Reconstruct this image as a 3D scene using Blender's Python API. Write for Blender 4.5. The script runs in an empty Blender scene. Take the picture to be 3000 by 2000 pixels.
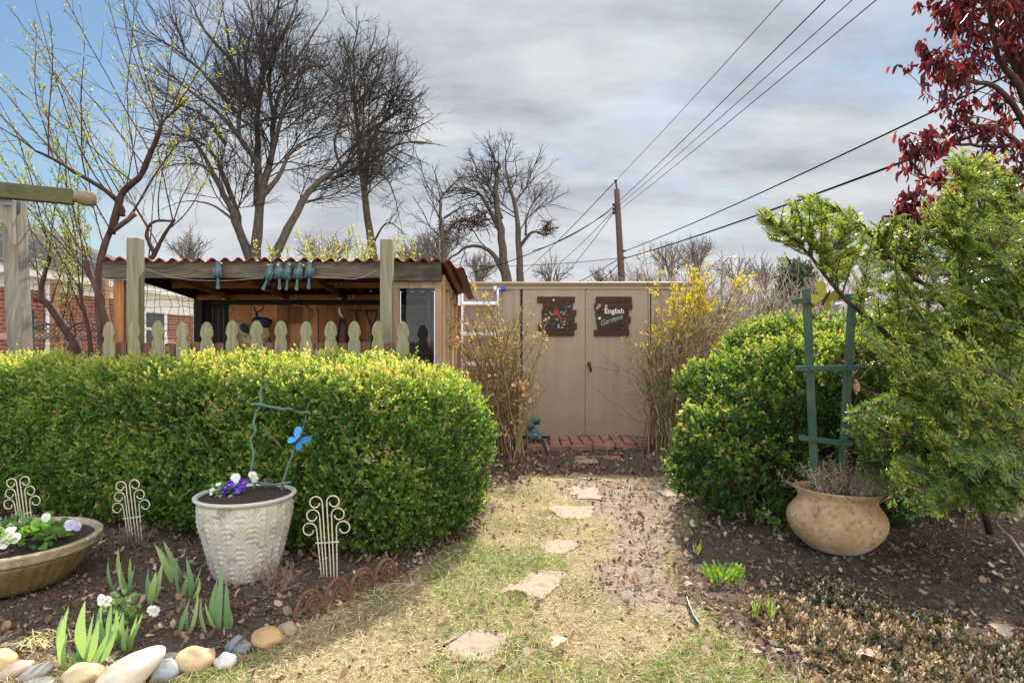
import bpy, math, random
import numpy as np
from mathutils import Vector, Matrix, noise
R = math.radians
rng = np.random.default_rng(11)
random.seed(5)
S = bpy.context.scene
COL = S.collection
CAMZ, F = 1.3, 1900.0

def P(px, py, D):
    """point at distance D seen at photo pixel px, py"""
    return np.array([(px - 1500) / F * D, D, CAMZ + (1000 - py) / F * D])

def G(px, py, z=0.0):
    """ground point seen at photo pixel"""
    D = F * (CAMZ - z) / (py - 1000)
    return np.array([(px - 1500) / F * D, D, z])

def nrm(a):
    a = np.asarray(a, float)
    return a / np.maximum(np.linalg.norm(a, axis=-1, keepdims=True), 1e-9)

def rot(ax, ang):
    return np.array(Matrix.Rotation(ang, 3, ax))

# ------------------------------------------------------------------ objects
ORIG = {}

def tag(o, label=None, cat=None, group=None, kind=None):
    if label: o['label'] = label
    if cat: o['category'] = cat
    if group: o['group'] = group
    if kind: o['kind'] = kind
    return o

def thing(name, label, cat, loc=(0, 0, 0), group=None):
    o = bpy.data.objects.new(name, None)
    COL.objects.link(o)
    o.location = loc
    o.empty_display_size = 0.1
    ORIG[o.name] = np.array(loc, float)
    return tag(o, label, cat, group)

def copy_tree(o, parent=None):
    c = o.copy()
    COL.objects.link(c)
    c.parent = parent
    ORIG[c.name] = ORIG.get(o.name, np.zeros(3))
    for ch in list(o.children):
        copy_tree(ch, c)
    return c

class MB:
    def __init__(s):
        s.b = []; s.n = 0
    def add(s, V, Fc, tone=0.5, mi=0):
        V = np.asarray(V, float).reshape(-1, 3)
        Fc = np.asarray(Fc, np.int64)
        if len(Fc) == 0: return s
        t = np.broadcast_to(np.asarray(tone, float), (len(Fc),))
        m = np.broadcast_to(np.asarray(mi, int), (len(Fc),))
        s.b.append((V, Fc + s.n, t, m)); s.n += len(V)
        return s
    def box(s, c, size, rm=None, tone=0.5, mi=0, taper=1.0):
        c = np.asarray(c, float); h = np.asarray(size, float) / 2
        v = np.array([[x, y, z] for z in (-1, 1) for y in (-1, 1) for x in (-1, 1)], float)
        v[4:, :2] *= taper
        v = v * h
        if rm is not None: v = v @ np.asarray(rm).T
        f = [[0, 2, 3, 1], [4, 5, 7, 6], [0, 1, 5, 4], [1, 3, 7, 5], [3, 2, 6, 7], [2, 0, 4, 6]]
        return s.add(v + c, f, tone, mi)
    def bar(s, a, b, w, h, up=(0, 0, 1), tone=0.5, mi=0):
        """rectangular bar from a to b, w across, h along up"""
        a = np.asarray(a, float); b = np.asarray(b, float)
        d = nrm(b - a); u = np.asarray(up, float)
        sd = nrm(np.cross(d, u)); u = np.cross(sd, d)
        v = [p + sd * (i * w / 2) + u * (j * h / 2) for p in (a, b) for j in (-1, 1) for i in (-1, 1)]
        f = [[0, 2, 3, 1], [4, 5, 7, 6], [0, 1, 5, 4], [1, 3, 7, 5], [3, 2, 6, 7], [2, 0, 4, 6]]
        return s.add(v, f, tone, mi)
    def tubes(s, paths, radii, sides=4, cap=False, tone=0.5, mi=0, ref=None):
        Pt = np.asarray(paths, float); Rr = np.asarray(radii, float)
        if Pt.ndim == 2: Pt = Pt[None]
        N, K, _ = Pt.shape
        if N == 0: return s
        if Rr.ndim == 0: Rr = np.full((N, K), float(Rr))
        elif Rr.ndim == 1: Rr = np.broadcast_to(Rr, (N, K)) if len(Rr) == K else np.repeat(Rr[:, None], K, 1)
        T = nrm(np.gradient(Pt, axis=1))
        if ref is None:
            m = np.abs(T).mean(1); ax = np.argmin(m, 1)
            rf = np.eye(3)[ax][:, None, :]
        else:
            rf = np.broadcast_to(np.asarray(ref, float), (N, 1, 3))
        U = nrm(np.cross(T, np.broadcast_to(rf, T.shape))); W = np.cross(T, U)
        a = np.arange(sides) / sides * 2 * np.pi
        V = Pt[:, :, None, :] + Rr[:, :, None, None] * (np.cos(a)[:, None] * U[:, :, None, :] + np.sin(a)[:, None] * W[:, :, None, :])
        i = np.arange(N)[:, None, None] * K * sides; k = np.arange(K - 1)[None, :, None] * sides; j = np.arange(sides)[None, None, :]
        j2 = (j + 1) % sides
        f = np.stack(np.broadcast_arrays(i + k + j, i + k + j2, i + k + sides + j2, i + k + sides + j), -1).reshape(-1, 4)
        t = tone
        if np.ndim(tone) == 1 and len(tone) == N: t = np.repeat(tone, (K - 1) * sides)
        base = s.n
        s.add(V.reshape(-1, 3), f, t, mi)
        if cap:
            for n in range(N):
                o = base + n * K * sides
                s.b.append((np.zeros((0, 3)), np.array([[o + q for q in range(sides)][::-1], [o + (K - 1) * sides + q for q in range(sides)]]), np.full(2, 0.5), np.full(2, mi)))
        return s
    def tube(s, path, r, sides=8, cap=True, tone=0.5, mi=0, ref=None):
        path = np.asarray(path, float)
        r = np.broadcast_to(np.asarray(r, float), (len(path),))
        return s.tubes(path[None], r[None].copy(), sides, cap, tone, mi, ref)
    def lathe(s, prof, c=(0, 0, 0), seg=32, rm=None, tone=0.5, mi=0, disp=None):
        pr = np.asarray(prof, float); K = len(pr)
        a = np.arange(seg) / seg * 2 * np.pi
        r = np.repeat(pr[:, :1], seg, 1)
        if disp is not None: r = r + disp
        V = np.stack([r * np.cos(a), r * np.sin(a), np.repeat(pr[:, 1:2], seg, 1)], -1).reshape(-1, 3)
        if rm is not None: V = V @ np.asarray(rm).T
        k = np.arange(K - 1)[:, None] * seg; j = np.arange(seg)[None]; j2 = (j + 1) % seg
        f = np.stack(np.broadcast_arrays(k + j, k + j2, k + seg + j2, k + seg + j), -1).reshape(-1, 4)
        return s.add(V + np.asarray(c, float), f, tone, mi)
    def ell(s, c, rad, rm=None, seg=16, rings=10, tone=0.5, mi=0, lump=0.0, seed=0):
        th = np.linspace(0.04, np.pi - 0.04, rings); a = np.arange(seg) / seg * 2 * np.pi
        V = np.stack([np.sin(th)[:, None] * np.cos(a), np.sin(th)[:, None] * np.sin(a), np.repeat(np.cos(th)[:, None], seg, 1)], -1).reshape(-1, 3)
        if lump:
            V = V * (1 + lump * np.array([noise.noise(Vector(v * 1.3) + Vector((seed * 7.1, seed * 3.3, 0))) for v in V])[:, None])
        V = V * np.asarray(rad, float)
        if rm is not None: V = V @ np.asarray(rm).T
        k = np.arange(rings - 1)[:, None] * seg; j = np.arange(seg)[None]; j2 = (j + 1) % seg
        f = np.stack(np.broadcast_arrays(k + j, k + seg + j, k + seg + j2, k + j2), -1).reshape(-1, 4)
        b = s.n
        s.add(V + np.asarray(c, float), f, tone, mi)
        s.b.append((np.zeros((0, 3)), np.array([[b + q for q in range(seg)], [b + (rings - 1) * seg + q for q in range(seg)][::-1]]), np.full(2, float(np.mean(tone))), np.full(2, mi)))
        return s
    def prism(s, out, o, ux, uy, w, tone=0.5, mi=0):
        """outline out (n,2) in plane o,ux,uy; thickness vector w"""
        q = np.asarray(out, float); n = len(q)
        A = np.asarray(o, float) + q[:, :1] * np.asarray(ux, float) + q[:, 1:] * np.asarray(uy, float)
        V = np.concatenate([A - np.asarray(w, float) / 2, A + np.asarray(w, float) / 2])
        b = s.n
        f = [[i, (i + 1) % n, n + (i + 1) % n, n + i] for i in range(n)]
        s.add(V, f, tone, mi)
        s.b.append((np.zeros((0, 3)), np.array([[b + i for i in range(n)][::-1], [b + n + i for i in range(n)]]), np.full(2, float(tone)), np.full(2, mi)))
        return s
    SH = {
        'oval': ([(0, 0, 0), (.3, .46, 1), (.72, .42, 1), (1, 0, 0), (.72, -.42, 1), (.3, -.46, 1)], [[0, 1, 2, 3], [0, 3, 4, 5]]),
        'dia': ([(0, 0, 0), (.4, .5, 0), (1, 0, 0), (.4, -.5, 0)], [[0, 1, 2, 3]]),
        'curl': ([(0, .2, .0), (.35, .5, .8), (.7, .45, 1.6), (1, .05, 1.2), (.75, -.4, .3), (.35, -.5, .2)], [[0, 1, 2, 5], [2, 3, 4, 5]]),
    }
    def leaves(s, Pos, Dr, Nm, L, W, tone=0.5, shape='oval', fold=.12, mi=0, droop=0.0):
        Pos = np.asarray(Pos, float); N = len(Pos)
        if N == 0: return s
        D = nrm(np.broadcast_to(Dr, (N, 3))); sd = nrm(np.cross(D, np.broadcast_to(Nm, (N, 3)))); nn = np.cross(sd, D)
        L = np.broadcast_to(np.asarray(L, float), (N,)); W = np.broadcast_to(np.asarray(W, float), (N,))
        tv, tf = MB.SH[shape]; tv = np.array(tv); M = len(tv)
        V = Pos[:, None] + D[:, None] * (tv[:, 0][None, :, None] * L[:, None, None]) + sd[:, None] * (tv[:, 1][None, :, None] * W[:, None, None]) \
            + nn[:, None] * (tv[:, 2][None, :, None] * W[:, None, None] * fold)
        if droop: V[:, :, 2] -= droop * (tv[:, 0] ** 2)[None] * L[:, None]
        f = (np.arange(N)[:, None, None] * M + np.array(tf)[None]).reshape(-1, 4)
        t = np.repeat(np.broadcast_to(np.asarray(tone, float), (N,)), len(tf))
        return s.add(V.reshape(-1, 3), f, t, mi)
    def strip(s, path, width, side, tone=0.5, mi=0, fold=0.0, nrmv=None):
        path = np.asarray(path, float); K = len(path); w = np.broadcast_to(np.asarray(width, float), (K,))
        sd = np.asarray(side, float)
        if nrmv is None: nrmv = nrm(np.cross(path[-1] - path[0], sd))
        L_ = path - sd * w[:, None] / 2 + nrmv * (fold * w)[:, None]; R_ = path + sd * w[:, None] / 2 + nrmv * (fold * w)[:, None]
        V = np.concatenate([L_, path, R_])
        f = [[i, i + 1, K + i + 1, K + i] for i in range(K - 1)] + [[K + i, K + i + 1, 2 * K + i + 1, 2 * K + i] for i in range(K - 1)]
        return s.add(V, f, tone, mi)
    def build(s, name, mats, parent=None, origin=None, smooth=False, label=None, cat=None, group=None, kind=None, bevel=0, seg=2, remesh=0, autosm=None):
        me = bpy.data.meshes.new(name)
        V = np.concatenate([b[0] for b in s.b])
        og = ORIG[parent.name] if parent is not None else (np.zeros(3) if origin is None else np.asarray(origin, float))
        V = V - og
        me.vertices.add(len(V)); me.vertices.foreach_set('co', V.astype(np.float32).ravel())
        loops = np.concatenate([b[1].ravel() for b in s.b])
        cnt = np.concatenate([np.full(len(b[1]), b[1].shape[1]) for b in s.b])
        me.loops.add(len(loops)); me.loops.foreach_set('vertex_index', loops.astype(np.int32))
        me.polygons.add(len(cnt)); me.polygons.foreach_set('loop_start', np.concatenate([[0], np.cumsum(cnt)[:-1]]).astype(np.int32))
        me.update(calc_edges=True)
        mats = mats if isinstance(mats, (list, tuple)) else [mats]
        for m in mats: me.materials.append(m)
        me.polygons.foreach_set('material_index', np.concatenate([b[3] for b in s.b]).astype(np.int32))
        me.polygons.foreach_set('use_smooth', np.full(len(cnt), bool(smooth)))
        at = me.attributes.new('tone', 'FLOAT', 'FACE')
        at.data.foreach_set('value', np.concatenate([b[2] for b in s.b]).astype(np.float32))
        o = bpy.data.objects.new(name, me); COL.objects.link(o)
        if parent is not None: o.parent = parent
        elif origin is not None: o.location = origin
        ORIG[o.name] = og
        if remesh:
            md = o.modifiers.new('remesh', 'REMESH'); md.mode = 'VOXEL'; md.voxel_size = remesh; md.use_smooth_shade = True
            ms = o.modifiers.new('smooth', 'SMOOTH'); ms.factor = .5; ms.iterations = 6
        if bevel:
            md = o.modifiers.new('edge', 'BEVEL'); md.width = bevel; md.segments = seg; md.limit_method = 'ANGLE'
        return tag(o, label, cat, group, kind)

# ------------------------------------------------------------------ materials
class NT:
    def __init__(s, nt): s.nt = nt
    def __call__(s, typ, props=None, **ins):
        n = s.nt.nodes.new(typ)
        for k, v in (props or {}).items(): setattr(n, k, v)
        for k, v in ins.items():
            if k[0] == 'i' and k[1:].isdigit(): sk = n.inputs[int(k[1:])]
            else: sk = n.inputs[k.replace('_', ' ')]
            if isinstance(v, bpy.types.NodeSocket): s.nt.links.new(v, sk)
            elif hasattr(v, 'outputs'): s.nt.links.new(v.outputs[0], sk)
            else:
                if isinstance(v, (tuple, list)) and len(v) == 3 and sk.type == 'RGBA': v = (*v, 1)
                sk.default_value = v
        return n
    def ramp(s, fac, stops, interp='LINEAR'):
        n = s.nt.nodes.new('ShaderNodeValToRGB'); cr = n.color_ramp; cr.interpolation = interp
        while len(cr.elements) < len(stops): cr.elements.new(0.5)
        for e, (p, c) in zip(cr.elements, stops):
            e.position = p; e.color = (*c, 1) if len(c) == 3 else c
        s.nt.links.new(fac if isinstance(fac, bpy.types.NodeSocket) else fac.outputs[0], n.inputs[0])
        return n.outputs[0]
    def mix(s, f, a, b, mode='MIX'):
        n = s.nt.nodes.new('ShaderNodeMix'); n.data_type = 'RGBA'; n.blend_type = mode
        for sk, v in ((n.inputs[0], f), (n.inputs[6], a), (n.inputs[7], b)):
            if isinstance(v, bpy.types.NodeSocket): s.nt.links.new(v, sk)
            elif hasattr(v, 'outputs'): s.nt.links.new(v.outputs[0], sk)
            else: sk.default_value = (*v, 1) if isinstance(v, (tuple, list)) and len(v) == 3 else v
        return n.outputs[2]
    def math(s, op, a, b=0.0):
        n = s.nt.nodes.new('ShaderNodeMath'); n.operation = op
        for sk, v in ((n.inputs[0], a), (n.inputs[1], b)):
            if isinstance(v, bpy.types.NodeSocket): s.nt.links.new(v, sk)
            else: sk.default_value = v
        return n.outputs[0]

def newmat(name):
    m = bpy.data.materials.new(name); m.use_nodes = True
    nt = m.node_tree; nt.nodes.clear()
    N = NT(nt); out = N('ShaderNodeOutputMaterial')
    return m, N, out

def coords(N, scale=(1, 1, 1)):
    tc = N('ShaderNodeTexCoord')
    mp = N('ShaderNodeMapping', None, Vector=tc.outputs['Object'])
    mp.inputs['Scale'].default_value = scale
    return mp.outputs[0]

def noisetex(N, vec, scale, detail=4, rough=.55, dist=0.0):
    return N('ShaderNodeTexNoise', None, Vector=vec, Scale=scale, Detail=detail, Roughness=rough, Distortion=dist).outputs[0]

def bump(N, h, strength=.3, dist=.01):
    return N('ShaderNodeBump', None, Height=h, Strength=strength, Distance=dist).outputs[0]

def leafmat(name, stops, rough=.45, trans=.35, spec=.4, tcol=None, var=.25):
    m, N, out = newmat(name)
    at = N('ShaderNodeAttribute', {'attribute_name': 'tone'})
    nz = noisetex(N, coords(N), 9, 2)
    f = N.math('ADD', at.outputs['Fac'], N.math('MULTIPLY', N.math('SUBTRACT', nz, .5), var))
    c = N.ramp(f, stops)
    bs = N('ShaderNodeBsdfPrincipled', None, Base_Color=c, Roughness=rough)
    bs.inputs['Specular IOR Level'].default_value = spec
    if trans:
        tc = N.mix(1.0, c, tcol or (1.6, 1.5, .7), 'MULTIPLY')
        tr = N('ShaderNodeBsdfTranslucent', None, Color=tc)
        sh = N('ShaderNodeMixShader', None, Fac=trans, i1=bs, i2=tr)
        N.nt.links.new(sh.outputs[0], out.inputs[0])
    else: N.nt.links.new(bs.outputs[0], out.inputs[0])
    return m

def plain(name, c, rough=.6, var=.15, scale=8, metal=0.0, bmp=.0, spot=None, spotamt=.5, spotscale=20, spec=.5, bscale=40):
    m, N, out = newmat(name)
    v = coords(N)
    nz = noisetex(N, v, scale, 5)
    col = N.ramp(nz, [(.25, tuple(x * (1 - var) for x in c)), (.75, tuple(min(1, x * (1 + var)) for x in c))])
    if spot:
        n2 = noisetex(N, v, spotscale, 6, .65)
        col = N.mix(N.ramp(n2, [(spotamt, (0, 0, 0)), (spotamt + .12, (1, 1, 1))]), col, spot)
    bs = N('ShaderNodeBsdfPrincipled', None, Base_Color=col, Roughness=rough, Metallic=metal)
    bs.inputs['Specular IOR Level'].default_value = spec
    if bmp: N.nt.links.new(bump(N, noisetex(N, v, bscale, 6, .65), bmp, .01), bs.inputs['Normal'])
    N.nt.links.new(bs.outputs[0], out.inputs[0])
    return m

def wood(name, c1, c2, axis=2, freq=55, stain=None, stain_at=.55, stain_scale=2.5, rough=.85, knots=True, bmp=.35, rnd=.35):
    """grain runs along the object axis"""
    m, N, out = newmat(name)
    sc = [freq] * 3; sc[axis] = freq * .04
    geo = N('ShaderNodeNewGeometry')
    tc = N('ShaderNodeTexCoord')
    off = N('ShaderNodeVectorMath', {'operation': 'SCALE'}, i0=(13.1, 7.7, 3.3), Scale=geo.outputs['Random Per Island'])
    ad = N('ShaderNodeVectorMath', {'operation': 'ADD'}, i0=tc.outputs['Object'], i1=off)
    mp = N('ShaderNodeMapping', None, Vector=ad); mp.inputs['Scale'].default_value = sc
    sc2 = [freq * .2] * 3; sc2[axis] = freq * .02
    mp2 = N('ShaderNodeMapping', None, Vector=ad); mp2.inputs['Scale'].default_value = sc2
    g = noisetex(N, mp.outputs[0], 1.0, 5, .6, .5)
    g2 = noisetex(N, mp2.outputs[0], 1.0, 3, .5, 1.2)
    wv = N.math('SINE', N.math('MULTIPLY', g2, 60.0))
    gg = N.math('ADD', N.math('MULTIPLY', g, .75), N.math('MULTIPLY', wv, .07))
    gg = N.math('ADD', gg, N.math('MULTIPLY', N.math('SUBTRACT', geo.outputs['Random Per Island'], .5), rnd))
    col = N.ramp(gg, [(.1, c2), (.38, tuple(a * .55 + b * .45 for a, b in zip(c1, c2))), (.62, c1), (.85, tuple(min(1, x * 1.2) for x in c1))])
    if knots:
        vo = N('ShaderNodeTexVoronoi', None, Vector=mp2.outputs[0], Scale=.55)
        col = N.mix(N.ramp(vo.outputs[0], [(.04, (.8, .8, .8)), (.12, (0, 0, 0))]), col, tuple(x * .45 for x in c2))
    if stain:
        ns = noisetex(N, ad.outputs[0], stain_scale, 5, .6)
        col = N.mix(N.ramp(ns, [(stain_at - .1, (0, 0, 0)), (stain_at + .1, (1, 1, 1))]), col, N.mix(.65, col, stain))
    bs = N('ShaderNodeBsdfPrincipled', None, Base_Color=col, Roughness=rough)
    bs.inputs['Specular IOR Level'].default_value = .25
    N.nt.links.new(bump(N, gg, bmp, .004), bs.inputs['Normal'])
    N.nt.links.new(bs.outputs[0], out.inputs[0])
    return m

def twigmat(name, stops, rough=.8):
    m, N, out = newmat(name)
    at = N('ShaderNodeAttribute', {'attribute_name': 'tone'})
    nz = noisetex(N, coords(N, (1, 1, .4)), 14, 4)
    c = N.ramp(N.math('ADD', at.outputs['Fac'], N.math('MULTIPLY', N.math('SUBTRACT', nz, .5), .8)), stops)
    bs = N('ShaderNodeBsdfPrincipled', None, Base_Color=c, Roughness=rough)
    bs.inputs['Specular IOR Level'].default_value = .2
    N.nt.links.new(bump(N, noisetex(N, coords(N, (1, 1, .25)), 45, 5, .65), .5, .01), bs.inputs['Normal'])
    N.nt.links.new(bs.outputs[0], out.inputs[0])
    return m

# ------------------------------------------------------------------ camera, sun, sky
cam_d = bpy.data.cameras.new('camera'); cam = bpy.data.objects.new('camera', cam_d); COL.objects.link(cam)
cam.location = (0, 0, CAMZ); cam.rotation_euler = (R(90), 0, 0)
cam_d.sensor_width = 36; cam_d.lens = 36 * F / 3000; cam_d.clip_end = 3000; cam_d.clip_start = .05
S.camera = cam
SUN = nrm(np.array([.27, 1.15, 1.0]))
sun_d = bpy.data.lights.new('sun', 'SUN'); sun_d.energy = 4.3; sun_d.angle = R(.6); sun_d.color = (1, .93, .82)
sun = bpy.data.objects.new('sun', sun_d); COL.objects.link(sun)
sun.rotation_euler = Vector(SUN).to_track_quat('Z', 'Y').to_euler(); sun.location = (3, 12, 11)
S.view_settings.view_transform = 'Standard'; S.view_settings.look = 'None'; S.view_settings.gamma = 1
S.view_settings.exposure = 1.25
S.cycles.max_bounces = 7; S.cycles.transparent_max_bounces = 12; S.cycles.use_denoising = True

W = bpy.data.worlds.new('World'); S.world = W; W.use_nodes = True
W.node_tree.nodes.clear(); N = NT(W.node_tree)
wo = N('ShaderNodeOutputWorld')
sky = N('ShaderNodeTexSky', {'sky_type': 'NISHITA', 'sun_disc': False, 'sun_elevation': math.asin(SUN[2]), 'sun_rotation': math.atan2(SUN[0], SUN[1]), 'air_density': 1.3, 'dust_density': .6, 'ozone_density': 2.0})
tc = N('ShaderNodeTexCoord'); sp = N('ShaderNodeSeparateXYZ', None, Vector=tc.outputs['Generated'])
zz = N.math('ADD', N.math('MAXIMUM', sp.outputs[2], 0.0), .22)
cv = N('ShaderNodeCombineXYZ', None, X=N.math('DIVIDE', sp.outputs[0], zz), Y=N.math('DIVIDE', sp.outputs[1], zz), Z=0.0)
n1 = noisetex(N, cv.outputs[0], 1.15, 9, .56, .15)
mp = N('ShaderNodeMapping', None, Vector=cv.outputs[0]); mp.inputs['Location'].default_value = (4.1, 2.3, 1); mp.inputs['Scale'].default_value = (.7, 1.25, 1)
n2 = noisetex(N, mp.outputs[0], 2.1, 10, .6, .12)
# more open blue to the upper left (west) of the view, where the photo has it
west = N.math("MULTIPLY", N.math("SUBTRACT", N.math("MULTIPLY", sp.outputs[0], -1.0), .30), .9)
west = N.math('MAXIMUM', west, 0.0)
cm = N.math('SUBTRACT', n1, west)
cm = N.math('ADD', cm, N.math('MULTIPLY', N.math('MAXIMUM', N.math('SUBTRACT', .16, sp.outputs[2]), 0.0), 1.6))
mask = N.ramp(cm, [(.27, (0, 0, 0)), (.36, (.62, .62, .62)), (.5, (1, 1, 1))])
ccol = N.ramp(n2, [(.3, (1.4, 1.58, 1.92)), (.45, (2.25, 2.36, 2.6)), (.62, (3.15, 3.22, 3.35))])
hz = N.ramp(sp.outputs[2], [(.0, (1, 1, 1)), (.16, (.3, .3, .3)), (.34, (0, 0, 0))])
ccol = N.mix(hz, ccol, (3.5, 3.58, 3.7))
skyc = N.mix(1.0, sky.outputs[0], (.41, .46, .49), 'MULTIPLY')
fin = N.mix(mask, skyc, ccol)
# sky behind the view brightened and warmed as added fill for shaded faces
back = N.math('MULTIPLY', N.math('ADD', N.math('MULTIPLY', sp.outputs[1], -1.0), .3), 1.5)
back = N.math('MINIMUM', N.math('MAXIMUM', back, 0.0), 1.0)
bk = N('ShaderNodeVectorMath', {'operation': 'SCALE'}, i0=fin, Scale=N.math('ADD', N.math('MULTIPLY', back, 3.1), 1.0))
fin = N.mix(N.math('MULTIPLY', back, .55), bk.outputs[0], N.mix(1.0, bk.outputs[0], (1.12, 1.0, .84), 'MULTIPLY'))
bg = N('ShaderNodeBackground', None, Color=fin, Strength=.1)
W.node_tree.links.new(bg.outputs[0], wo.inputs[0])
# ------------------------------------------------------------------ ground regions
def poly_sdf(px, py, poly):
    """signed distance, positive inside"""
    poly = np.asarray(poly, float); n = len(poly)
    d = np.full(px.shape, 1e9); ins = np.zeros(px.shape, bool)
    for i in range(n):
        a = poly[i]; b = poly[(i + 1) % n]; e = b - a
        wx, wy = px - a[0], py - a[1]
        t = np.clip((wx * e[0] + wy * e[1]) / (e @ e + 1e-12), 0, 1)
        d = np.minimum(d, np.hypot(wx - e[0] * t, wy - e[1] * t))
        c = ((a[1] <= py) & (b[1] > py)) | ((b[1] <= py) & (a[1] > py))
        xi = a[0] + (py - a[1]) / (e[1] + 1e-12 * (e[1] == 0)) * e[0]
        ins ^= c & (px < xi)
    return np.where(ins, d, -d)

_perm = rng.random((64, 64))
def vnoise(x, y, sc):
    x = x * sc; y = y * sc
    xi = np.floor(x).astype(int); yi = np.floor(y).astype(int); fx = x - xi; fy = y - yi
    fx = fx * fx * (3 - 2 * fx); fy = fy * fy * (3 - 2 * fy)
    g = lambda a, b: _perm[a % 64, b % 64]
    return (g(xi, yi) * (1 - fx) + g(xi + 1, yi) * fx) * (1 - fy) + (g(xi, yi + 1) * (1 - fx) + g(xi + 1, yi + 1) * fx) * fy
def fnoise(x, y, sc, o=4):
    s = 0; a = .5
    for i in range(o): s = s + a * vnoise(x + i * 7.3, y - i * 3.1, sc * 2 ** i); a /= 2
    return s / (1 - .5 ** o)

g2 = lambda a, b: tuple(G(a, b)[:2])
BED_L = [(-9, 1.4), (-2.2, 2.35), g2(10, 1945), g2(250, 1970), g2(420, 1960), g2(560, 1950), g2(680, 1950), g2(790, 1890), g2(850, 1850),
         g2(1000, 1765), g2(1150, 1695), g2(1300, 1640), g2(1400, 1570), g2(1450, 1470), (-.25, 5.4), (-9, 6.4)]
BED_R = [(9, 1.4), g2(2330, 1985), g2(2200, 1925), g2(2080, 1830), g2(2010, 1760), g2(1965, 1690), g2(1975, 1600), g2(2050, 1500), g2(2080, 1430), (9, 6.5)]
BACK = [(-9, 5.3), (-.4, 5.2), g2(1480, 1420), g2(1560, 1392), g2(1800, 1392), g2(2100, 1400), (9, 6.0), (9, 12), (-9, 12)]
PATH = [g2(1640, 1405), g2(1900, 1400), g2(2090, 1440), g2(2000, 1560), g2(1975, 1650), g2(2030, 1800), g2(2100, 1850), g2(1930, 1800), g2(1750, 1760), g2(1740, 1650), g2(1790, 1560), g2(1740, 1480), g2(1640, 1440)]

def regions(x, y):
    w = (fnoise(x, y, 3.0) - .5) * .22
    sd = lambda p: poly_sdf(x, y, p) + w
    soil = np.clip(np.maximum(np.maximum(sd(BED_L), sd(BED_R)), sd(BACK)) / .12 + .5, 0, 1)
    path = np.clip(sd(PATH) / .16 + .5, 0, 1) * (1 - soil)
    return soil, path

def ground_z(x, y):
    near = np.clip((14 - np.hypot(x, y - 4)) / 6, 0, 1)
    soil, path = regions(x, y)
    z = (fnoise(x, y, 1.3) - .5) * .05 + (fnoise(x + 9, y, 9, 4) - .5) * (.012 + .035 * soil)
    return z * near - .012 * path

def axis(lo, hi, step, far):
    c = np.arange(lo, hi + 1e-6, step)
    ext = [1.06]
    o = []; d = step
    x = 0
    while x < far: d *= 1.25; x += d; o.append(x)
    o = np.array(o)
    return np.concatenate([(lo - o)[::-1], c, hi + o])
gx = axis(-4.6, 4.6, .03, 420); gy = axis(1.6, 9.2, .03, 420)
GX, GY = np.meshgrid(gx, gy)
soil_m, path_m = regions(GX, GY)
GZ = ground_z(GX, GY)
nx, ny = len(gx), len(gy)
ii = (np.arange(ny - 1)[:, None] * nx + np.arange(nx - 1)[None]).ravel()
gm = MB(); gm.add(np.stack([GX, GY, GZ], -1).reshape(-1, 3), np.stack([ii, ii + 1, ii + nx + 1, ii + nx], -1))

m_ground, N, out = newmat('ground_soil_and_lawn')
at = N('ShaderNodeAttribute', {'attribute_name': 'cover'})
sx = N('ShaderNodeSeparateColor', None, Color=at.outputs['Color'])
v = coords(N)
fine = noisetex(N, v, 70, 6, .7); mid = noisetex(N, v, 9, 5, .6); big = noisetex(N, v, 1.7, 4, .55)
soilc = N.ramp(fine, [(.3, (.034, .025, .02)), (.5, (.098, .073, .058)), (.7, (.2, .152, .118))])
soilc = N.mix(N.ramp(mid, [(.45, (0, 0, 0)), (.62, (.6, .6, .6))]), soilc, (.13, .095, .07))
dirtc = N.ramp(fine, [(.3, (.17, .13, .1)), (.5, (.33, .26, .2)), (.7, (.46, .375, .3))])
dirtc = N.mix(N.ramp(mid, [(.4, (0, 0, 0)), (.6, (.5, .5, .5))]), dirtc, (.14, .095, .065))
lawnc = N.ramp(fine, [(.3, (.16, .12, .07)), (.5, (.36, .29, .16)), (.7, (.55, .46, .28))])
lawnc = N.mix(N.ramp(big, [(.45, (0, 0, 0)), (.6, (.65, .65, .65))]), lawnc, (.10, .12, .035))
c = N.mix(sx.outputs[1], lawnc, dirtc); c = N.mix(sx.outputs[0], c, soilc)
bs = N('ShaderNodeBsdfPrincipled', None, Base_Color=c, Roughness=.95)
bs.inputs['Specular IOR Level'].default_value = .15
N.nt.links.new(bump(N, N.math('ADD', fine, mid), .9, .02), bs.inputs['Normal'])
N.nt.links.new(bs.outputs[0], out.inputs[0])
ground = gm.build('ground', m_ground, smooth=True, kind='structure')
ca = ground.data.attributes.new('cover', 'FLOAT_COLOR', 'POINT')
cc = np.zeros((nx * ny, 4)); cc[:, 0] = soil_m.ravel(); cc[:, 1] = path_m.ravel(); cc[:, 3] = 1
ca.data.foreach_set('color', cc.astype(np.float32).ravel())

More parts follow.
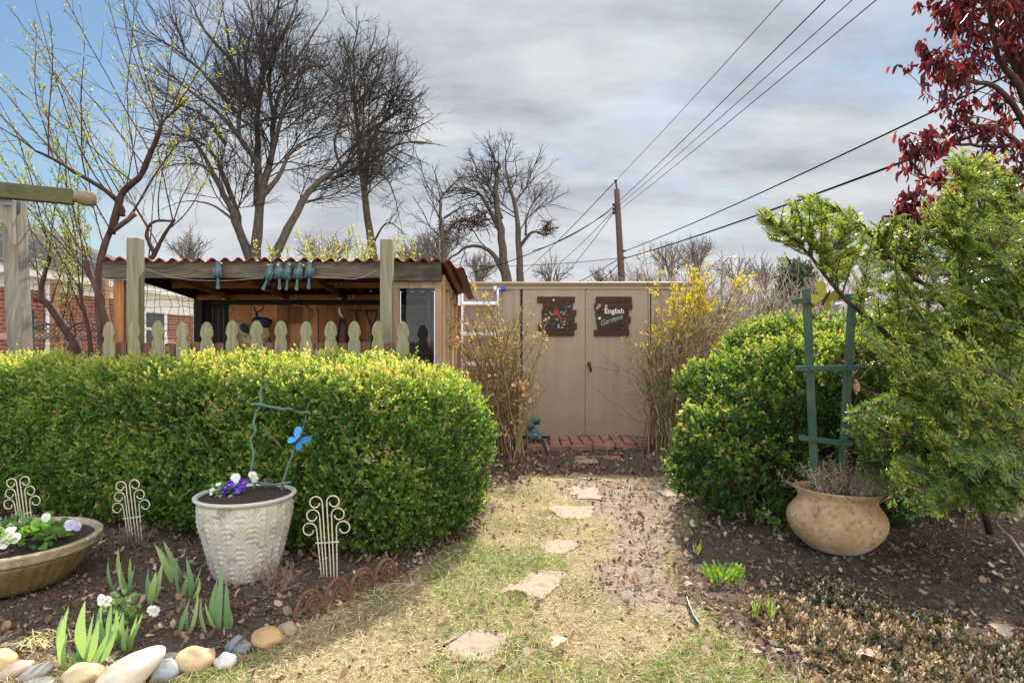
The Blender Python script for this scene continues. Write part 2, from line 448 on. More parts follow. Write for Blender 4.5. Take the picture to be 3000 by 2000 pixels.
# stepping stones (photo outlines laid on the ground as real slabs)
m_flag = plain('sandstone', (.3, .232, .165), .9, .25, 6, bmp=.6, spot=(.17, .125, .085), spotamt=.52, spotscale=9)
STONES = [
    ([(1285, 1885), (1330, 1850), (1400, 1832), (1490, 1850), (1480, 1895), (1425, 1932), (1360, 1935), (1290, 1912)], 'large pale stepping stone nearest the lawn edge at the bottom of the path'),
    ([(1510, 1725), (1545, 1682), (1585, 1674), (1657, 1680), (1640, 1720), (1585, 1760), (1540, 1745)], 'squarish pale stepping stone with a curled oak leaf at its left edge'),
    ([(1570, 1605), (1610, 1582), (1690, 1582), (1705, 1595), (1650, 1622), (1600, 1620)], 'small pale stepping stone between two tufts of green grass, third from the bottom'),
    ([(1603, 1490), (1625, 1480), (1740, 1484), (1735, 1505), (1728, 1528), (1640, 1518)], 'cracked pale stepping stone halfway up the path'),
    ([(1660, 1425), (1680, 1420), (1758, 1424), (1765, 1458), (1680, 1452)], 'pale rectangular stepping stone with a dead leaf lying on it'),
    ([(1665, 1396), (1680, 1382), (1740, 1390), (1762, 1400), (1720, 1402)], 'thin grey stepping stone at the shed shadow edge'),
    ([(1682, 1334), (1760, 1332), (1790, 1345), (1770, 1354), (1688, 1354)], 'brown stepping stone just below the brick pad'),
    ([(1930, 1437), (1970, 1432), (2040, 1437), (2030, 1452), (1950, 1454)], 'pale stepping stone beside the right hedge, off the main line'),
]
for pts, lab in STONES:
    q = np.array([G(*p)[:2] for p in pts])
    # roughen the outline
    fin_ = []
    for i in range(len(q)):
        a, b = q[i], q[(i + 1) % len(q)]
        for t in np.linspace(0, 1, 9)[:-1]:
            fin_.append(a + (b - a) * t + rng.normal(0, .0075, 2))
    fin_ = np.array(fin_); c0 = fin_.mean(0)
    zt = float(ground_z(np.array([c0[0]]), np.array([c0[1]]))[0]) + .008
    mb = MB(); mb.prism(fin_ - c0, (c0[0], c0[1], zt - .02), (1, 0, 0), (0, 1, 0), (0, 0, .04))
    mb.build('stepping_stone', m_flag, origin=(c0[0], c0[1], zt), label=lab, cat='stepping stone', group='stepping stones along the garden path', bevel=.006)
STONE_POLY = [np.array([G(*p)[:2] for p in pts]) for pts, _ in STONES]
# ------------------------------------------------------------------ materials for built things
m_shedold = plain('tan_shed_paint', (.36, .275, .195), .5, .06, 3, bmp=.05, spot=(.28, .205, .14), spotamt=.66, spotscale=5)
m_shed, N, out = newmat('weathered_tan_shed_paint')
v = coords(N); st_ = noisetex(N, coords(N, (9, 9, .5)), 1.6, 6, .6); bg_ = noisetex(N, v, 1.4, 5, .6); spz = N('ShaderNodeSeparateXYZ', None, Vector=N('ShaderNodeTexCoord').outputs['Object'])
c_ = N.ramp(st_, [(.3, (.26, .2, .14)), (.5, (.29, .222, .156)), (.7, (.315, .243, .172))])
c_ = N.mix(N.ramp(bg_, [(.5, (0, 0, 0)), (.75, (.35, .35, .35))]), c_, (.3, .245, .185))
dz = N.math('ADD', spz.outputs[2], N.math('MULTIPLY', noisetex(N, v, 6, 8, .75), -.5))
c_ = N.mix(N.ramp(dz, [(-.0, (.5, .5, .5)), (.07, (0, 0, 0))]), c_, (.24, .18, .125))
bs = N('ShaderNodeBsdfPrincipled', None, Base_Color=c_, Roughness=N.ramp(bg_, [(.3, (.38, .38, .38)), (.7, (.6, .6, .6))])); N.nt.links.new(bump(N, N.math('ADD', bg_, N.math('MULTIPLY', noisetex(N, v, 5, 2), .6)), .25, .03), bs.inputs['Normal']); N.nt.links.new(bs.outputs[0], out.inputs[0])
m_shed_trim = plain('tan_trim_paint', (.33, .255, .165), .45, .08, 4)
m_black = plain('black_plastic', (.012, .012, .013), .4, .1)
m_plank = wood('dark_brown_stained_plank', (.085, .045, .028), (.035, .018, .012), 0, 60, rnd=.5)
m_copper = plain('copper_wire', (.35, .16, .06), .4, .2, metal=.6)
m_cream = plain('cream_lettering', (.75, .7, .6), .7, .05)
m_sage = plain('sage_lettering', (.28, .33, .24), .7, .05)
m_pink = plain('pink_paint', (.5, .25, .25), .7, .1)
m_redp = plain('red_paint', (.26, .015, .035), .7, .15)
m_leafp = plain('pale_green_paint', (.13, .19, .14), .7, .3, 30)
m_whitep = plain('white_paint', (.36, .41, .41), .7, .08)
m_bluep = plain('dark_blue_paint', (.02, .035, .07), .7, .2)
m_weath = wood('weathered_grey_wood', (.19, .155, .115), (.04, .032, .025), 0, 40, stain=(.06, .05, .045), stain_at=.6, rnd=.2)
m_greypost = wood('grey_green_post', (.3, .27, .19), (.12, .11, .075), 2, 34, stain=(.2, .2, .1), stain_at=.54, stain_scale=3)
m_arbor = wood('grey_weathered_post', (.31, .27, .23), (.1, .085, .075), 2, 26, rnd=.2)
m_arborx = wood('mossy_beam_wood', (.14, .125, .07), (.04, .038, .022), 0, 26, stain=(.09, .095, .04), stain_at=.47, stain_scale=3)
m_cedar = wood('cedar_board', (.52, .25, .11), (.22, .09, .035), 2, 40, rnd=.6)
m_cedarx = wood('cedar_beam', (.45, .21, .085), (.18, .075, .03), 0, 40, rnd=.4)
m_cedary = wood('cedar_joist', (.36, .17, .07), (.14, .06, .025), 1, 40, rnd=.4)
m_darkwood = wood('dark_old_board', (.035, .025, .02), (.012, .009, .008), 2, 40)
m_picket = wood('mossy_picket_wood', (.34, .3, .205), (.13, .11, .07), 2, 42, stain=(.2, .21, .085), stain_at=.56, stain_scale=6, rnd=.3)
m_brownpk = wood('brown_board', (.23, .125, .085), (.09, .05, .036), 2, 45, rnd=.5)
m_frame = wood('worn_window_wood', (.36, .27, .2), (.16, .1, .07), 2, 40, stain=(.3, .16, .1), stain_at=.5)
m_roofred = plain('maroon_corrugated_sheet', (.17, .03, .035), .45, .25, 5, spot=(.09, .03, .03), spotamt=.6)
m_steel = plain('galvanised_bracket', (.22, .26, .26), .4, .15, metal=.5)
m_birdblue = plain('blue_green_patina', (.045, .095, .12), .5, .35, 30, spot=(.12, .13, .13), spotamt=.5, spotscale=22)
m_birdtail = plain('turquoise_paint', (.03, .105, .135), .5, .25, 20, spot=(.3, .33, .28), spotamt=.62, spotscale=40)
m_beak = plain('yellow_beak', (.6, .5, .15), .5)
m_verdi = plain('verdigris_bronze', (.03, .115, .11), .4, .35, 25, spot=(.012, .04, .04), spotamt=.5, spotscale=18, bmp=.3, bscale=60)
m_white = plain('white_siding_paint', (.78, .78, .8), .55, .04)
m_alu = plain('aluminium', (.62, .62, .64), .4, .1, metal=.3)
m_bluew = plain('blue_rubber_wheel', (.01, .05, .5), .4, .1)
m_wire = plain('black_cable', (.01, .01, .011), 1.0, .1, spec=0)
m_pole = wood('creosote_pole', (.11, .075, .06), (.04, .028, .024), 2, 14)
m_iron = plain('dark_iron', (.02, .018, .02), .5, .2, metal=.3)
m_glass, N, out = newmat('window_glass')
gl = N('ShaderNodeBsdfGlossy', None, Color=(.9, .95, 1), Roughness=.03); tr = N('ShaderNodeBsdfTransparent', None, Color=(.8, .83, .85))
lw = N('ShaderNodeLayerWeight', None, Blend=.3)
mx = N('ShaderNodeMixShader', None, Fac=N.math('ADD', N.math('MULTIPLY', lw.outputs['Fresnel'], .1), .01), i1=tr, i2=gl)
N.nt.links.new(mx.outputs[0], out.inputs[0])
m_darkpane = plain('dark_window_pane', (.03, .035, .045), .08, .3, 3)

def brickmat(name, axis='yz'):
    m, N, out = newmat(name)
    tc = N('ShaderNodeTexCoord'); sp = N('ShaderNodeSeparateXYZ', None, Vector=tc.outputs['Object'])
    u = sp.outputs[1] if axis == 'yz' else sp.outputs[0]
    cv = N('ShaderNodeCombineXYZ', None, X=u, Y=sp.outputs[2], Z=0.0)
    b = N('ShaderNodeTexBrick', None, Vector=cv.outputs[0], Color1=(.3, .085, .05), Color2=(.16, .05, .035), Mortar=(.36, .3, .26), Scale=1.0, Mortar_Size=.006, Brick_Width=.21, Row_Height=.075, Bias=-.1)
    nz = noisetex(N, tc.outputs['Object'], 12, 4)
    col = N.mix(.5, b.outputs[0], N.ramp(nz, [(.3, (.35, .35, .35)), (.7, (.75, .75, .75))]), 'OVERLAY')
    bs = N('ShaderNodeBsdfPrincipled', None, Base_Color=col, Roughness=.9)
    N.nt.links.new(bump(N, b.outputs[1], -.6, .01), bs.inputs['Normal'])
    N.nt.links.new(bs.outputs[0], out.inputs[0])
    return m
m_brick = brickmat('red_brick_wall')
m_brickx = brickmat('red_brick_end_wall', 'xz')
m_shingle, N, out = newmat('grey_roof_shingles')
v = coords(N, (1, 1, 1)); nz = noisetex(N, v, 3, 5)
tc = N('ShaderNodeTexCoord'); sp = N('ShaderNodeSeparateXYZ', None, Vector=tc.outputs['Object'])
cv = N('ShaderNodeCombineXYZ', None, X=sp.outputs[1], Y=N.math('MULTIPLY', sp.outputs[2], 2.2), Z=0.0)
b = N('ShaderNodeTexBrick', None, Vector=cv.outputs[0], Color1=(.1, .1, .105), Color2=(.065, .065, .07), Mortar=(.03, .03, .03), Scale=1.0, Mortar_Size=.008, Brick_Width=.33, Row_Height=.14)
bs = N('ShaderNodeBsdfPrincipled', None, Base_Color=N.mix(.4, b.outputs[0], N.ramp(nz, [(.3, (.04, .04, .04)), (.7, (.16, .16, .165))])), Roughness=.95)
N.nt.links.new(bs.outputs[0], out.inputs[0])

# ------------------------------------------------------------------ metal shed
YS = 8.7; K8 = YS / F
sx = lambda px: (px - 1500) * K8
sz = lambda py: CAMZ + (1000 - py) * K8
shed = thing('metal_shed', 'low tan metal garden shed with double doors and flat roof edge', 'shed', (.9, YS, 0))
mb = MB()
zt = sz(846)
def ribbed(mb, xa, xb, z0, z1, y, pitch=.145, d=.012):
    x = xa
    while x < xb - 1e-3:
        e = min(x + pitch, xb)
        mb.box(((x + e) / 2, y + .02, (z0 + z1) / 2), (e - x - .0, .04, z1 - z0))
        if e < xb - .02: mb.box((e, y - .004, (z0 + z1) / 2), (.028, .012, z1 - z0 - .004))
        x = e
ribbed(mb, -.69, sx(1524), 0, zt, YS)
ribbed(mb, sx(1907), 2.5, 0, zt, YS)
mb.box((-.69 + .02, YS + 1.0, 1.0), (.035, 1.9, 2.0)); mb.box((2.48, YS + 1.0, 1.0), (.035, 1.9, 2.0)); mb.box((.9, YS + 1.97, .95), (3.1, .03, 1.9))
mb.build('wall', m_shed, shed)
mb = MB(); mb.box((.905, YS - .005, sz(840)), (3.22, .05, .07)); mb.box((.905, YS - .04, sz(830)), (3.26, .1, .028)); mb.box((.905, YS - .02, sz(835.5)), (3.23, .06, .022))
mb.build('roof_trim', m_shed_trim, shed, bevel=.004)
mb = MB(); mb.add([(-.72, YS + .02, 2.083), (2.53, YS + .02, 2.083), (2.53, YS + 2, 1.93), (-.72, YS + 2, 1.93), (-.72, YS + .02, 2.06), (2.53, YS + .02, 2.06), (2.53, YS + 2, 1.9), (-.72, YS + 2, 1.9)], [[0, 1, 2, 3], [7, 6, 5, 4], [0, 4, 5, 1], [1, 5, 6, 2], [2, 6, 7, 3], [3, 7, 4, 0]])
mb.build('roof', m_shed_trim, shed)
mb = MB(); mb.box((.905, YS - .01, .018), (3.2, .06, .03)); mb.build('threshold', m_iron, shed)
mb = MB(); mb.box((sx(1514), YS - .012, 1.0), (.05, .02, 1.99)); mb.box((sx(1912), YS - .012, 1.0), (.04, .02, 1.99)); mb.box((.985, YS - .012, sz(843.5)), (1.66, .02, .02))
mb.build('door_frame', m_shed, shed)
mb = MB(); mb.box((.985, YS + .05, 1.0), (1.75, .02, 1.98)); mb.build('door_recess', m_iron, shed)
for a, b, r in ((1531, 1714, 0), (1721, 1904, 1)):
    mb = MB(); mb.box(((sx(a) + sx(b)) / 2, YS, (sz(848) + sz(1276)) / 2), (sx(b) - sx(a), .03, sz(848) - sz(1276)))
    d = mb.build('door', m_shed, shed, bevel=.004)
    if r:
        mb = MB(); mb.box((sx(1718.5), YS - .019, (sz(850) + sz(1275)) / 2), (.036, .008, sz(850) - sz(1275)))
        st = mb.build('overlap_strip', m_shed, d, bevel=.002)
        mb = MB()
        for py in (862, 960, 1015, 1068, 1120, 1150, 1200, 1245, 1265): MB().ell((sx(1720), YS - .026, sz(py)), (.006, .004, .006), seg=8, rings=5).build('screw', m_iron, d)
        mb.ell((sx(1715.5), YS - .026, sz(902)), (.014, .006, .014), seg=10, rings=6)
        mb.build('round_plug', m_shed_trim, d)
        mb = MB(); mb.ell((sx(1725), YS - .035, sz(1067)), (.026, .02, .04), seg=14, rings=8)
        mb.tube([(sx(1726), YS - .05, sz(1067)), (sx(1728), YS - .055, sz(1076)), (sx(1731), YS - .045, sz(1087))], [.014, .015, .012], 8)
        mb.build('handle', m_black, d, smooth=True)

def quadp(mb, pts, y, t=.012, mi=0):
    q = np.array([(sx(a), sz(b)) for a, b in pts]); mb.prism(q, (0, y, 0), (1, 0, 0), (0, 0, 1), (0, t, 0), .5, mi)
def c6(x): return 1500 + x / 5.88
def c6y(y): return 820 + y / 5.88
def plank_sign(name, rows, label, links):
    t = thing(name, label, 'wooden sign', (sx(c6(np.mean([r[0] for r in rows] + [r[1] for r in rows]))), YS - .03, sz(970)))
    for r in rows:
        mb = MB(); w = sx(c6(r[1])) - sx(c6(r[0])); h = (r[3] - r[2] - 5) / 5.88 * K8
        mb.box(((sx(c6(r[0])) + sx(c6(r[1]))) / 2, YS - .034, sz(c6y((r[2] + r[3]) / 2))), (w, .022, h), rot('Y', rng.normal(0, .006)))
        mb.build('plank', m_plank, t, bevel=.003)
    for lx in links:
        for a, b in zip(rows[:-1], rows[1:]):
            y = (a[3] + b[2]) / 2; mb = MB()
            ang = np.linspace(0, 2 * np.pi, 13)
            c = np.array([sx(c6(lx)), YS - .046, sz(c6y(y))])
            mb.tube(c + np.stack([.003 * np.sin(ang * 2), .012 * np.cos(ang), .016 * np.sin(ang)], 1), .0028, 5, cap=False)
            mb.build('wire_link', m_copper, t)
    return t
sgA = plank_sign('plank_sign', [(435, 1078, 287, 398), (530, 1040, 400, 510), (510, 1103, 513, 627), (515, 1075, 630, 740), (450, 1112, 750, 855), (455, 1068, 853, 965)],
                 'dark plank sign with a painted red bird and pale leaves on the left shed door', (600, 952))
yb = YS - .0465
def blob(mb, cx, cy, rx, ry, ang=0, n=10, mi=0, y=yb, pt=0):
    a = np.linspace(0, 2 * np.pi, n, endpoint=False); r = 1 + pt * np.cos(a)
    q = np.stack([np.cos(a) * rx * r, np.sin(a) * ry * (1 - pt * .6 * np.abs(np.cos(a)))], 1); q = q @ np.array([[math.cos(ang), math.sin(ang)], [-math.sin(ang), math.cos(ang)]])
    quadp(mb, [(c6(cx + p[0]), c6y(cy + p[1])) for p in q], y, .002, mi)
mb = MB(); blob(mb, 752, 560, 48, 62, .35, 14); blob(mb, 752, 492, 26, 30, 0, 12); blob(mb, 748, 465, 8, 22, .1, 8); blob(mb, 800, 620, 24, 60, -.4, 10, y=yb - .001); blob(mb, 842, 700, 18, 70, -.12, 10)
mb.build('painted_bird', m_redp, sgA)
mb = MB()
for cx, cy, rx, ry, a in ((655, 570, 36, 14, .9), (690, 600, 30, 12, -.4), (580, 595, 26, 13, .2), (840, 560, 34, 12, -.7), (890, 580, 38, 13, .5), (915, 545, 22, 10, .1), (880, 600, 24, 9, -.2), (780, 685, 26, 18, .4), (745, 665, 20, 10, -.6), (900, 670, 18, 12, .3)):
    blob(mb, cx, cy, rx, ry, a, 9)
mb.build('painted_leaf', m_leafp, sgA)
mb = MB()
for cx, cy, rx, ry, a in ((575, 680, 18, 30, .4), (548, 705, 20, 12, 0), (800, 780, 22, 11, -.7), (800, 815, 20, 12, .4), (862, 822, 18, 14, 0), (890, 770, 18, 12, -.4), (900, 720, 20, 12, .2), (975, 465, 36, 7, -.5)):
    blob(mb, cx, cy, rx, ry, a, 8)
mb.build('painted_flower', m_whitep, sgA)
mb = MB(); blob(mb, 1065, 535, 30, 14, 0, 8); blob(mb, 930, 475, 44, 26, -.3, 10); blob(mb, 700, 780, 20, 20); blob(mb, 700, 830, 34, 16); blob(mb, 470, 362, 28, 16)
mb.build('painted_spot', m_bluep, sgA)
mb = MB(); mb.ell((sx(c6(712)), YS - .046, sz(c6y(352))), (.014, .008, .014), seg=12, rings=6); mb.build('knob', m_alu, sgA, smooth=True)

sgB = plank_sign('plank_sign', [(1437, 2055, 287, 400), (1412, 2065, 405, 515), (1432, 2005, 515, 628), (1445, 2040, 632, 745), (1460, 2000, 745, 850), (1410, 2010, 853, 965)],
                 'dark plank sign lettered English Gardens on the right shed door', (1562, 1910))
mb = MB()
def flower5(mb, cx, cy, r, n=5, y=yb):
    for k in range(n):
        a = k * 2 * np.pi / n + .3; blob(mb, cx + math.cos(a) * r * .6, cy + math.sin(a) * r * .6, r * .52, r * .32, a, 8, y=y - .0004 * k)
flower5(mb, 1497, 445, 30); flower5(mb, 1460, 488, 26); flower5(mb, 1612, 452, 28)
mb.build('painted_blossom', m_pink, sgB)
mb = MB(); flower5(mb, 1500, 660, 28); mb.build('painted_blossom', plain('lilac_paint', (.5, .5, .62), .7), sgB)
def text(name, body, mat, x0, y0, x1, y1, size, parent, shear=0.0, sp=1.0, bold=0.0):
    cu = bpy.data.curves.new(name, 'FONT'); cu.body = body; cu.size = size; cu.extrude = .001; cu.shear = shear; cu.space_character = sp; cu.offset = bold
    cu.materials.append(mat); tmp = bpy.data.objects.new('tmp', cu); COL.objects.link(tmp); bpy.context.view_layer.update()
    me = bpy.data.meshes.new_from_object(tmp.evaluated_get(bpy.context.evaluated_depsgraph_get())); bpy.data.objects.remove(tmp); o = bpy.data.objects.new(name, me); COL.objects.link(o)
    a = np.array([sx(c6(x0)), yb - .002, sz(c6y(y0))]); b = np.array([sx(c6(x1)), yb - .002, sz(c6y(y1))])
    o.parent = parent; o.location = a - ORIG[parent.name]
    o.rotation_euler = (R(90), -math.atan2(b[2] - a[2], b[0] - a[0]), 0)
    bpy.context.view_layer.update()
    o.scale = (np.linalg.norm(b - a) / max(o.dimensions.x, 1e-4),) * 2 + (1,)
    return o
text('lettering', 'English', m_cream, 1583, 575, 1908, 575, .1, sgB, bold=.0006)
# serif feet for the roman word
mb = MB()
for px_, py_ in ((1592, 576), (1592, 494), (1632, 576), (1662, 576), (1775, 576), (1800, 576), (1863, 576), (1893, 576)):
    blob(mb, px_, py_, 13, 3, 0, 6, y=yb - .0025)
mb.build('lettering_serif', m_cream, sgB)
text('lettering', 'Gardens', m_sage, 1515, 795, 1893, 668, .1, sgB, shear=.35, sp=.95)

# ------------------------------------------------------------------ brick pad in front of the doors, loose bricks
m_pave = plain('worn_red_brick', (.25, .115, .085), .9, .3, 9, bmp=.4, spot=(.36, .2, .15), spotamt=.56, spotscale=9)
pad = thing('brick_pad', 'worn red brick pad laid in rows at the foot of the shed doors', 'brick paving', (1.1, 8.2, 0))
def brick(mb, c, sz_, a=0.0, tilt=0.0): mb.box(c, sz_, rot('Z', a) @ rot('X', tilt))
for r_, (yy, ln, hw) in enumerate(((8.46, .33, .128), (8.1, .33, .128), (7.83, .12, .27))):
    x = .48 - r_ * .03 + rng.normal(0, .01)
    xe = 1.72 - .05 * r_
    while x < xe:
        mb = MB(); brick(mb, (x + hw / 2, yy + rng.normal(0, .006), .02 + rng.normal(0, .004)), (hw - .012, ln - .014, .06), rng.normal(0, .02), rng.normal(0, .01))
        mb.build('brick', m_pave, pad, bevel=.007); x += hw + rng.uniform(.0, .01)
for px_, py_, sz_, a, lab in ((1562, 1318, (.21, .1, .065), .5, 'loose red brick lying under the rabbit statue in dead leaves'), (1895, 1290, (.2, .1, .065), -.25, 'loose red brick beyond the right end of the brick pad'), (1790, 1345, (.2, .09, .03), .1, 'broken pinkish brick sunk in soil below the brick pad')):
    c = G(px_, py_); mb = MB(); brick(mb, (c[0], c[1], sz_[2] / 2), sz_, a, .06)
    mb.build('loose_brick', m_pave, origin=c, bevel=.006, label=lab, cat='brick')

# ------------------------------------------------------------------ tool shelter
K5 = 5.5 / F
hx = lambda px, D=5.5: (px - 1500) / F * D
hz = lambda py, D=5.5: CAMZ + (1000 - py) / F * D
sh = thing('tool_shelter', 'open cedar tool shelter with grey beam and maroon corrugated roof', 'shelter', (-2, 6.1, 0))
def rough_beam(name, xa, xb, z0, z1, y, d, mat, n=40):
    x = np.linspace(xa, xb, n); tj = np.interp(np.arange(n), np.arange(0, n, 3), rng.normal(0, .005, len(np.arange(0, n, 3)))); V = []
    for i in range(n):
        for yy, zz in ((y - d / 2, z0 + rng.normal(0, .0015)), (y - d / 2, z1 + tj[i]), (y + d / 2, z1 + tj[i]), (y + d / 2, z0)): V.append((x[i], yy, zz))
    f = [[i * 4 + k, i * 4 + (k + 1) % 4, i * 4 + 4 + (k + 1) % 4, i * 4 + 4 + k] for i in range(n - 1) for k in range(4)] + [[3, 2, 1, 0], [(n - 1) * 4 + k for k in range(4)]]
    MBx = MB(); MBx.add(V, f); return MBx.build(name, mat, sh, bevel=.003)
rough_beam('beam', hx(305), hx(1116), hz(815), hz(766), 5.5, .05, m_weath)
m_beamdark = wood('dark_weathered_beam', (.17, .14, .1), (.03, .026, .022), 0, 40, stain=(.02, .02, .025), stain_at=.5, stain_scale=5)
rough_beam('beam', hx(1149), hx(1294), hz(823), hz(768), 5.5, .05, m_beamdark, 14)
# cedar posts
for xx, yy, mat in ((hx(356, 5.57), 5.57, m_cedar), (hx(1141, 5.6), 5.6, m_cedar), (-3.3, 6.86, m_darkwood), (-.62, 6.86, m_cedar)):
    mb = MB(); mb.box((xx, yy, .9), (.09, .09, 1.84)); mb.build('post', mat, sh, bevel=.004)
# corrugated roof
n = 500; xs = np.linspace(hx(306), -.40, n); ysr = np.linspace(5.43, 7.02, 12)
def roofz(x, y): return 1.988 - (y - 5.43) * .105 + .017 * np.sin(x / .1105 * 2 * np.pi) - np.clip(x + .56, 0, 1) * .55
XX, YY = np.meshgrid(xs, ysr); ZZ = roofz(XX, YY) + (fnoise(XX + 20, YY, 1.5, 2) - .5) * .02
ii = (np.arange(11)[:, None] * n + np.arange(n - 1)[None]).ravel()
mb = MB(); mb.add(np.stack([XX, YY, ZZ], -1).reshape(-1, 3), np.stack([ii, ii + 1, ii + n + 1, ii + n], -1))
ro = mb.build('roof', m_roofred, sh, smooth=True); md = ro.modifiers.new('thickness', 'SOLIDIFY'); md.thickness = .004
# purlins (across) and joists (front to back), with brackets
for yy, zz in ((6.3, 1.845), (6.8, 1.762)):
    mb = MB(); mb.box((-1.95, yy, zz), (2.7, .035, .055)); mb.build('purlin', m_cedarx, sh, bevel=.003)
for xx in (-3.34, -2.95, -2.35, -1.75, -1.15, -.64):
    top = xx == -3.34
    mb = MB(); mb.bar((xx, 5.53, 1.915 if top else 1.878), (xx, 6.92, 1.78 if top else 1.742), .035, .085 if top else .05); mb.build('rafter', m_cedary if not top else m_darkwood, sh, bevel=.003)
for yy in (6.28, 6.78):
    for xx in (-3.0, -2.4, -1.8, -1.2, -2.3, -1.7, -1.1):
        zc = 1.84 if yy < 6.5 else 1.757
        mb = MB(); mb.add([(xx, yy - .022, zc + .03), (xx + .022, yy - .024, zc - .02), (xx - .022, yy - .024, zc - .02)], [[0, 1, 2]]); mb.box((xx + .05, yy - .024, zc + .01), (.016, .004, .045), rot('Y', .2)); mb.build('bracket', m_steel, sh)
# back wall: dark gappy boards at the left, cedar boards elsewhere
def board_row(xa, xb, w, gap, mat, z1, y):
    x = xa
    while x < xb:
        ww = w * rng.uniform(.85, 1.1); mb.box((x + ww / 2, y + rng.normal(0, .002), z1 / 2), (ww, .018, z1 + rng.normal(0, .006))); x += ww + gap
mb = MB(); board_row(-3.33, -3.07, .058, .005, m_darkwood, 1.7, 6.95); mb.build('slat_panel', m_darkwood, sh)
mb = MB(); board_row(-3.06, -.60, .135, .003, m_cedar, 1.69, 6.95); mb.build('back_wall', m_cedar, sh)
mb = MB(); mb.box((-1.95, 6.925, 1.715), (2.7, .03, .05)); mb.box((-1.95, 6.99, 1.76), (2.72, .02, .14)); mb.build('header_and_closure', m_darkwood, sh)  # second box: dark closure board added to shut out sky light under the roof
# right end: window unit at the front and boarded side
def fr(pa, pb, ya, yb_, D=5.56):
    mb.box(((hx(pa, D) + hx(pb, D)) / 2, D, (hz(ya, D) + hz(yb_, D)) / 2), (hx(pb, D) - hx(pa, D), .05, hz(ya, D) - hz(yb_, D)))
mb = MB(); fr(1152, 1172, 845, 1260); fr(1152, 1294, 824, 845); fr(1274, 1294, 845, 1260); fr(1172, 1274, 1180, 1200)
wf = mb.build('window_frame', m_frame, sh, bevel=.004)
mb = MB(); mb.box(((hx(1172, 5.56) + hx(1274, 5.56)) / 2, 5.565, (hz(845, 5.56) + hz(1180, 5.56)) / 2), (hx(1274, 5.56) - hx(1172, 5.56) - .002, .004, hz(845, 5.56) - hz(1180, 5.56) - .002)); mb.build('pane', m_glass, wf)
mb = MB(); mb.box((hx(1173.5, 5.53), 5.53, hz(1000)), (.006, .006, .85)); mb.box((hx(1273, 5.53), 5.53, hz(1000)), (.006, .006, .85)); mb.build('glazing_bead', m_white, wf)
m_sidelit = wood('pale_sunlit_lumber', (.52, .38, .22), (.3, .2, .1), 2, 40)  # paler wood puts the sunlit side into the stud colour
mb = MB()
for yy in (5.64, 6.0, 6.4, 6.8): mb.box((-.60, yy, .92), (.04, .085, 1.75))
mb.bar((-.60, 5.6, 1.83), (-.60, 6.9, 1.70), .04, .09); mb.build('side_stud', m_sidelit, sh, bevel=.003)
mb = MB(); mb.box((-.66, 6.25, .9), (.015, 1.25, 1.7)); mb.build('side_board', m_darkwood, sh)
mb = MB(); board_row(-1.28, -.70, .14, .004, m_darkwood, 1.62, 6.2); mb.build('partition', wood('dim_brown_board', (.14, .1, .08), (.05, .04, .03), 2, 40), sh)
# hanging wire along the beam
c = np.array([P(x, y, 5.44) for x, y in ((424, 785), (450, 796), (500, 812), (560, 820), (610, 822), (670, 822), (760, 815), (900, 812), (1000, 815), (1040, 818), (1070, 808), (1102, 793))])
t_ = np.linspace(0, 1, 40); c2 = np.stack([np.interp(t_, np.linspace(0, 1, len(c)), c[:, k]) for k in range(3)], 1)
MB().tube(c2, .0022, 5).build('slack_wire', plain('grey_wire', (.3, .29, .26), .5), origin=c2[0], label='thin slack wire strung along the grey shelter beam', cat='wire')

# ------------------------------------------------------------------ tall posts, picket fence
def post4(px0, px1, pytop, D, w, label, dx=0.0):
    x = (hx(px0, D) + hx(px1, D)) / 2; t = hz(pytop, D); mb = MB()
    mb.box((x, D + w / 2, t / 2), (w, w, t), rot('Z', dx)); mb.build('fence_post', m_greypost, origin=(x, D, 0), label=label, cat='post', group='tall posts before the tool shelter', bevel=.006)
post4(370, 404, 696, 5.2, .096, 'tall grey green square post near the left end of the shelter')
post4(1113, 1148, 700, 5.2, .096, 'tall grey square post beside the shelter window')
pf = thing('picket_fence', 'picket fence of tall mossy pointed pickets alternating with short brown boards', 'picket fence', (-2, 5.02, 0))
HW = [(.011, 0), (.028, -.018), (.038, -.04), (.046, -.07), (.048, -.095), (.046, -.108), (.036, -.12), (.034, -.135), (.038, -.15), (.047, -.17), (.048, -.2), (.048, -1.4)]
PK = [320, 393, 463, 535, 606, 680, 752, 823, 897, 969, 1038, 1107, 1180]
for i, px_ in enumerate(PK):
    x = hx(px_, 5.0); t = hz(941 + rng.uniform(-2, 2), 5.0); k = rng.uniform(.97, 1.03)
    q = np.array([(w * k, z) for w, z in HW] + [(-w * k, z) for w, z in HW[::-1]])
    mb = MB(); mb.prism(q, (x, 5.0, t), rot('Y', rng.normal(0, .008)) @ np.array([1, 0, 0]), (0, 0, 1), (0, .019, 0)); mb.build('picket', m_picket, pf, bevel=.003)
    if i < len(PK) - 1:
        x2 = hx((px_ + PK[i + 1]) / 2 + rng.uniform(-2, 2), 5.04); t2 = hz(1003 + rng.uniform(-2, 2), 5.04); a = np.linspace(0, np.pi, 7)
        q = np.array([(.038 * math.cos(u), .012 * math.sin(u)) for u in a] + [(-.038, -1.25), (.038, -1.25)])
        mb = MB(); mb.prism(q, (x2, 5.04, t2 - .012), (1, 0, 0), (0, 0, 1), (0, .019, 0)); mb.build('short_board', m_brownpk, pf, bevel=.002)
for zz in (1.12, .45):
    mb = MB(); mb.box((-2.0, 5.07, zz), (2.6, .036, .08)); mb.build('rail', m_weath, pf)

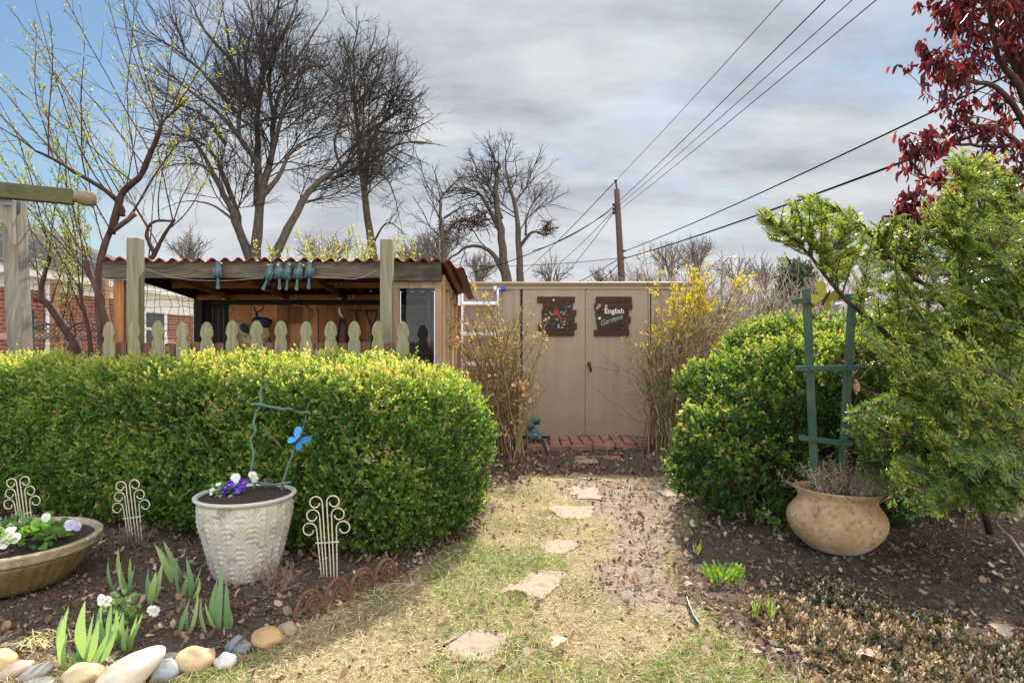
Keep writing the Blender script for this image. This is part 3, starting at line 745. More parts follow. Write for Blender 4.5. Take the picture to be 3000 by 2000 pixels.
# ------------------------------------------------------------------ metal birds on the beam
def bird(label, px, py, lean, tw, facing):
    """py is the middle of the body; lean: roll in the beam plane; tw: turn; facing: head offset -1..1"""
    c = P(px, py, 5.435); t = thing('metal_bird', label, 'bird ornament', c, 'blue metal birds fixed along the shelter beam')
    rm = rot('Y', lean) @ rot('Z', tw); o = lambda v: c + rm @ (np.array(v) * .92)
    mb = MB(); mb.ell(o((0, -.01, -.01)), (.034, .032, .054), rm, 14, 10); mb.ell(o((.006 * facing, -.012, .035)), (.029, .028, .034), rm, 12, 8); mb.ell(o((.012 * facing, -.014, .066)), (.024, .025, .025), rm, 12, 8)
    body = mb.build('body', m_birdblue, t, remesh=.006)
    q = np.array([(.012, 0), (.009, -.045), (.017, -.1), (.0, -.106), (-.017, -.098), (-.009, -.045), (-.012, 0)])
    mb = MB(); mb.prism(q, o((-.004 * facing, .0, -.055)), rm @ np.array([1, 0, 0]), rm @ np.array([0, 0, 1]), rm @ np.array([0, .01, 0])); mb.build('tail', m_birdtail, t, bevel=.003)
    if facing:
        b0 = o((.03 * facing, -.022, .066)); b1 = o((.056 * facing, -.03, .062)); mb = MB(); mb.tube([b0, b1], [.008, .001], 6)
    else:
        mb = MB(); mb.tube([o((0, -.034, .06)), o((0, -.052, .045))], [.009, .002], 6)
    mb.build('beak', m_beak, t)
    for s_ in (-1, 1):
        mb = MB(); mb.ell(o((s_ * .029, -.012, -.018)), (.011, .026, .052), rm @ rot('X', .12), 10, 7); mb.build('wing', m_birdblue, t, smooth=True)
bird('single grey blue metal bird alone on the beam near the left post', 640, 793, 0, 0, 1)
bird('leftmost of the huddled blue metal birds, leaning right', 790, 800, .42, .3, -1)
bird('blue metal bird facing forward with spread turquoise tail, second in the huddle', 819, 795, 0, 0, 0)
bird('blue metal bird with long thin tail in the middle of the huddle', 845, 797, .1, -.5, 1)
bird('blue metal bird with yellow beak turned right, fourth in the huddle', 875, 797, .1, .2, 1)
bird('rightmost of the huddled blue metal birds, head turned away', 906, 793, .05, .6, -.4)

# ------------------------------------------------------------------ tools in the shelter
DB = 6.9
def bp(px, py, d=0.0): return P(px, py, DB - .03 - d)
m_toolblk = plain('black_tool_handle', (.012, .011, .013), .4, .2)
t = thing('garden_spade', 'black D-handled spade hanging on the cedar back wall', 'spade', bp(1087, 1100)); mb = MB()
mb.tube(np.array([bp(x, y, .03) for x, y in ((1074, 908), (1075, 925), (1083, 943), (1089, 955), (1096, 943), (1103, 925), (1104, 908), (1074, 908))]), .011, 7); mb.build('handle', m_toolblk, t, smooth=True)
MB().tube([bp(1089, 952, .03), bp(1090, 1120, .03)], .016, 8).build('shaft', m_toolblk, t)
mb = MB(); mb.prism(np.array([(-.1, 0), (.1, 0), (.1, -.22), (.05, -.3), (0, -.33), (-.05, -.3), (-.1, -.22)]), bp(1090, 1118, .03), (1, 0, 0), (0, 0, 1), (0, .006, 0)); mb.build('blade', m_iron, t)
t = thing('hand_cultivator', 'three-pronged cultivator with looped dark tines hanging between loppers and spade', 'cultivator', bp(1040, 1000)); mb = MB()
for cx in (1030, 1041, 1051):
    a = np.linspace(-.3, np.pi + .3, 10); mb.tube(np.array([bp(cx + 6 * math.cos(u), 905 + 7 * math.sin(u), .03) for u in a]), .005, 6)
mb.build('tine', m_iron, t, smooth=True)
MB().tube([bp(1041, 911, .03), bp(1043, 925, .03), bp(1048, 1060, .03)], [.006, .014, .016], 8).build('handle', m_toolblk, t)
t = thing('loppers', 'long-handled loppers with silver blades and dark blue grips', 'loppers', bp(1003, 1080)); mb = MB()
mb.tube(np.array([bp(x, y, .035) for x, y in ((1000, 896), (994, 905), (996, 917), (1002, 926), (1006, 932))]), [.003, .014, .016, .014, .012], 7); mb.build('blade', m_alu, t, smooth=True)
for pts in (((1001, 928), (992, 960), (984, 1030)), ((1005, 930), (1012, 955), (1021, 1030))):
    MB().tube(np.array([bp(x, y, .035) for x, y in pts]), [.01, .016, .015], 8).build('grip', plain('navy_grip', (.015, .02, .06), .45), t, smooth=True)
MB().ell(bp(1004, 929, .045), (.012, .01, .012), seg=10, rings=6).build('pivot', m_alu, t, smooth=True)
mb = MB(); m_netred = plain('rusty_net_wire', (.06, .02, .015), .8)
for i in range(10): mb.tube(np.array([bp(845 + i * 4.4 + 1.5 * math.sin(y), y * 8.5 + 895, .02) for y in range(7)]), .0028, 4)
for j in range(8): mb.tube(np.array([bp(843 + i * 11 + j, 899 + j * 6.4 + .8 * math.sin(i * 2 + j), .021) for i in range(5)]), .0028, 4)
for k in range(5):
    a = np.linspace(-1.3, 1.2, 12); mb.tube(np.array([bp(880 + 40 * math.cos(u) * (1 - .1 * k), 920 + (24 + 4 * k) * math.sin(u), .02) for u in a]), .002, 4)
mb.build('wire_net', m_netred, origin=bp(865, 950), label='rusty square wire netting hung on the shelter back wall', cat='netting')
MB().tube(np.array([bp(x, y, .03) for x, y in ((923, 902), (929, 905), (932, 915), (933, 960), (935, 1100))]), .006, 6).build('crook_rod', m_iron, origin=bp(934, 1050), label='thin black crook rod standing against the cedar boards', cat='rod')
t = thing('garden_bag', 'blue and tan cloth garden bag hanging from a black hook', 'bag', bp(740, 1010)); mb = MB()
m_navy = plain('navy_cloth', (.012, .014, .05), .8, .3, 20); m_tanc = plain('tan_cloth', (.4, .32, .15), .85, .3, 25, spot=(.08, .07, .06), spotamt=.55, spotscale=14)
mb.ell(bp(752, 985, .09), (.15, .06, .13), seg=18, rings=12, lump=.5, seed=2); mb.build('body', m_tanc, t, smooth=True)
mb = MB(); mb.ell(bp(770, 945, .11), (.09, .05, .06), seg=18, rings=12, lump=.6, seed=5); mb.build('flap', m_navy, t, smooth=True)
mb = MB(); mb.tube(np.array([bp(x, y, .1) for x, y in ((683, 935), (700, 950), (718, 970), (735, 990))]), [.006, .045, .06, .03], 9); mb.build('tapered_sleeve', m_tanc, t, smooth=True)
mb = MB(); mb.ell(bp(716, 962, .15), (.06, .02, .04), rot('Y', .7), 12, 8); mb.build('patch', m_navy, t, smooth=True)
t = thing('wall_hook', 'black two-armed hook at the top of the cedar wall above the bag', 'hook', bp(752, 915)); mb = MB()
mb.tube(np.array([bp(x, y, .04) for x, y in ((744, 898), (747, 911), (753, 914), (766, 909), (772, 903), (772, 897))]), .008, 6); mb.tube([bp(753, 914, .04), bp(752, 930, .03)], .012, 6); mb.build('hook_arm', m_iron, t, smooth=True)
c = P(902, 1030, 6.3); t = thing('bucket', 'pale blue bucket just showing behind the pickets', 'bucket', (c[0], c[1], .92)); mb = MB()
mb.lathe([(.085, .92), (.11, 1.195), (.118, 1.2), (.118, 1.212), (.104, 1.212), (.08, .93)], (c[0], c[1], 0), 28); mb.build('pail', plain('pale_blue_plastic', (.35, .6, .7), .4), t, smooth=True)
mb = MB(); mb.box((c[0], c[1] + .02, .9), (1.3, .3, .03)); 
for q in (-.6, .6): mb.box((c[0] + q, c[1] + .02, .44), (.05, .25, .88))
mb.build('work_bench', m_cedarx, origin=(c[0], c[1], 0), label='cedar bench inside the shelter under the blue bucket', cat='bench')
mb = MB(); mb.tube([P(1258, 985, 5.75), P(1259, 1003, 5.75), P(1260, 1018, 5.75)], [.012, .018, .014], 8); mb.tube([P(1256, 860, 5.75), P(1258, 985, 5.75)], [.012, .01], 7, mi=1); mb.tube([P(1260, 1018, 5.75), (P(1260, 1018, 5.75)[0], 5.75, .02)], [.01, .012], 7, mi=1)
mb.build('broom', [plain('pink_grip', (.5, .03, .12), .5), m_brownpk], origin=P(1259, 1200, 5.75), label='brown pole with a pink grip leaning inside the shelter window', cat='pole')

# ------------------------------------------------------------------ ladder with blue wheels on the shed wall
t = thing('ladder', 'white aluminium ladder with two blue wheels propped on the shed wall', 'ladder', (sx(1410), YS - .2, 0))
for px_ in (1357, 1459):
    mb = MB(); mb.bar((sx(px_), YS - .28, 0), (sx(px_), YS - .1, sz(850)), .028, .06, (0, 1, 0)); mb.build('rail', m_alu, t, bevel=.005)
for py_ in (889, 978, 1063, 1150, 1230):
    z = sz(py_); y = YS - .28 + .18 * z / sz(850)
    mb = MB(); mb.box((sx(1408), y, z), (sx(1459) - sx(1357), .05, .04)); mb.box((sx(1408), y - .01, z - .022), (sx(1459) - sx(1357), .06, .01)); mb.build('rung', m_alu, t, bevel=.006)
for s_, px_ in ((-1, 1357), (1, 1459)):
    c = np.array([sx(px_), YS - .1, sz(848)]); mb = MB(); w = rot('Y', R(90))
    mb.lathe([(.002, -.02), (.04, -.02), (.04, .02), (.002, .02)], c + (s_ * -.035, 0, 0), 18, w); mb.build('pulley', m_alu, t, bevel=.004)
    mb = MB(); mb.lathe([(.002, -.03), (.028, -.03), (.033, -.02), (.033, .02), (.028, .03), (.002, .03)], c + (s_ * .07, -.01, 0), 18, w); wh = mb.build('wheel', m_bluew, t, smooth=True)
    MB().tube([c, c + np.array([s_ * .07, -.01, 0])], .009, 7).build('axle', m_alu, wh)

# ------------------------------------------------------------------ rabbit statue, white board, sticks
c = G(1567, 1303); c = np.array([c[0], c[1], .06]); t = thing('rabbit_statue', 'green bronze rabbit statue looking up with long ears laid back', 'statue', c)
mb = MB(); k = .0044
def rb(x, z, y=0): return c + np.array([x * k, y * k, z * k])
mb.ell(rb(1, 11), (.078, .075, .06), None, 16, 12); mb.ell(rb(-3, 22), (.058, .055, .05), rot('Y', -.3), 14, 10)
mb.ell(rb(-9, 30), (.05, .048, .045), None, 14, 10); mb.ell(rb(-13, 14, -10), (.024, .03, .05), None, 10, 8); mb.ell(rb(13, 6, -9), (.042, .05, .03), None, 10, 8)
mb.ell(rb(-12, 41, -3), (.05, .047, .046), rot('Y', .2), 14, 10); mb.ell(rb(-19, 40, -9), (.028, .03, .026), None, 10, 8)
mb.tube(np.array([rb(-15, 49), rb(-10, 55), rb(2, 57), rb(12, 58), rb(19, 59)]), [.026, .033, .034, .028, .006], 12); mb.tube(np.array([rb(-8, 46, 5), rb(2, 50, 6), rb(10, 49, 6), rb(17, 45, 6)]), [.026, .032, .026, .006], 12)
mb.build('body', m_verdi, t, remesh=.008)
mb = MB(); mb.ell(rb(-14, 44, -13), (.01, .006, .008), seg=10, rings=6); mb.build('eye', m_black, t, smooth=True)
mb = MB(); mb.ell(rb(18, 12, 6), (.02, .02, .022), seg=10, rings=8); mb.build('tail', m_verdi, t, smooth=True)
mb = MB(); mb.box((0, 0, .25), (.1, .012, .5), taper=.55); v_ = mb.b[0][0]; 
a = G(1492, 1318); mb.b[0] = (v_ @ (rot('Y', -.22) @ rot('X', -.2)).T + a, *mb.b[0][1:]); mb.build('white_board', m_white, origin=a, bevel=.004, label='narrow white board leaning in the shrub beside the statue', cat='board')
m_stick = twigmat('grey_driftwood', [(.2, (.1, .08, .06)), (.8, (.34, .29, .23))])
for pts, r, lab in ((((1590, 1298), (1600, 1310), (1607, 1335)), .014, 'grey stick lying on the soil at the left end of the brick pad'), (((1862, 1290), (1880, 1302), (1905, 1318)), .014, 'grey stick across the right end of the brick pad')):
    q = np.array([G(*p) + (0, 0, .05) for p in pts]); MB().tube(q, [r, r * 1.1, r * .7], 7).build('stick', m_stick, origin=q[0], smooth=True, label=lab, cat='stick')
t = thing('rain_chain', 'thin hanging chain with small copper bells by the right shed door', 'rain chain', P(1899, 1000, 8.5)); mb = MB()
mb.tube([P(1898, 825, 8.5), P(1901, 1190, 8.5)], .004, 5); mb.build('chain', m_iron, t)
for py_ in (968, 1050, 1118, 1165):
    b = P(1899, py_, 8.5); mb = MB(); mb.lathe([(.004, .05), (.02, .04), (.026, .0), (.034, -.035), (.03, -.035)], b, 12); mb.build('bell', m_copper, t, smooth=True)

# ------------------------------------------------------------------ arbor at the far left
t = thing('garden_arbor', 'grey weathered arbor post with mossy beam ending in a carved knob', 'arbor', (-4.5, 5.9, 0))
DA = 5.9; mb = MB(); xa = hx(28, DA)
v0 = np.array([hx(60, DA), DA + .07, 0]); v1 = np.array([hx(22, DA), DA + .07, hz(575, DA)])
mb.bar(v0 - (v1 - v0) * .0, v1, .14, .14, (0, 1, 0)); mb.build('post', m_arbor, t, bevel=.008)
b0 = P(-60, 552, 5.6); b1 = P(216, 578, 5.9); mb = MB(); mb.bar(b0, b1, .09, .135); mb.build('beam', m_arborx, t, bevel=.006)
d = nrm(b1 - b0); mb = MB(); pr = [(.002, 0), (.045, 0), (.05, .01), (.045, .025), (.052, .035), (.066, .06), (.07, .1), (.066, .15), (.055, .175), (.002, .182)]
rm = np.array(Vector((0, 0, 1)).rotation_difference(Vector(d)).to_matrix()); mb.lathe(pr, b1, 24, rm); mb.build('finial', wood('knob_end_grain', (.26, .2, .13), (.09, .075, .05), 0, 26), t, smooth=True)
mb = MB(); q = np.array([(-.02, -.0), (.1, -.02), (.1, -.42), (.085, -.4), (.06, -.28), (.0, -.2), (-.1, -.16), (-.1, 0)]); mb.prism(q, P(8, 580, 5.78), (1, 0, 0), (0, 0, 1), (0, .06, 0)); mb.build('brace', m_arbor, t, bevel=.006)
mb = MB(); mb.box(P(18, 575, 5.72), (.1, .012, .16)); mb.prism(np.array([(0, 0), (.06, 0), (.06, -.09), (.03, -.13), (0, -.09)]), P(42, 590, 5.86), (1, 0, 0), (0, 0, 1), (0, .01, 0)); mb.build('metal_plate', plain('blue_grey_plate', (.2, .21, .27), .45, .15, metal=.4), t, bevel=.003)

# ------------------------------------------------------------------ brick house on the left
XH = -9.3
t = thing('brick_house', 'red brick house with white siding band and grey shingle roof behind the trees', 'house', (XH - 3, 14, 0))
mb = MB(); mb.box((XH - .12, 13.2, 1.17), (.24, 11.6, 2.34)); mb.build('wall', m_brick, t)
mb = MB(); mb.box((XH - 3.2, 19.1, 1.2), (6.4, .2, 2.4)); mb.build('end_wall', m_brickx, t)
mb = MB()
for k in range(4): mb.box((XH + .012 - .004 * k, 13.2 if k > 1 else 17.1, 2.1 + k * .13), (.03, 11.7 if k > 1 else 3.9, .128), rot('Y', -.05))
mb.build('siding', m_white, t)
mb = MB(); mb.box((XH + .3, 13.2, 2.6), (.03, 12.2, .16)); mb.box((XH + .14, 13.2, 2.535), (.32, 12.2, .02)); mb.build('fascia', m_white, t)
e = XH + .33; mb = MB(); rz = 4.55
mb.add([(e, 7, 2.66), (e, 19.4, 2.66), (XH - 3.2, 15.2, rz), (XH - 3.2, 7, rz), (XH - 6.6, 19.4, 2.66), (XH - 6.6, 7, 2.66)], [[0, 1, 2, 3]]); mb.add([(e, 19.4, 2.66), (XH - 6.6, 19.4, 2.66), (XH - 3.2, 15.2, rz)], [[0, 1, 2]]); mb.add([(XH - 6.6, 19.4, 2.66), (XH - 6.6, 7, 2.66), (XH - 3.2, 7, rz), (XH - 3.2, 15.2, rz)], [[0, 1, 2, 3]])
mb.build('roof', m_shingle, t)
mb = MB()
for ya, yb_ in ((16.35, 17.35),): 
    for yy in (ya, yb_): mb.box((XH + .02, yy, 1.55), (.06, .1, 1.15))
    for zz in (2.1, 1.62, 1.0): mb.box((XH + .02, (ya + yb_) / 2, zz), (.062, yb_ - ya - .1, .08))
wn = mb.build('window', m_white, t); mb = MB(); mb.box((XH + .005, 16.85, 1.55), (.02, .92, 1.1)); mb.build('pane', m_darkpane, wn)
for y0 in (9.85, 12.9):
    mb = MB(); mb.tube([(XH + .06, y0, 0), (XH + .06, y0, 2.5)], .045, 8); mb.build('downpipe', m_white, t)
mb = MB(); mb.box((XH + .06, 19.0, 1.2), (.1, .25, 2.4)); mb.build('corner_board', plain('grey_board', (.4, .4, .42), .7), t)

# wooden rail fence, green stake, wire netting and lattice chairs in front of the house
m_pinkwood = wood('pinkish_rail', (.5, .34, .25), (.3, .19, .13), 0, 30)
t = thing('rail_fence', 'low wooden rail fence with cedar posts before the brick house', 'fence', P(160, 1200, 9)); mb = MB(); a, b = P(-40, 985, 9.2), P(330, 984, 9); mb.bar(a, b, .04, .09); mb.build('rail', m_pinkwood, t, bevel=.004)
for px_ in (160, 305):
    mb = MB(); q = P(px_, 818, 9.05); mb.box((q[0], q[1], q[2] / 2), (.085, .085, q[2])); mb.build('post', wood('orange_cedar_post', (.42, .24, .11), (.2, .1, .05), 2, 40), t, bevel=.004)
a = P(92, 1010, 7); MB().bar((a[0], 7, 0), P(91, 910, 7), .05, .03, (0, 1, 0)).build('metal_stake', plain('dark_green_paint', (.01, .07, .06), .5), origin=(a[0], 7, 0), label='thin dark green metal stake standing right of the arbor post', cat='stake')
mb = MB(); xs_ = np.linspace(hx(70, 8.2), hx(600, 8.2), 26)
for x in xs_: mb.tube(np.array([(x + rng.normal(0, .012), 8.2 + rng.normal(0, .02), z) for z in np.linspace(.9, 2.05, 9)]), .0035, 4)
for z in np.linspace(.95, 2.02, 12): mb.tube(np.array([(x, 8.2 + rng.normal(0, .02), z + rng.normal(0, .012)) for x in xs_]), .0035, 4)
for x in (xs_[0], xs_[-1]): mb.tube([(x, 8.2, 0), (x, 8.2, 2.05)], .018, 6)
mb.build('wire_netting', plain('dark_netting', (.05, .045, .05), .7), origin=(hx(330, 8.2), 8.2, 0), label='sagging dark square wire netting stretched before the brick house', cat='netting')
def chair(px, py, lab):
    c = P(px, py, 8.6); t = thing('lattice_chair', lab, 'garden chair', (c[0], c[1], 0)); m_ch = plain('brown_metal', (.07, .045, .04), .6)
    a = np.linspace(0, np.pi, 14); arc = np.array([(c[0] + .27 * math.cos(u), 8.6, c[2] - .12 + .24 * math.sin(u)) for u in a]); mb = MB(); mb.tube(arc, .014, 6)
    for k in np.linspace(-.3, .3, 9):
        for s_ in (-1, 1):
            p = np.array([(c[0] + k + s_ * w * .3, 8.6, c[2] - .12 + w * .23) for w in np.linspace(0, 1, 6)]); ok = [abs(q[0] - c[0]) < .26 for q in p]
            if sum(ok) > 2: mb.tube(p[ok], .005, 4)
    mb.build('backrest', m_ch, t)
    mb = MB(); mb.box((c[0], 8.35, .5), (.5, .46, .03)); mb.build('seat', m_ch, t)
    for dx in (-.22, .22):
        for dy in (8.15, 8.6): MB().tube([(c[0] + dx, dy, 0), (c[0] + dx, dy, c[2] - .12 if dy > 8.5 else .5)], .014, 6).build('leg', m_ch, t)
chair(140, 975, 'brown metal lattice-back chair close to the arbor post'); chair(250, 970, 'brown metal lattice-back chair behind the small budding tree')

# ------------------------------------------------------------------ utility pole and cables, street lamps
pt, pb = P(1807, 555, 30), P(1823, 850, 30); d = (pt - pb); base = pb - d * (pb[2] / d[2])
t = thing('utility_pole', 'dark leaning wooden utility pole with cables behind the shed', 'utility pole', base)
MB().tube([base, pt], [.19, .13], 12).build('pole', m_pole, t, smooth=True)
mb = MB(); mb.tube([pt, P(1804, 532, 30)], .04, 6); mb.ell(P(1804, 530, 30), (.07, .07, .09), seg=8, rings=6); mb.build('top_insulator', m_iron, t)
for py_ in (599, 612, 624): MB().ell(P(1798, py_, 29.9), (.07, .09, .08), seg=10, rings=6).build('insulator', m_iron, t)
MB().box(P(1801, 612, 29.9), (.06, .06, .5)).build('bracket', m_iron, t)
for px_, py_ in ((1829, 735), (1829, 755), (1817, 772)): MB().box(P(px_, py_, 29.9), (.14, .1, .08)).build('clamp', m_iron, t)
def cable(a, b, sag, r, lab, name='power_cable'):
    u = np.linspace(0, 1, 40)[:, None]; p = a * (1 - u) + b * u; p[:, 2] -= sag * 4 * (u * (1 - u))[:, 0]
    MB().tube(p, r, 5).build(name, m_wire, origin=a, label=lab, cat='cable')
def ext(a, b, k): return a + (b - a) * k
cable(P(1832, 735, 29.8), ext(P(1832, 735, 29.8), P(2790, 294, 10.5), 1.08), .12, .017, 'upper of the two thick black cables running right behind the red-leaved tree')
cable(P(1832, 756, 29.8), ext(P(1832, 756, 29.8), P(2720, 437, 10.5), 1.15), .12, .023, 'lower and thickest black cable, sloping right towards the yew')
cable(P(1804, 530, 30), ext(P(1804, 530, 30), P(2291, 0, 12), 1.1), .05, .008, 'single thin wire rising from the very top of the pole')
cable(P(1816, 588, 30), ext(P(1816, 588, 30), P(2415, 0, 11), 1.1), .05, .011, 'uppermost of the three parallel wires rising to the right')
cable(P(1816, 600, 30), ext(P(1816, 600, 30), P(2494, 0, 11), 1.1), .05, .0085, 'thin middle one of the three parallel wires rising to the right')
cable(P(1817, 614, 30), ext(P(1817, 614, 30), P(2564, 0, 11), 1.1), .05, .0095, 'lowest of the three parallel wires rising to the right')
cable(P(1804, 530, 30), P(1500, 830, 60), .2, .02, 'faint wire from the pole top falling left to the far trees')
cable(P(1797, 605, 30), P(1560, 735, 26), .25, .018, 'twisted black service cable leaving the pole to the left')
cable(P(1797, 612, 30), P(1380, 800, 22), .3, .016, 'long black service cable dropping left over the shed roof')
cable(P(1797, 618, 30), P(1640, 770, 50), .1, .016, 'thin grey wire falling steeply left of the pole')
cable(P(1797, 624, 30), P(1660, 800, 50), .1, .016, 'second thin grey wire falling steeply left of the pole')
cable(P(1818, 755, 30), P(1290, 775, 34), .2, .014, 'nearly level thin wire crossing behind the bare tree')
cable(P(1814, 757, 30), P(1640, 850, 36), .1, .018, 'short cable from the pole to the shed roof line, upper one')
cable(P(1814, 772, 30), P(1730, 840, 34), .1, .02, 'thick short cable dropping left behind the shed roof edge')
def lamp(px, py, D, s_, lab):
    b = P(px + s_ * 38, py + 60, D); t = thing('street_lamp', lab, 'street lamp', (b[0], b[1], 0)); mb = MB()
    mb.tube(np.array([(b[0], b[1], 0), b, P(px + s_ * 32, py + 18, D), P(px + s_ * 18, py + 4, D), P(px + s_ * 6, py + 1, D)]), [.12, .09, .06, .05, .05], 6); mb.build('mast', m_iron, t)
    mb = MB(); mb.ell(P(px, py + 1, D), (.32, .18, .12), seg=10, rings=6); mb.build('lamp_head', m_alu, t, smooth=True)
lamp(1897, 745, 55, 1, 'distant street lamp with curved arm just right of the utility pole'); lamp(2152, 752, 60, -1, 'distant street lamp above the yellow flowering shrub')
# ------------------------------------------------------------------ growth helpers
def walk(p0, d0, L, K, jit, up=0.0, r=None):
    """batch of wandering paths (N,K,3)"""
    N_ = len(p0); p = np.array(p0, float); d = nrm(np.array(d0, float)); st = (np.asarray(L) / (K - 1))[:, None]
    out = [p.copy()]
    for k in range(K - 1):
        d = nrm(d + rng.normal(0, jit, (N_, 3)) + np.array([0, 0, up])); p = p + d * st; out.append(p.copy())
    return np.stack(out, 1)

def spawn(paths, per_m, ang, lenf, K, jit, up, tmin=.15, tmax=1.0, minlen=.05, flat=None, maxn=None, planar=None):
    """children along batch of paths: returns paths, lengths"""
    N_, Kp, _ = paths.shape
    seg = np.linalg.norm(np.diff(paths, axis=1), axis=2).sum(1)
    cnt = rng.poisson(seg * per_m); cnt = np.minimum(cnt, maxn or 9999)
    idx = np.repeat(np.arange(N_), cnt); M = len(idx)
    t = rng.uniform(tmin, tmax, M)
    f = t * (Kp - 1); i0 = np.minimum(f.astype(int), Kp - 2); fr_ = (f - i0)[:, None]
    a = paths[idx, i0]; b = paths[idx, i0 + 1]; pos = a * (1 - fr_) + b * fr_; tan = nrm(b - a)
    rv = nrm(np.cross(tan, rng.normal(0, 1, (M, 3))))
    if planar is not None: rv = nrm(np.cross(tan, np.array([.2, -.55, .85]) + rng.normal(0, planar, (N_, 3))[idx])) * np.where(rng.random(M) < .5, 1, -1)[:, None]
    an = rng.normal(ang, .2, M)[:, None]
    d = nrm(tan * np.cos(an) + rv * np.sin(an))
    if flat is not None: d = nrm(d * np.array([1, 1, flat]))
    L = np.maximum(lenf * seg[idx] * (1.1 - t) * rng.uniform(.6, 1.3, M), minlen)
    return walk(pos, d, L, K, jit, up), L, idx

def limb(pts, K=24, wob=.0):
    """smooth polyline resampled; pts rows: px, py, D"""
    q = np.array([P(*p) for p in pts]); n = len(q); t = np.linspace(0, n - 1, K)
    i = np.minimum(t.astype(int), n - 2); f = (t - i)[:, None]
    p0 = q[np.maximum(i - 1, 0)]; p1 = q[i]; p2 = q[i + 1]; p3 = q[np.minimum(i + 2, n - 1)]
    o = .5 * (2 * p1 + (p2 - p0) * f + (2 * p0 - 5 * p1 + 4 * p2 - p3) * f ** 2 + (-p0 + 3 * p1 - 3 * p2 + p3) * f ** 3)
    if wob: o[1:] += rng.normal(0, wob, (K - 1, 3)) * np.linspace(.3, 1, K - 1)[:, None]
    return o

m_bark = twigmat('grey_brown_bark', [(.1, (.022, .018, .015)), (.5, (.062, .05, .043)), (.9, (.14, .12, .104))])
m_barkred = twigmat('red_brown_bark', [(.1, (.022, .011, .01)), (.5, (.075, .04, .034)), (.9, (.17, .115, .09))])
m_twig = twigmat('dark_twig', [(.1, (.016, .013, .012)), (.9, (.065, .053, .048))])
m_twigtan = twigmat('tan_stem', [(.1, (.1, .07, .04)), (.5, (.27, .195, .1)), (.9, (.5, .4, .25))])
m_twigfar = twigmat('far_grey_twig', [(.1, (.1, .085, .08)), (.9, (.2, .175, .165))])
m_brush = twigmat('dry_brush', [(.1, (.16, .115, .08)), (.5, (.32, .25, .18)), (.9, (.52, .44, .35))])
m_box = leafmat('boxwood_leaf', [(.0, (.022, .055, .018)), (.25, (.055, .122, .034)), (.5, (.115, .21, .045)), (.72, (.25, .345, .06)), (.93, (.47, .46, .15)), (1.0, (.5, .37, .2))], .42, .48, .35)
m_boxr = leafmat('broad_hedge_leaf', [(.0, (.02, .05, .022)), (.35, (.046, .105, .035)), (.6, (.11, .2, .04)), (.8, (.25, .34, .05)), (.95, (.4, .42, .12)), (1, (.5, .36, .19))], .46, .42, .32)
m_yew = leafmat('yew_needle', [(.0, (.022, .07, .045)), (.35, (.06, .145, .07)), (.6, (.125, .225, .06)), (.8, (.22, .31, .055)), (1, (.36, .41, .07))], .36, .45, .45)
m_redleaf = leafmat('dark_red_leaf', [(.0, (.03, .006, .013)), (.4, (.075, .011, .02)), (.75, (.14, .025, .022)), (1, (.24, .075, .035))], .4, .42, .4, (1.9, .65, .75))
m_bud = leafmat('yellow_green_bud', [(.0, (.15, .19, .03)), (.5, (.3, .34, .06)), (1, (.46, .45, .13))], .5, .4)
m_yellow = leafmat('yellow_petal', [(0, (.5, .38, .01)), (.5, (.72, .58, .015)), (1, (.8, .7, .06))], .5, .4, .3, (1.1, 1.05, .6))
m_dry = leafmat('tan_dry_petal', [(0, (.34, .2, .1)), (.5, (.55, .38, .22)), (1, (.72, .56, .4))], .7, .35, .2, (1.1, 1.0, .8))
m_iris = leafmat('iris_blade', [(0, (.13, .24, .13)), (.5, (.19, .32, .15)), (1, (.34, .44, .15))], .4, .4, .4)
m_greenleaf = leafmat('fresh_leaf', [(0, (.05, .14, .03)), (.5, (.11, .25, .05)), (1, (.26, .38, .12))], .35, .35, .45)
m_straw = leafmat('dry_grass', [(0, (.24, .17, .08)), (.5, (.5, .4, .22)), (1, (.74, .64, .42))], .7, .25, .2, (1.1, 1.05, .8))
m_grass = leafmat('green_grass', [(0, (.06, .15, .02)), (.5, (.13, .26, .03)), (1, (.26, .36, .07))], .5, .35, .3)
m_litter = leafmat('dead_leaf', [(0, (.05, .026, .017)), (.3, (.14, .085, .058)), (.6, (.25, .165, .115)), (.85, (.4, .29, .205)), (1, (.58, .47, .36))], .75, .2, .25, (1.2, .9, .6))
m_conifer = leafmat('far_evergreen', [(0, (.03, .055, .035)), (1, (.09, .12, .08))], .7, .15)

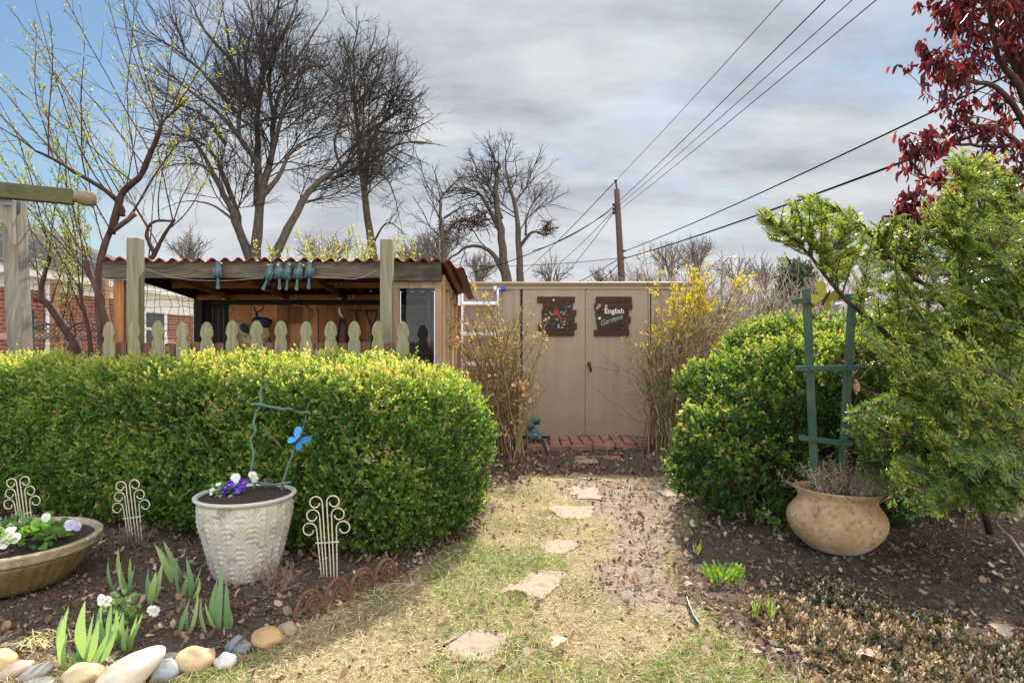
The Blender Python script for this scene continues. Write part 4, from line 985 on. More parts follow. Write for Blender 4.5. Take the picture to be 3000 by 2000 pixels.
# ------------------------------------------------------------------ hedges
def hedge(name, label, poly, Hf, nsamp, sprig_n, L, W, mat, lump=.07, origin=(0, 0, 0), bot=.12, rr=.22, undercut=.22, seed=0, looseness=.6):
    poly = np.array(poly, float)
    lo = poly.min(0) - .12; hi = poly.max(0) + .12; hm = 1.6
    def depth(x, y, z):
        d = poly_sdf(x, y, poly) - undercut * np.clip(1 - z / .45, 0, 1) ** 1.5
        h = Hf(x, y) - z
        lumpv = (fnoise(x * 1.0 + z * .7 + seed, y + z * 1.1, 2.6, 3) - .5) * lump * 2 + (fnoise(x + z * 1.7 + 5 + seed, y - z * 1.3, 9, 2) - .5) * lump * .8
        a = np.maximum(rr - d, 0); b = np.maximum(rr - h, 0)
        q = rr - np.hypot(a, b)
        inner = np.minimum(d, h)
        return np.where((d < rr) | (h < rr), np.minimum(q, inner), inner) + lumpv
    pts = []; nr = []; got = 0
    while got < sprig_n:
        x = rng.uniform(lo[0], hi[0], nsamp); y = rng.uniform(lo[1], hi[1], nsamp); z = rng.uniform(bot, hm, nsamp)
        dp = depth(x, y, z)
        hole = (fnoise(x * 1.0 + z + seed, y * 1.0 - z * .8, 6.5, 2) < .36) | (fnoise(x + z * 1.4 + 11, y + z + seed, 14, 1) < .16)
        acc = (dp > 0) & (rng.random(nsamp) < np.where(dp < .05, np.where(hole, .12, 1), np.where(dp < .14, .5, .06)))
        x, y, z = x[acc], y[acc], z[acc]; e = .03
        g = -np.stack([depth(x + e, y, z) - depth(x - e, y, z), depth(x, y + e, z) - depth(x, y - e, z), depth(x, y, z + e) - depth(x, y, z - e)], 1)
        pts.append(np.stack([x, y, z], 1)); nr.append(nrm(g)); got += len(x)
    pts = np.concatenate(pts)[:sprig_n]; nr = np.concatenate(nr)[:sprig_n]; n = len(pts)
    t = thing(name, label, 'hedge', origin)
    up = np.array([0, 0, 1.0])
    sd = nrm(nr * .75 + up * .55 + rng.normal(0, looseness, (n, 3)))
    sl = rng.uniform(.03, .065, n); mb = MB(); st = MB(); stray = rng.random(n) < .05; sl = np.where(stray, sl * 1.7, sl); pts = pts + nr * (stray * rng.uniform(.0, .035, n))[:, None]
    tone0 = np.clip(rng.normal(.33, .14, n) + np.clip(nr[:, 2], 0, 1) * .4 + (fnoise(pts[:, 0] + 3, pts[:, 1] + pts[:, 2] * 1.3, 3.5, 3) - .5) * .35, 0, .9)  # upward sprigs paler: new growth, plus the sunlit top put into leaf tone
    tan = rng.random(n) < .02 + .4 * np.clip((fnoise(pts[:, 0] + 7, pts[:, 1] + pts[:, 2] * 1.5, 4, 3) - .63) * 6, 0, 1)
    NL = 8
    for k in range(NL):
        f = k / (NL - 1); a = k * 2.4 + rng.uniform(0, 6.28, n)
        q = nrm(np.cross(sd, rng.normal(0, 1, (n, 3)))); 
        ld = nrm(sd * (.35 + .6 * f) + q * (1 - .45 * f))
        pos = pts + sd * (sl * f)[:, None]
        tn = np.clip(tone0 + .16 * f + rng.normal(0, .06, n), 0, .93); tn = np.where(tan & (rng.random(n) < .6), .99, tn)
        sz_ = rng.uniform(.75, 1.2, n)
        mb.leaves(pos, ld, sd + rng.normal(0, .3, (n, 3)), L * sz_ * (1 - .25 * f), W * sz_ * (1 - .25 * f), tn, fold=.18)
    fol = mb.build('foliage', mat, t)
    # inner stems
    c = poly.mean(0); m = 260; b = []
    sdist = lambda q: poly_sdf(q[:, 0], q[:, 1], poly)
    q = rng.uniform(lo, hi, (m * 4, 2)); q = q[sdist(q) > .33][:m]
    base = np.concatenate([q, np.zeros((len(q), 1))], 1)
    w = walk(base, np.tile([0, 0, 1.], (len(base), 1)) + rng.normal(0, .35, (len(base), 3)), rng.uniform(.7, .95, len(base)) * Hf(q[:, 0], q[:, 1]), 7, .16, .1)
    st.tubes(w, np.linspace(.012, .004, 7), 4, tone=rng.random(len(w)))
    w2, l2, _ = spawn(w, 9, .8, .45, 5, .2, .1, .1)
    ok = (depth(w2[:, -1, 0], w2[:, -1, 1], w2[:, -1, 2]) > .1); w2 = w2[ok]
    st.tubes(w2, np.linspace(.005, .002, 5), 3, tone=rng.random(len(w2)))
    st.build('branch', twigmat('hedge_stem', [(.1, (.05, .035, .025)), (.9, (.18, .13, .09))]), t)
    return t
HL = [(-5.2, 5.05), (-3.75, 4.78), (-2.4, 4.27), (-1.5, 3.92), (-.92, 3.68), (-.62, 3.75), (-.28, 4.15), (-.12, 4.55), (-.2, 4.8), (-1.4, 4.9), (-2.6, 4.95), (-3.6, 5.4), (-5.2, 5.9)]
def HLz(x, y):
    return 1.165 - .17 * np.clip((x + .95) / .85, 0, 1) ** 2 + (fnoise(x, y, 1.2, 2) - .5) * .02
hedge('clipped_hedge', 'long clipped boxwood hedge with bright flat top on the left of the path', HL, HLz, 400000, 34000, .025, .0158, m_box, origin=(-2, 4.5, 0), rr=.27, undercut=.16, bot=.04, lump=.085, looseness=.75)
HR = [(1.43, 4.62), (1.68, 4.42), (2.0, 4.35), (2.6, 4.5), (3.4, 4.7), (3.9, 5.2), (3.6, 6.0), (2.6, 6.2), (1.8, 5.9), (1.38, 5.4), (1.28, 4.95)]
def HRz(x, y):
    return .95 + .42 * np.clip((x - 1.25) / .95, 0, 1) ** .8 + (fnoise(x + 4, y, 1.6, 2) - .5) * .1
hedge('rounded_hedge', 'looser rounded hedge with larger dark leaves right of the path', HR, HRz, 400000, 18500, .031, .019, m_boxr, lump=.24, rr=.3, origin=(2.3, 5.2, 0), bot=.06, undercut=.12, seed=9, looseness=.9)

# ------------------------------------------------------------------ bare trees
def tree(label, limbs, specs, mats, minr=.006, origin=None, name='bare_tree', group=None, twig_r=.006, minlen=.22, sides=8):
    """limbs: list of (pts, r0, r1). specs: list of (per_m, ang, lenf, K, jit, up, tmin, r0)"""
    o = origin if origin is not None else P(*limbs[0][0][0]) * np.array([1, 1, 0])
    t = thing(name, label, 'tree', o, group); tb = MB(); cb = MB()
    K = 22; paths = []
    for pts, r0, r1 in limbs:
        q = limb(pts, K, wob=.01 * r0 / .1); paths.append(q)
        tb.tube(q, (r1 * .3 + (r0 * .57 - r1 * .3) * np.linspace(1, 0, K) ** 1.25) * (1 + rng.normal(0, .04, K)), sides, tone=rng.uniform(.4, .6))
    tb.build('trunk', mats[0], t, smooth=True)
    cur = np.array(paths); lvl = []
    for i, (pm, ang, lf, Kc, jit, up, tmin, r0, maxn) in enumerate(specs):
        w, L, idx = spawn(cur, pm, ang, lf, Kc, jit, up, tmin, 1.0, minlen=minlen, maxn=maxn)
        last = i == len(specs) - 1
        r = np.maximum(r0 * np.clip(L / np.median(L), .5, 1.8), twig_r)
        cb.tubes(w, r[:, None] * np.linspace(1, .45 if not last else .5, Kc)[None], 4 if not last else 3, tone=rng.uniform(.2, .8, len(w)))
        cur = w; lvl.append(w)
    cb.build('crown', mats[1], t)
    return t, lvl

D = 20.0
big = [
    ([(745, 790, 20), (720, 720, 20), (690, 650, 19.8), (655, 570, 19.5), (620, 500, 19.2), (560, 410, 18.8), (480, 390, 18.4), (400, 370, 18)], .3, .04),
    ([(745, 790, 20), (705, 690, 20.2), (690, 610, 20), (640, 480, 20), (590, 420, 20), (520, 415, 20), (430, 440, 19.8)], .26, .03),
    ([(748, 790, 20), (752, 690, 20), (770, 560, 20), (790, 480, 20.3), (800, 380, 20.5), (790, 250, 20.8), (800, 120, 21), (820, -30, 21.3)], .34, .05),
    ([(765, 560, 20), (750, 470, 20), (700, 400, 19.6), (705, 300, 19.5), (680, 180, 19.3), (660, 60, 19), (640, -60, 18.8)], .2, .04),
    ([(755, 600, 20), (757, 450, 20.4), (755, 330, 20.8), (765, 200, 21.2), (770, 60, 21.5), (760, -80, 22)], .24, .05),
    ([(790, 790, 20.2), (830, 700, 20.3), (870, 620, 20.4), (920, 545, 20.5), (1000, 490, 20.7), (1040, 450, 21), (1075, 385, 21.3), (1130, 330, 21.6)], .3, .05),
    ([(770, 575, 20), (815, 520, 20), (850, 450, 20), (900, 410, 20.2), (960, 395, 20.5), (1040, 360, 20.5)], .16, .03),
    ([(790, 480, 20.2), (810, 400, 20), (835, 300, 20), (860, 200, 20), (920, 100, 20), (960, 30, 20)], .17, .03),
    ([(800, 380, 20.3), (820, 270, 20), (900, 200, 19.8), (960, 190, 19.6), (1000, 120, 19.5)], .13, .03),
    ([(700, 400, 19.6), (640, 330, 19.4), (560, 270, 19), (480, 200, 18.8), (420, 120, 18.6)], .13, .025),
    ([(690, 330, 19.6), (600, 220, 19.6), (520, 150, 19.6), (450, 110, 19.6), (330, 80, 19.8)], .12, .02),
    ([(660, 420, 19.9), (580, 330, 20.4), (470, 290, 20.8), (380, 240, 21)], .12, .02),
    ([(680, 180, 19.3), (600, 90, 19), (560, 10, 19), (500, -80, 19)], .11, .03),
    ([(770, 200, 21), (830, 100, 21), (870, 0, 21), (900, -100, 21)], .12, .03),
    ([(650, 560, 19.5), (600, 490, 19.8), (520, 480, 20), (420, 520, 20.4)], .11, .02),
    ([(1000, 490, 20.7), (980, 420, 20.5), (1010, 330, 20.2), (1010, 220, 20)], .1, .02),
    ([(690, 650, 19.8), (620, 600, 19.5), (540, 590, 19.2), (460, 620, 19)], .08, .015),
    ([(760, 330, 20.8), (720, 200, 20.6), (740, 60, 20.4), (720, -60, 20)], .13, .03),
]
sp3 = lambda a=2.3, b=4.4, c=6.2: [(a, .8, .6, 13, .11, .015, .28, .0135, None), (b, .65, .62, 10, .13, .025, .12, .0066, None), (c, .62, .95, 7, .15, .02, .1, .0044, None)]
tree('largest bare tree with several thick grey trunks rising behind the tool shelter', big, sp3(), (m_bark, m_twig), origin=P(765, 1100, 20) * np.array([1, 1, 0]), twig_r=.0042)
second = [
    ([(1098, 800, 24), (1090, 720, 24), (1078, 650, 24), (1065, 560, 24), (1060, 480, 24), (1048, 400, 24), (1040, 300, 24), (1035, 220, 24), (1040, 120, 24), (1055, 60, 24)], .33, .04),
    ([(1068, 560, 24), (1075, 490, 24), (1085, 420, 23.7), (1120, 360, 23.5), (1170, 320, 23.3), (1220, 290, 23)], .2, .03),
    ([(1045, 410, 24), (1090, 380, 24), (1140, 345, 24), (1180, 310, 24.3), (1230, 250, 24.5)], .18, .03),
    ([(1078, 480, 23.8), (1120, 450, 23.6), (1180, 420, 23.4), (1260, 420, 23), (1310, 430, 23)], .15, .02),
    ([(1080, 540, 24), (1090, 510, 24), (1130, 520, 23.8), (1160, 590, 23.6), (1180, 690, 23.4)], .12, .02),
    ([(1036, 310, 24), (1090, 250, 24), (1120, 170, 24), (1140, 90, 24)], .12, .02),
    ([(1090, 720, 24), (1130, 655, 24), (1170, 670, 24), (1200, 710, 24)], .08, .02),
    ([(1046, 300, 24), (1010, 300, 24), (985, 330, 24), (960, 390, 24)], .1, .02),
    ([(1090, 380, 24), (1160, 390, 24.3), (1230, 370, 24.6), (1290, 330, 25)], .13, .02),
    ([(1120, 360, 23.5), (1170, 250, 23.3), (1210, 180, 23)], .1, .02),
    ([(1060, 480, 24), (1100, 440, 24.5), (1190, 480, 25), (1240, 520, 25)], .1, .02),
    ([(1050, 420, 24), (1000, 460, 24), (950, 540, 24), (930, 600, 24)], .1, .02),
]
t2, l2 = tree('tall single-trunked bare tree with a dense twiggy clump, right of the largest tree', second, sp3(3.0, 4.6, 6.4), (m_bark, m_twig), twig_r=.0042)
mb = MB(); w = walk(np.tile(P(1160, 320, 23.4), (150, 1)) + rng.normal(0, .35, (150, 3)), rng.normal(0, 1, (150, 3)), rng.uniform(.5, 1.3, 150), 6, .4); mb.tubes(w, .012, 3, tone=.1); mb.build('twig_clump', m_twig, t2)
third = [
    ([(1500, 860, 26), (1480, 800, 26), (1470, 700, 26), (1455, 600, 26), (1460, 500, 26), (1450, 470, 26), (1430, 410, 26)], .42, .05),
    ([(1525, 860, 26.3), (1522, 760, 26.3), (1515, 640, 26.3), (1500, 570, 26.3), (1480, 480, 26.3), (1495, 410, 26.3)], .3, .04),
    ([(1490, 830, 26), (1440, 740, 26), (1380, 720, 26), (1330, 750, 25.8), (1290, 780, 25.6)], .22, .06),
    ([(1300, 830, 25), (1302, 760, 25), (1292, 660, 25), (1290, 590, 25), (1310, 560, 25), (1360, 510, 25)], .24, .05),
    ([(1470, 690, 26), (1420, 590, 26), (1390, 560, 26), (1330, 560, 25.6), (1300, 575, 25.4)], .16, .03),
    ([(1518, 730, 26.3), (1560, 680, 26), (1600, 690, 26), (1620, 660, 26)], .15, .03),
    ([(1540, 690, 26.2), (1545, 630, 26), (1580, 570, 26), (1620, 530, 26)], .09, .015),
    ([(1455, 600, 26), (1420, 520, 26), (1390, 480, 26), (1370, 430, 26)], .1, .02),
    ([(1300, 700, 25), (1340, 650, 25.3), (1400, 650, 25.6), (1440, 640, 26)], .14, .04),
    ([(1470, 640, 26), (1440, 560, 26.4), (1400, 520, 26.8), (1330, 520, 27)], .12, .02),
    ([(1300, 640, 25), (1330, 620, 25), (1370, 600, 25.2), (1440, 600, 25.5)], .1, .03),
]
t3, l3 = tree('knotty bare tree with birds nests rising behind the metal shed', third, sp3(3.0, 4.6, 6.4), (m_bark, m_twig), twig_r=.0042)
mb = MB()
for px_, py_, s_, k in ((1605, 668, .2, 90), (1380, 650, .35, 60), (1400, 640, .4, 70), (1310, 680, .4, 70), (1345, 660, .3, 40)):
    w = walk(np.tile(P(px_, py_, 25.6), (k, 1)) + rng.normal(0, s_ * .6, (k, 3)), rng.normal(0, 1, (k, 3)) * np.array([1, 1, .5]), rng.uniform(.3, .9, k) * s_ * 2.5, 5, .45); mb = MB(); mb.tubes(w, .014, 3, tone=rng.uniform(0, .6, k)); mb.build('nest', m_barkred, t3)

# far bare trees with paler grey twigs along the skyline
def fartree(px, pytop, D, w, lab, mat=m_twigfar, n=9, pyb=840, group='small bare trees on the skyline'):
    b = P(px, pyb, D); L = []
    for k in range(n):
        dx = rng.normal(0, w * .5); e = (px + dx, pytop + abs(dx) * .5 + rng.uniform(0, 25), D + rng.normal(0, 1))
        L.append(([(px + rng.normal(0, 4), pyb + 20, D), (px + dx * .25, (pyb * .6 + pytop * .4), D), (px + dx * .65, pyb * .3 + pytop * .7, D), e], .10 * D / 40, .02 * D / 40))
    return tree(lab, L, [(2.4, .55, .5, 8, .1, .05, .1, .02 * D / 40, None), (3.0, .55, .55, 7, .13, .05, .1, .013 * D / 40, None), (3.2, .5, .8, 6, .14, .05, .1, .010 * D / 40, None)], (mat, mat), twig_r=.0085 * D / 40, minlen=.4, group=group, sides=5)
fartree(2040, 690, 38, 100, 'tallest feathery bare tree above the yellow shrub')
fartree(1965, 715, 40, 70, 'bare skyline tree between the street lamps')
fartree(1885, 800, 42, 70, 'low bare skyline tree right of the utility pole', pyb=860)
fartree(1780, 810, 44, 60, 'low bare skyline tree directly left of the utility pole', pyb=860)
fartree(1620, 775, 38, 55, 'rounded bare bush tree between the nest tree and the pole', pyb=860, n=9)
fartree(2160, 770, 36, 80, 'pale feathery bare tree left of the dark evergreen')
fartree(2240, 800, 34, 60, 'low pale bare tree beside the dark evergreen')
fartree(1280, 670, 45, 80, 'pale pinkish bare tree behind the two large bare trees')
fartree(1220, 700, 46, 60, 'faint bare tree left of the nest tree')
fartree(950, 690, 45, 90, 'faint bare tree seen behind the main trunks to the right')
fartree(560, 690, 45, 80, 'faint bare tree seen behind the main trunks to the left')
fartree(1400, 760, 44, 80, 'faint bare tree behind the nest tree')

def budshrub(px, pytop, D, w, lab, n=60, pyb=900):
    b = P(px, pyb, D); t = thing('budding_shrub', lab, 'shrub', (b[0], D, 0), 'budding shrubs behind the shelter'); mb = MB(); wv = w / F * D
    base = np.tile([b[0], D, 0.], (n, 1)) + rng.normal(0, .25, (n, 3)) * np.array([1, 1, 0]); top = P(px, pytop, D)[2]
    d = np.stack([rng.normal(0, wv, n), rng.normal(0, .5, n), np.full(n, top)], 1)
    w1 = walk(base, d, rng.uniform(.75, 1.05, n) * top, 10, .06); mb.tubes(w1, np.linspace(.012, .004, 10), 4, tone=.4)
    w2, l2_, _ = spawn(w1, 5, .5, .2, 5, .1, .05, .4); mb.tubes(w2, .0035, 3, tone=.4); mb.build('stem', m_twigtan, t)
    q = np.concatenate([w2.reshape(-1, 3), w1[:, 5:].reshape(-1, 3)]); q = q[rng.random(len(q)) < .8]; q = np.repeat(q, 2, 0) + rng.normal(0, .02, (len(q) * 2, 3))
    mb = MB(); mb.leaves(q, rng.normal(0, 1, q.shape) + np.array([0, 0, .6]), rng.normal(0, 1, q.shape), rng.uniform(.03, .06, len(q)), .02, rng.uniform(.2, 1, len(q))); mb.build('leaf', m_bud, t)
budshrub(1010, 700, 11, 90, 'yellow green budding shrub showing above the shelter roof near the right post')
budshrub(1080, 690, 12, 60, 'tallest yellow green budding shrub behind the right shelter post', 40)
budshrub(900, 730, 11.5, 70, 'sparse yellow green budding shrub above the middle of the roof', 30)

# ------------------------------------------------------------------ small budding tree at the left
o = P(320, 1080, 7.3) * np.array([1, 1, 0]); t = thing('budding_tree', 'small crooked red-barked tree with long whips of yellow green buds', 'tree', o)
lm = [
    ([(360, 1100, 7.2), (330, 1000, 7.2), (303, 920, 7.2), (285, 850, 7.2), (258, 790, 7.2), (254, 762, 7.2)], .055, .028),
    ([(310, 1090, 7.4), (292, 900, 7.4), (290, 790, 7.4), (318, 690, 7.4), (345, 665, 7.4), (398, 628, 7.4)], .05, .024),
    ([(325, 685, 7.4), (345, 610, 7.4), (362, 560, 7.4), (412, 515, 7.3), (440, 450, 7.2), (468, 385, 7.1), (471, 358, 7.1)], .045, .022),
    ([(358, 632, 7.4), (352, 600, 7.4), (305, 555, 7.3), (220, 505, 7.2), (160, 468, 7.1), (104, 442, 7)], .034, .012),
    ([(255, 1100, 7.6), (215, 1000, 7.6), (175, 940, 7.6), (135, 885, 7.6), (100, 876, 7.6)], .065, .03),
    ([(150, 905, 7.6), (122, 865, 7.6), (132, 800, 7.6), (150, 750, 7.6)], .035, .018),
    ([(345, 1080, 7.9), (385, 960, 7.9), (420, 800, 7.9), (455, 740, 7.9), (480, 690, 7.9), (512, 642, 7.9)], .045, .016),
    ([(455, 745, 7.9), (430, 690, 7.9), (450, 650, 7.9), (512, 648, 7.9)], .03, .012),
    ([(270, 1090, 7.5), (262, 980, 7.5), (240, 880, 7.5), (232, 830, 7.5)], .035, .015),
]
tb = MB(); LP = []
for pts, r0, r1 in lm:
    q = limb(pts, 22, .002); LP.append(q); r = np.linspace(r0, r1, 22) * (1 + rng.normal(0, .07, 22)); tb.tube(q, r, 9, tone=rng.uniform(.3, .6))
tb.build('trunk', m_barkred, t, smooth=True)
wp = []; wl = []
def whip(i, f, ang, L, curve=0.0, dy=0.0):
    q = LP[i][int(f * 21)]; wp.append((q, np.array([math.cos(R(ang)), dy + rng.normal(0, .12), math.sin(R(ang))]), L))
for i, f, a, L in ((2, .98, 100, 2.1), (2, .98, 112, 1.7), (2, .97, 40, 1.0), (2, .96, 30, 1.3), (2, .95, 50, 1.8), (2, .9, 125, 2.2), (2, .7, 118, 2.7), (2, .6, 128, 2.6), (2, .5, 112, 3.0), (2, .45, 135, 2.2), (2, .3, 120, 3.0),
                   (3, .2, 90, 1.6), (3, .4, 128, 2.4), (3, .55, 100, 1.7), (3, .7, 132, 2.0), (3, .85, 105, 1.7), (3, 1, 130, 1.6), (3, 1, 150, 1.4), (3, .9, 92, 1.5),
                   (1, .9, 55, 1.4), (1, .98, 80, 2.3), (1, .7, 120, 2.4), (1, .55, 105, 2.2), (0, 1, 125, 1.6), (0, .95, 100, 1.5), (0, .8, 140, 1.6), (0, .6, 115, 2.0),
                   (4, .98, 130, 1.6), (4, .9, 95, 1.7), (4, .7, 80, 1.6), (4, .5, 70, 1.8), (5, 1, 100, 1.8), (5, 1, 125, 2.0), (5, .8, 75, 1.7), (5, .6, 140, 1.7), (6, .98, 70, 1.6), (6, .98, 100, 1.9), (6, .9, 40, 1.3), (6, .7, 115, 1.8), (7, .8, 95, 1.9), (7, .5, 125, 1.6),
                   (8, 1, 95, 2.2), (8, .9, 120, 2.4), (8, .7, 75, 1.7), (8, .5, 110, 2.0), (6, .5, 80, 1.5), (1, .3, 100, 1.9), (4, .3, 100, 2.0), (4, .2, 85, 1.6), (2, .99, 75, 1.5), (2, .85, 65, 1.2), (3, .3, 112, 1.9)):
    whip(i, f, a + rng.normal(0, 4), L * rng.uniform(.8, 1.1))
p0 = np.array([w[0] for w in wp]); d0 = np.array([w[1] for w in wp]); LL = np.array([w[2] for w in wp])
w1 = walk(p0, d0, LL, 16, .045, .012)
cb = MB(); cb.tubes(w1, np.linspace(.0085, .0028, 16), 5, tone=.35)
w2, L2, _ = spawn(w1, 7, .5, .26, 7, .08, .02, .08); cb.tubes(w2, np.linspace(.0035, .0018, 7), 3, tone=.45)
w3, L3, _ = spawn(w2, 3.5, .6, .4, 5, .1, .02, .2); cb.tubes(w3, .0016, 3, tone=.5)
cb.build('crown', m_barkred, t)
bq = np.concatenate([w2.reshape(-1, 3), w3.reshape(-1, 3), w1[:, 6:].reshape(-1, 3)]); bd = np.concatenate([np.gradient(w2, axis=1).reshape(-1, 3), np.gradient(w3, axis=1).reshape(-1, 3), np.gradient(w1, axis=1)[:, 6:].reshape(-1, 3)])
k = rng.random(len(bq)) < np.clip(.8 - (bq[:, 2] - 2.4) * .25, .12, .8); bq = bq[k]; bd = nrm(bd[k]); bq = np.repeat(bq, 2, 0) + rng.normal(0, .008, (len(bq) * 2, 3)); bd = np.repeat(bd, 2, 0)
mb = MB(); mb.leaves(bq, bd + rng.normal(0, .6, bq.shape), rng.normal(0, 1, bq.shape), rng.uniform(.02, .042, len(bq)), rng.uniform(.009, .015, len(bq)), rng.uniform(0, 1, len(bq))); mb.build('bud', m_bud, t)

# ------------------------------------------------------------------ yellow flowering shrubs
def forsythia(lab, base_px, D, tips, nst, flowers, stem_mat, seed, hmax):
    b = P(*base_px, D); b[2] = 0; t = thing('flowering_shrub', lab, 'shrub', b); mb = MB()
    n = nst; tp = np.array([P(px, py, D + rng.normal(0, .22)) for px, py in tips(n)])
    bs = b + rng.normal(0, .1, (n, 3)) * np.array([1.2, 1, 0]); K = 14; u = np.linspace(0, 1, K)[None, :, None]
    mid = (bs + tp) / 2 + (tp - bs) * np.array([-.3, 0, .08]) + rng.normal(0, .08, (n, 3))
    w1 = bs[:, None] * (1 - u) ** 2 + mid[:, None] * 2 * u * (1 - u) + tp[:, None] * u ** 2
    w1 = w1 + np.cumsum(rng.normal(0, .013, w1.shape), 1)
    mb.tubes(w1, rng.uniform(.006, .011, n)[:, None] * np.linspace(1, .3, K)[None], 5, tone=rng.uniform(.1, .7, n))
    w2, L2, _ = spawn(w1, 8.5, .65, .34, 8, .17, .04, .12); mb.tubes(w2, np.linspace(.0038, .002, 8), 3, tone=rng.uniform(.2, .9, len(w2)))
    w3, L3, _ = spawn(w2, 8, .6, .5, 5, .18, .03, .1); mb.tubes(w3, np.linspace(.0024, .0014, 5), 3, tone=rng.uniform(.3, 1, len(w3)))
    mb.build('stem', stem_mat, t)
    q = np.concatenate([w2.reshape(-1, 3), w3.reshape(-1, 3)])
    buds = q[rng.random(len(q)) < .09]; mb = MB(); mb.leaves(buds, rng.normal(0, .7, buds.shape) + np.array([0, 0, 1]), rng.normal(0, 1, buds.shape), rng.uniform(.012, .022, len(buds)), .008, rng.uniform(0, .6, len(buds))); mb.build('bud', m_bud, t)
    pr = flowers(q); fq = q[rng.random(len(q)) < pr]; mb = MB()
    for k in range(4):
        a = k * 1.57 + rng.uniform(0, .6, len(fq)); d = np.stack([np.cos(a), np.sin(a), np.full(len(fq), .75)], 1); mb.leaves(fq + rng.normal(0, .008, fq.shape), d + rng.normal(0, .3, d.shape), rng.normal(0, 1, d.shape), rng.uniform(.018, .034, len(fq)), rng.uniform(.009, .016, len(fq)), rng.uniform(0, 1, len(fq)))
    mb.build('blossoms', m_yellow, t)
    dl = q[rng.random(len(q)) < .012]; mb = MB(); mb.leaves(dl, rng.normal(0, 1, dl.shape) + np.array([0, 0, -.5]), rng.normal(0, 1, dl.shape), rng.uniform(.02, .05, len(dl)), rng.uniform(.01, .02, len(dl)), rng.random(len(dl)), 'curl', .5); mb.build('withered_leaves', m_dry, t)
    return t
def tipsL(n): return [(rng.normal(1420, 90), rng.uniform(840, 1010) + (0 if rng.random() < .8 else 120)) for _ in range(n)]
def flL(q): return np.clip((q[:, 2] - .7) * .05, .002, .03)
def tipsL2(n): return [(1268 + 330 * (i + rng.random()) / n, rng.uniform(835, 960) + abs(1425 - (1268 + 330 * (i + .5) / n)) * .35) for i in range(n)]
forsythia('tan-stemmed shrub with sparse yellow flowers between the shelter and the left shed door', (1478, 1400), 7.3, tipsL2, 44, flL, m_twigtan, 1, 2)
def tipsR(n): return [(1845 + 380 * (i + rng.random()) / n, rng.uniform(775, 930) + (140 if i < n * .18 else 0) + (abs(2060 - (1845 + 380 * (i + .5) / n)) * .25)) for i in range(n)]
def flR(q): return np.clip((q[:, 2] - 1.15) * .3, .004, .2) * np.where(fnoise(q[:, 0] * 1.0 + 3, q[:, 2], 4, 2) > .5, 1.6, .3)
forsythia('larger shrub thick with bright yellow flowers at the right end of the shed', (1960, 1390), 7.7, tipsR, 84, flR, m_twigtan, 2, 2)
# dry hydrangea
b = G(1500, 1370); t = thing('dry_hydrangea', 'dry hydrangea stems with papery tan flower heads left of the shed doors', 'dried plant', b); mb = MB(); fl = MB()
for px_, py_, k in ((1530, 1130, 16), (1545, 1165, 14), (1525, 1185, 12), (1520, 1240, 9), (1492, 1268, 9), (1345, 945, 9), (1300, 955, 9), (1312, 1000, 9), (1340, 990, 7), (1590, 990, 8), (1298, 880, 6), (1440, 1110, 7)):
    c = P(px_, py_, 7.15 if px_ > 1400 else 6.0); bb = b if px_ > 1400 else np.array([c[0] + .15, c[1] + .1, 0]); u = np.linspace(0, 1, 9)[:, None]
    mb.tube(bb * (1 - u) + c * u + np.cumsum(rng.normal(0, .008, (9, 3)), 0) * (1 - u) * u * 4, np.linspace(.006, .003, 9), 5, tone=.4)
    fl = MB(); q = c + rng.normal(0, .038, (k * 2, 3)); fl.leaves(q, rng.normal(0, 1, q.shape), rng.normal(0, 1, q.shape), rng.uniform(.035, .065, len(q)), rng.uniform(.03, .05, len(q)), rng.uniform(0, 1, len(q)), fold=.25); fl.build('flower_head', m_dry, t)
mb.build('stem', m_twigtan, t)

# ------------------------------------------------------------------ evergreen and brush behind the right hedge
b = P(2320, 1000, 30); t = thing('evergreen_tree', 'dark dense evergreen tree far behind the green trellis', 'tree', (b[0], 30, 0)); mb = MB()
MB().tube([(b[0], 30, 0), (b[0], 30, 5)], [.3, .08], 8).build('trunk', m_bark, t)
n = 9000; c = rng.normal(0, 1, (n, 3)); c = nrm(c) * rng.random((n, 1)) ** .4
cl = np.array([(0, 0, 3.4), (.8, .2, 2.7), (-.8, 0, 2.6), (.2, 0, 4.3), (1.3, 0, 2.0), (-1.2, 0, 1.9), (.5, 0, 3.7)]); ci = rng.integers(0, len(cl), n)
q = np.array([b[0], 30, 0]) + cl[ci] + c * np.array([.85, .85, .7]); mb.leaves(q, rng.normal(0, 1, q.shape) + np.array([0, 0, .5]), rng.normal(0, 1, q.shape), .26, .1, rng.random(n)); mb.build('crown', m_conifer, t)
mb = MB(); n = 1700; bx = rng.uniform(1.9, 7.6, n); by = rng.uniform(9.5, 12.5, n); base = np.stack([bx, by, np.zeros(n)], 1)
w1 = walk(base, np.stack([rng.normal(0, .45, n), rng.normal(0, .3, n), np.ones(n)], 1), rng.uniform(1.7, 2.9, n), 9, .16, .02); mb.tubes(w1, np.linspace(.008, .003, 9), 4, tone=rng.random(n))
w2, _, _ = spawn(w1, 3.2, .8, .35, 6, .2, 0, .2); mb.tubes(w2, .003, 3, tone=rng.random(len(w2)))
mb.build('brush_thicket', m_brush, origin=(4.5, 11, 0), kind='stuff', label='tangled tan dry brush behind the right hedge', cat='brush')
t = thing('wire_fence', 'rusty wire fence with thin posts in front of the dry brush', 'fence', P(2400, 1180, 9.2)); m_rustw = plain('rusty_wire', (.16, .1, .08), .8, .3)
for px_ in (2305, 2392, 2435, 2470, 2560): a = P(px_, 925, 9.2); MB().tube([(a[0], 9.2, 0), a + (0, 0, .03)], .012, 6).build('post', m_rustw, t)
mb = MB(); mb.tube([P(2300, 922, 9.2), P(2390, 926, 9.2), P(2480, 930, 9.2), P(2620, 930, 9.2)], .006, 5)
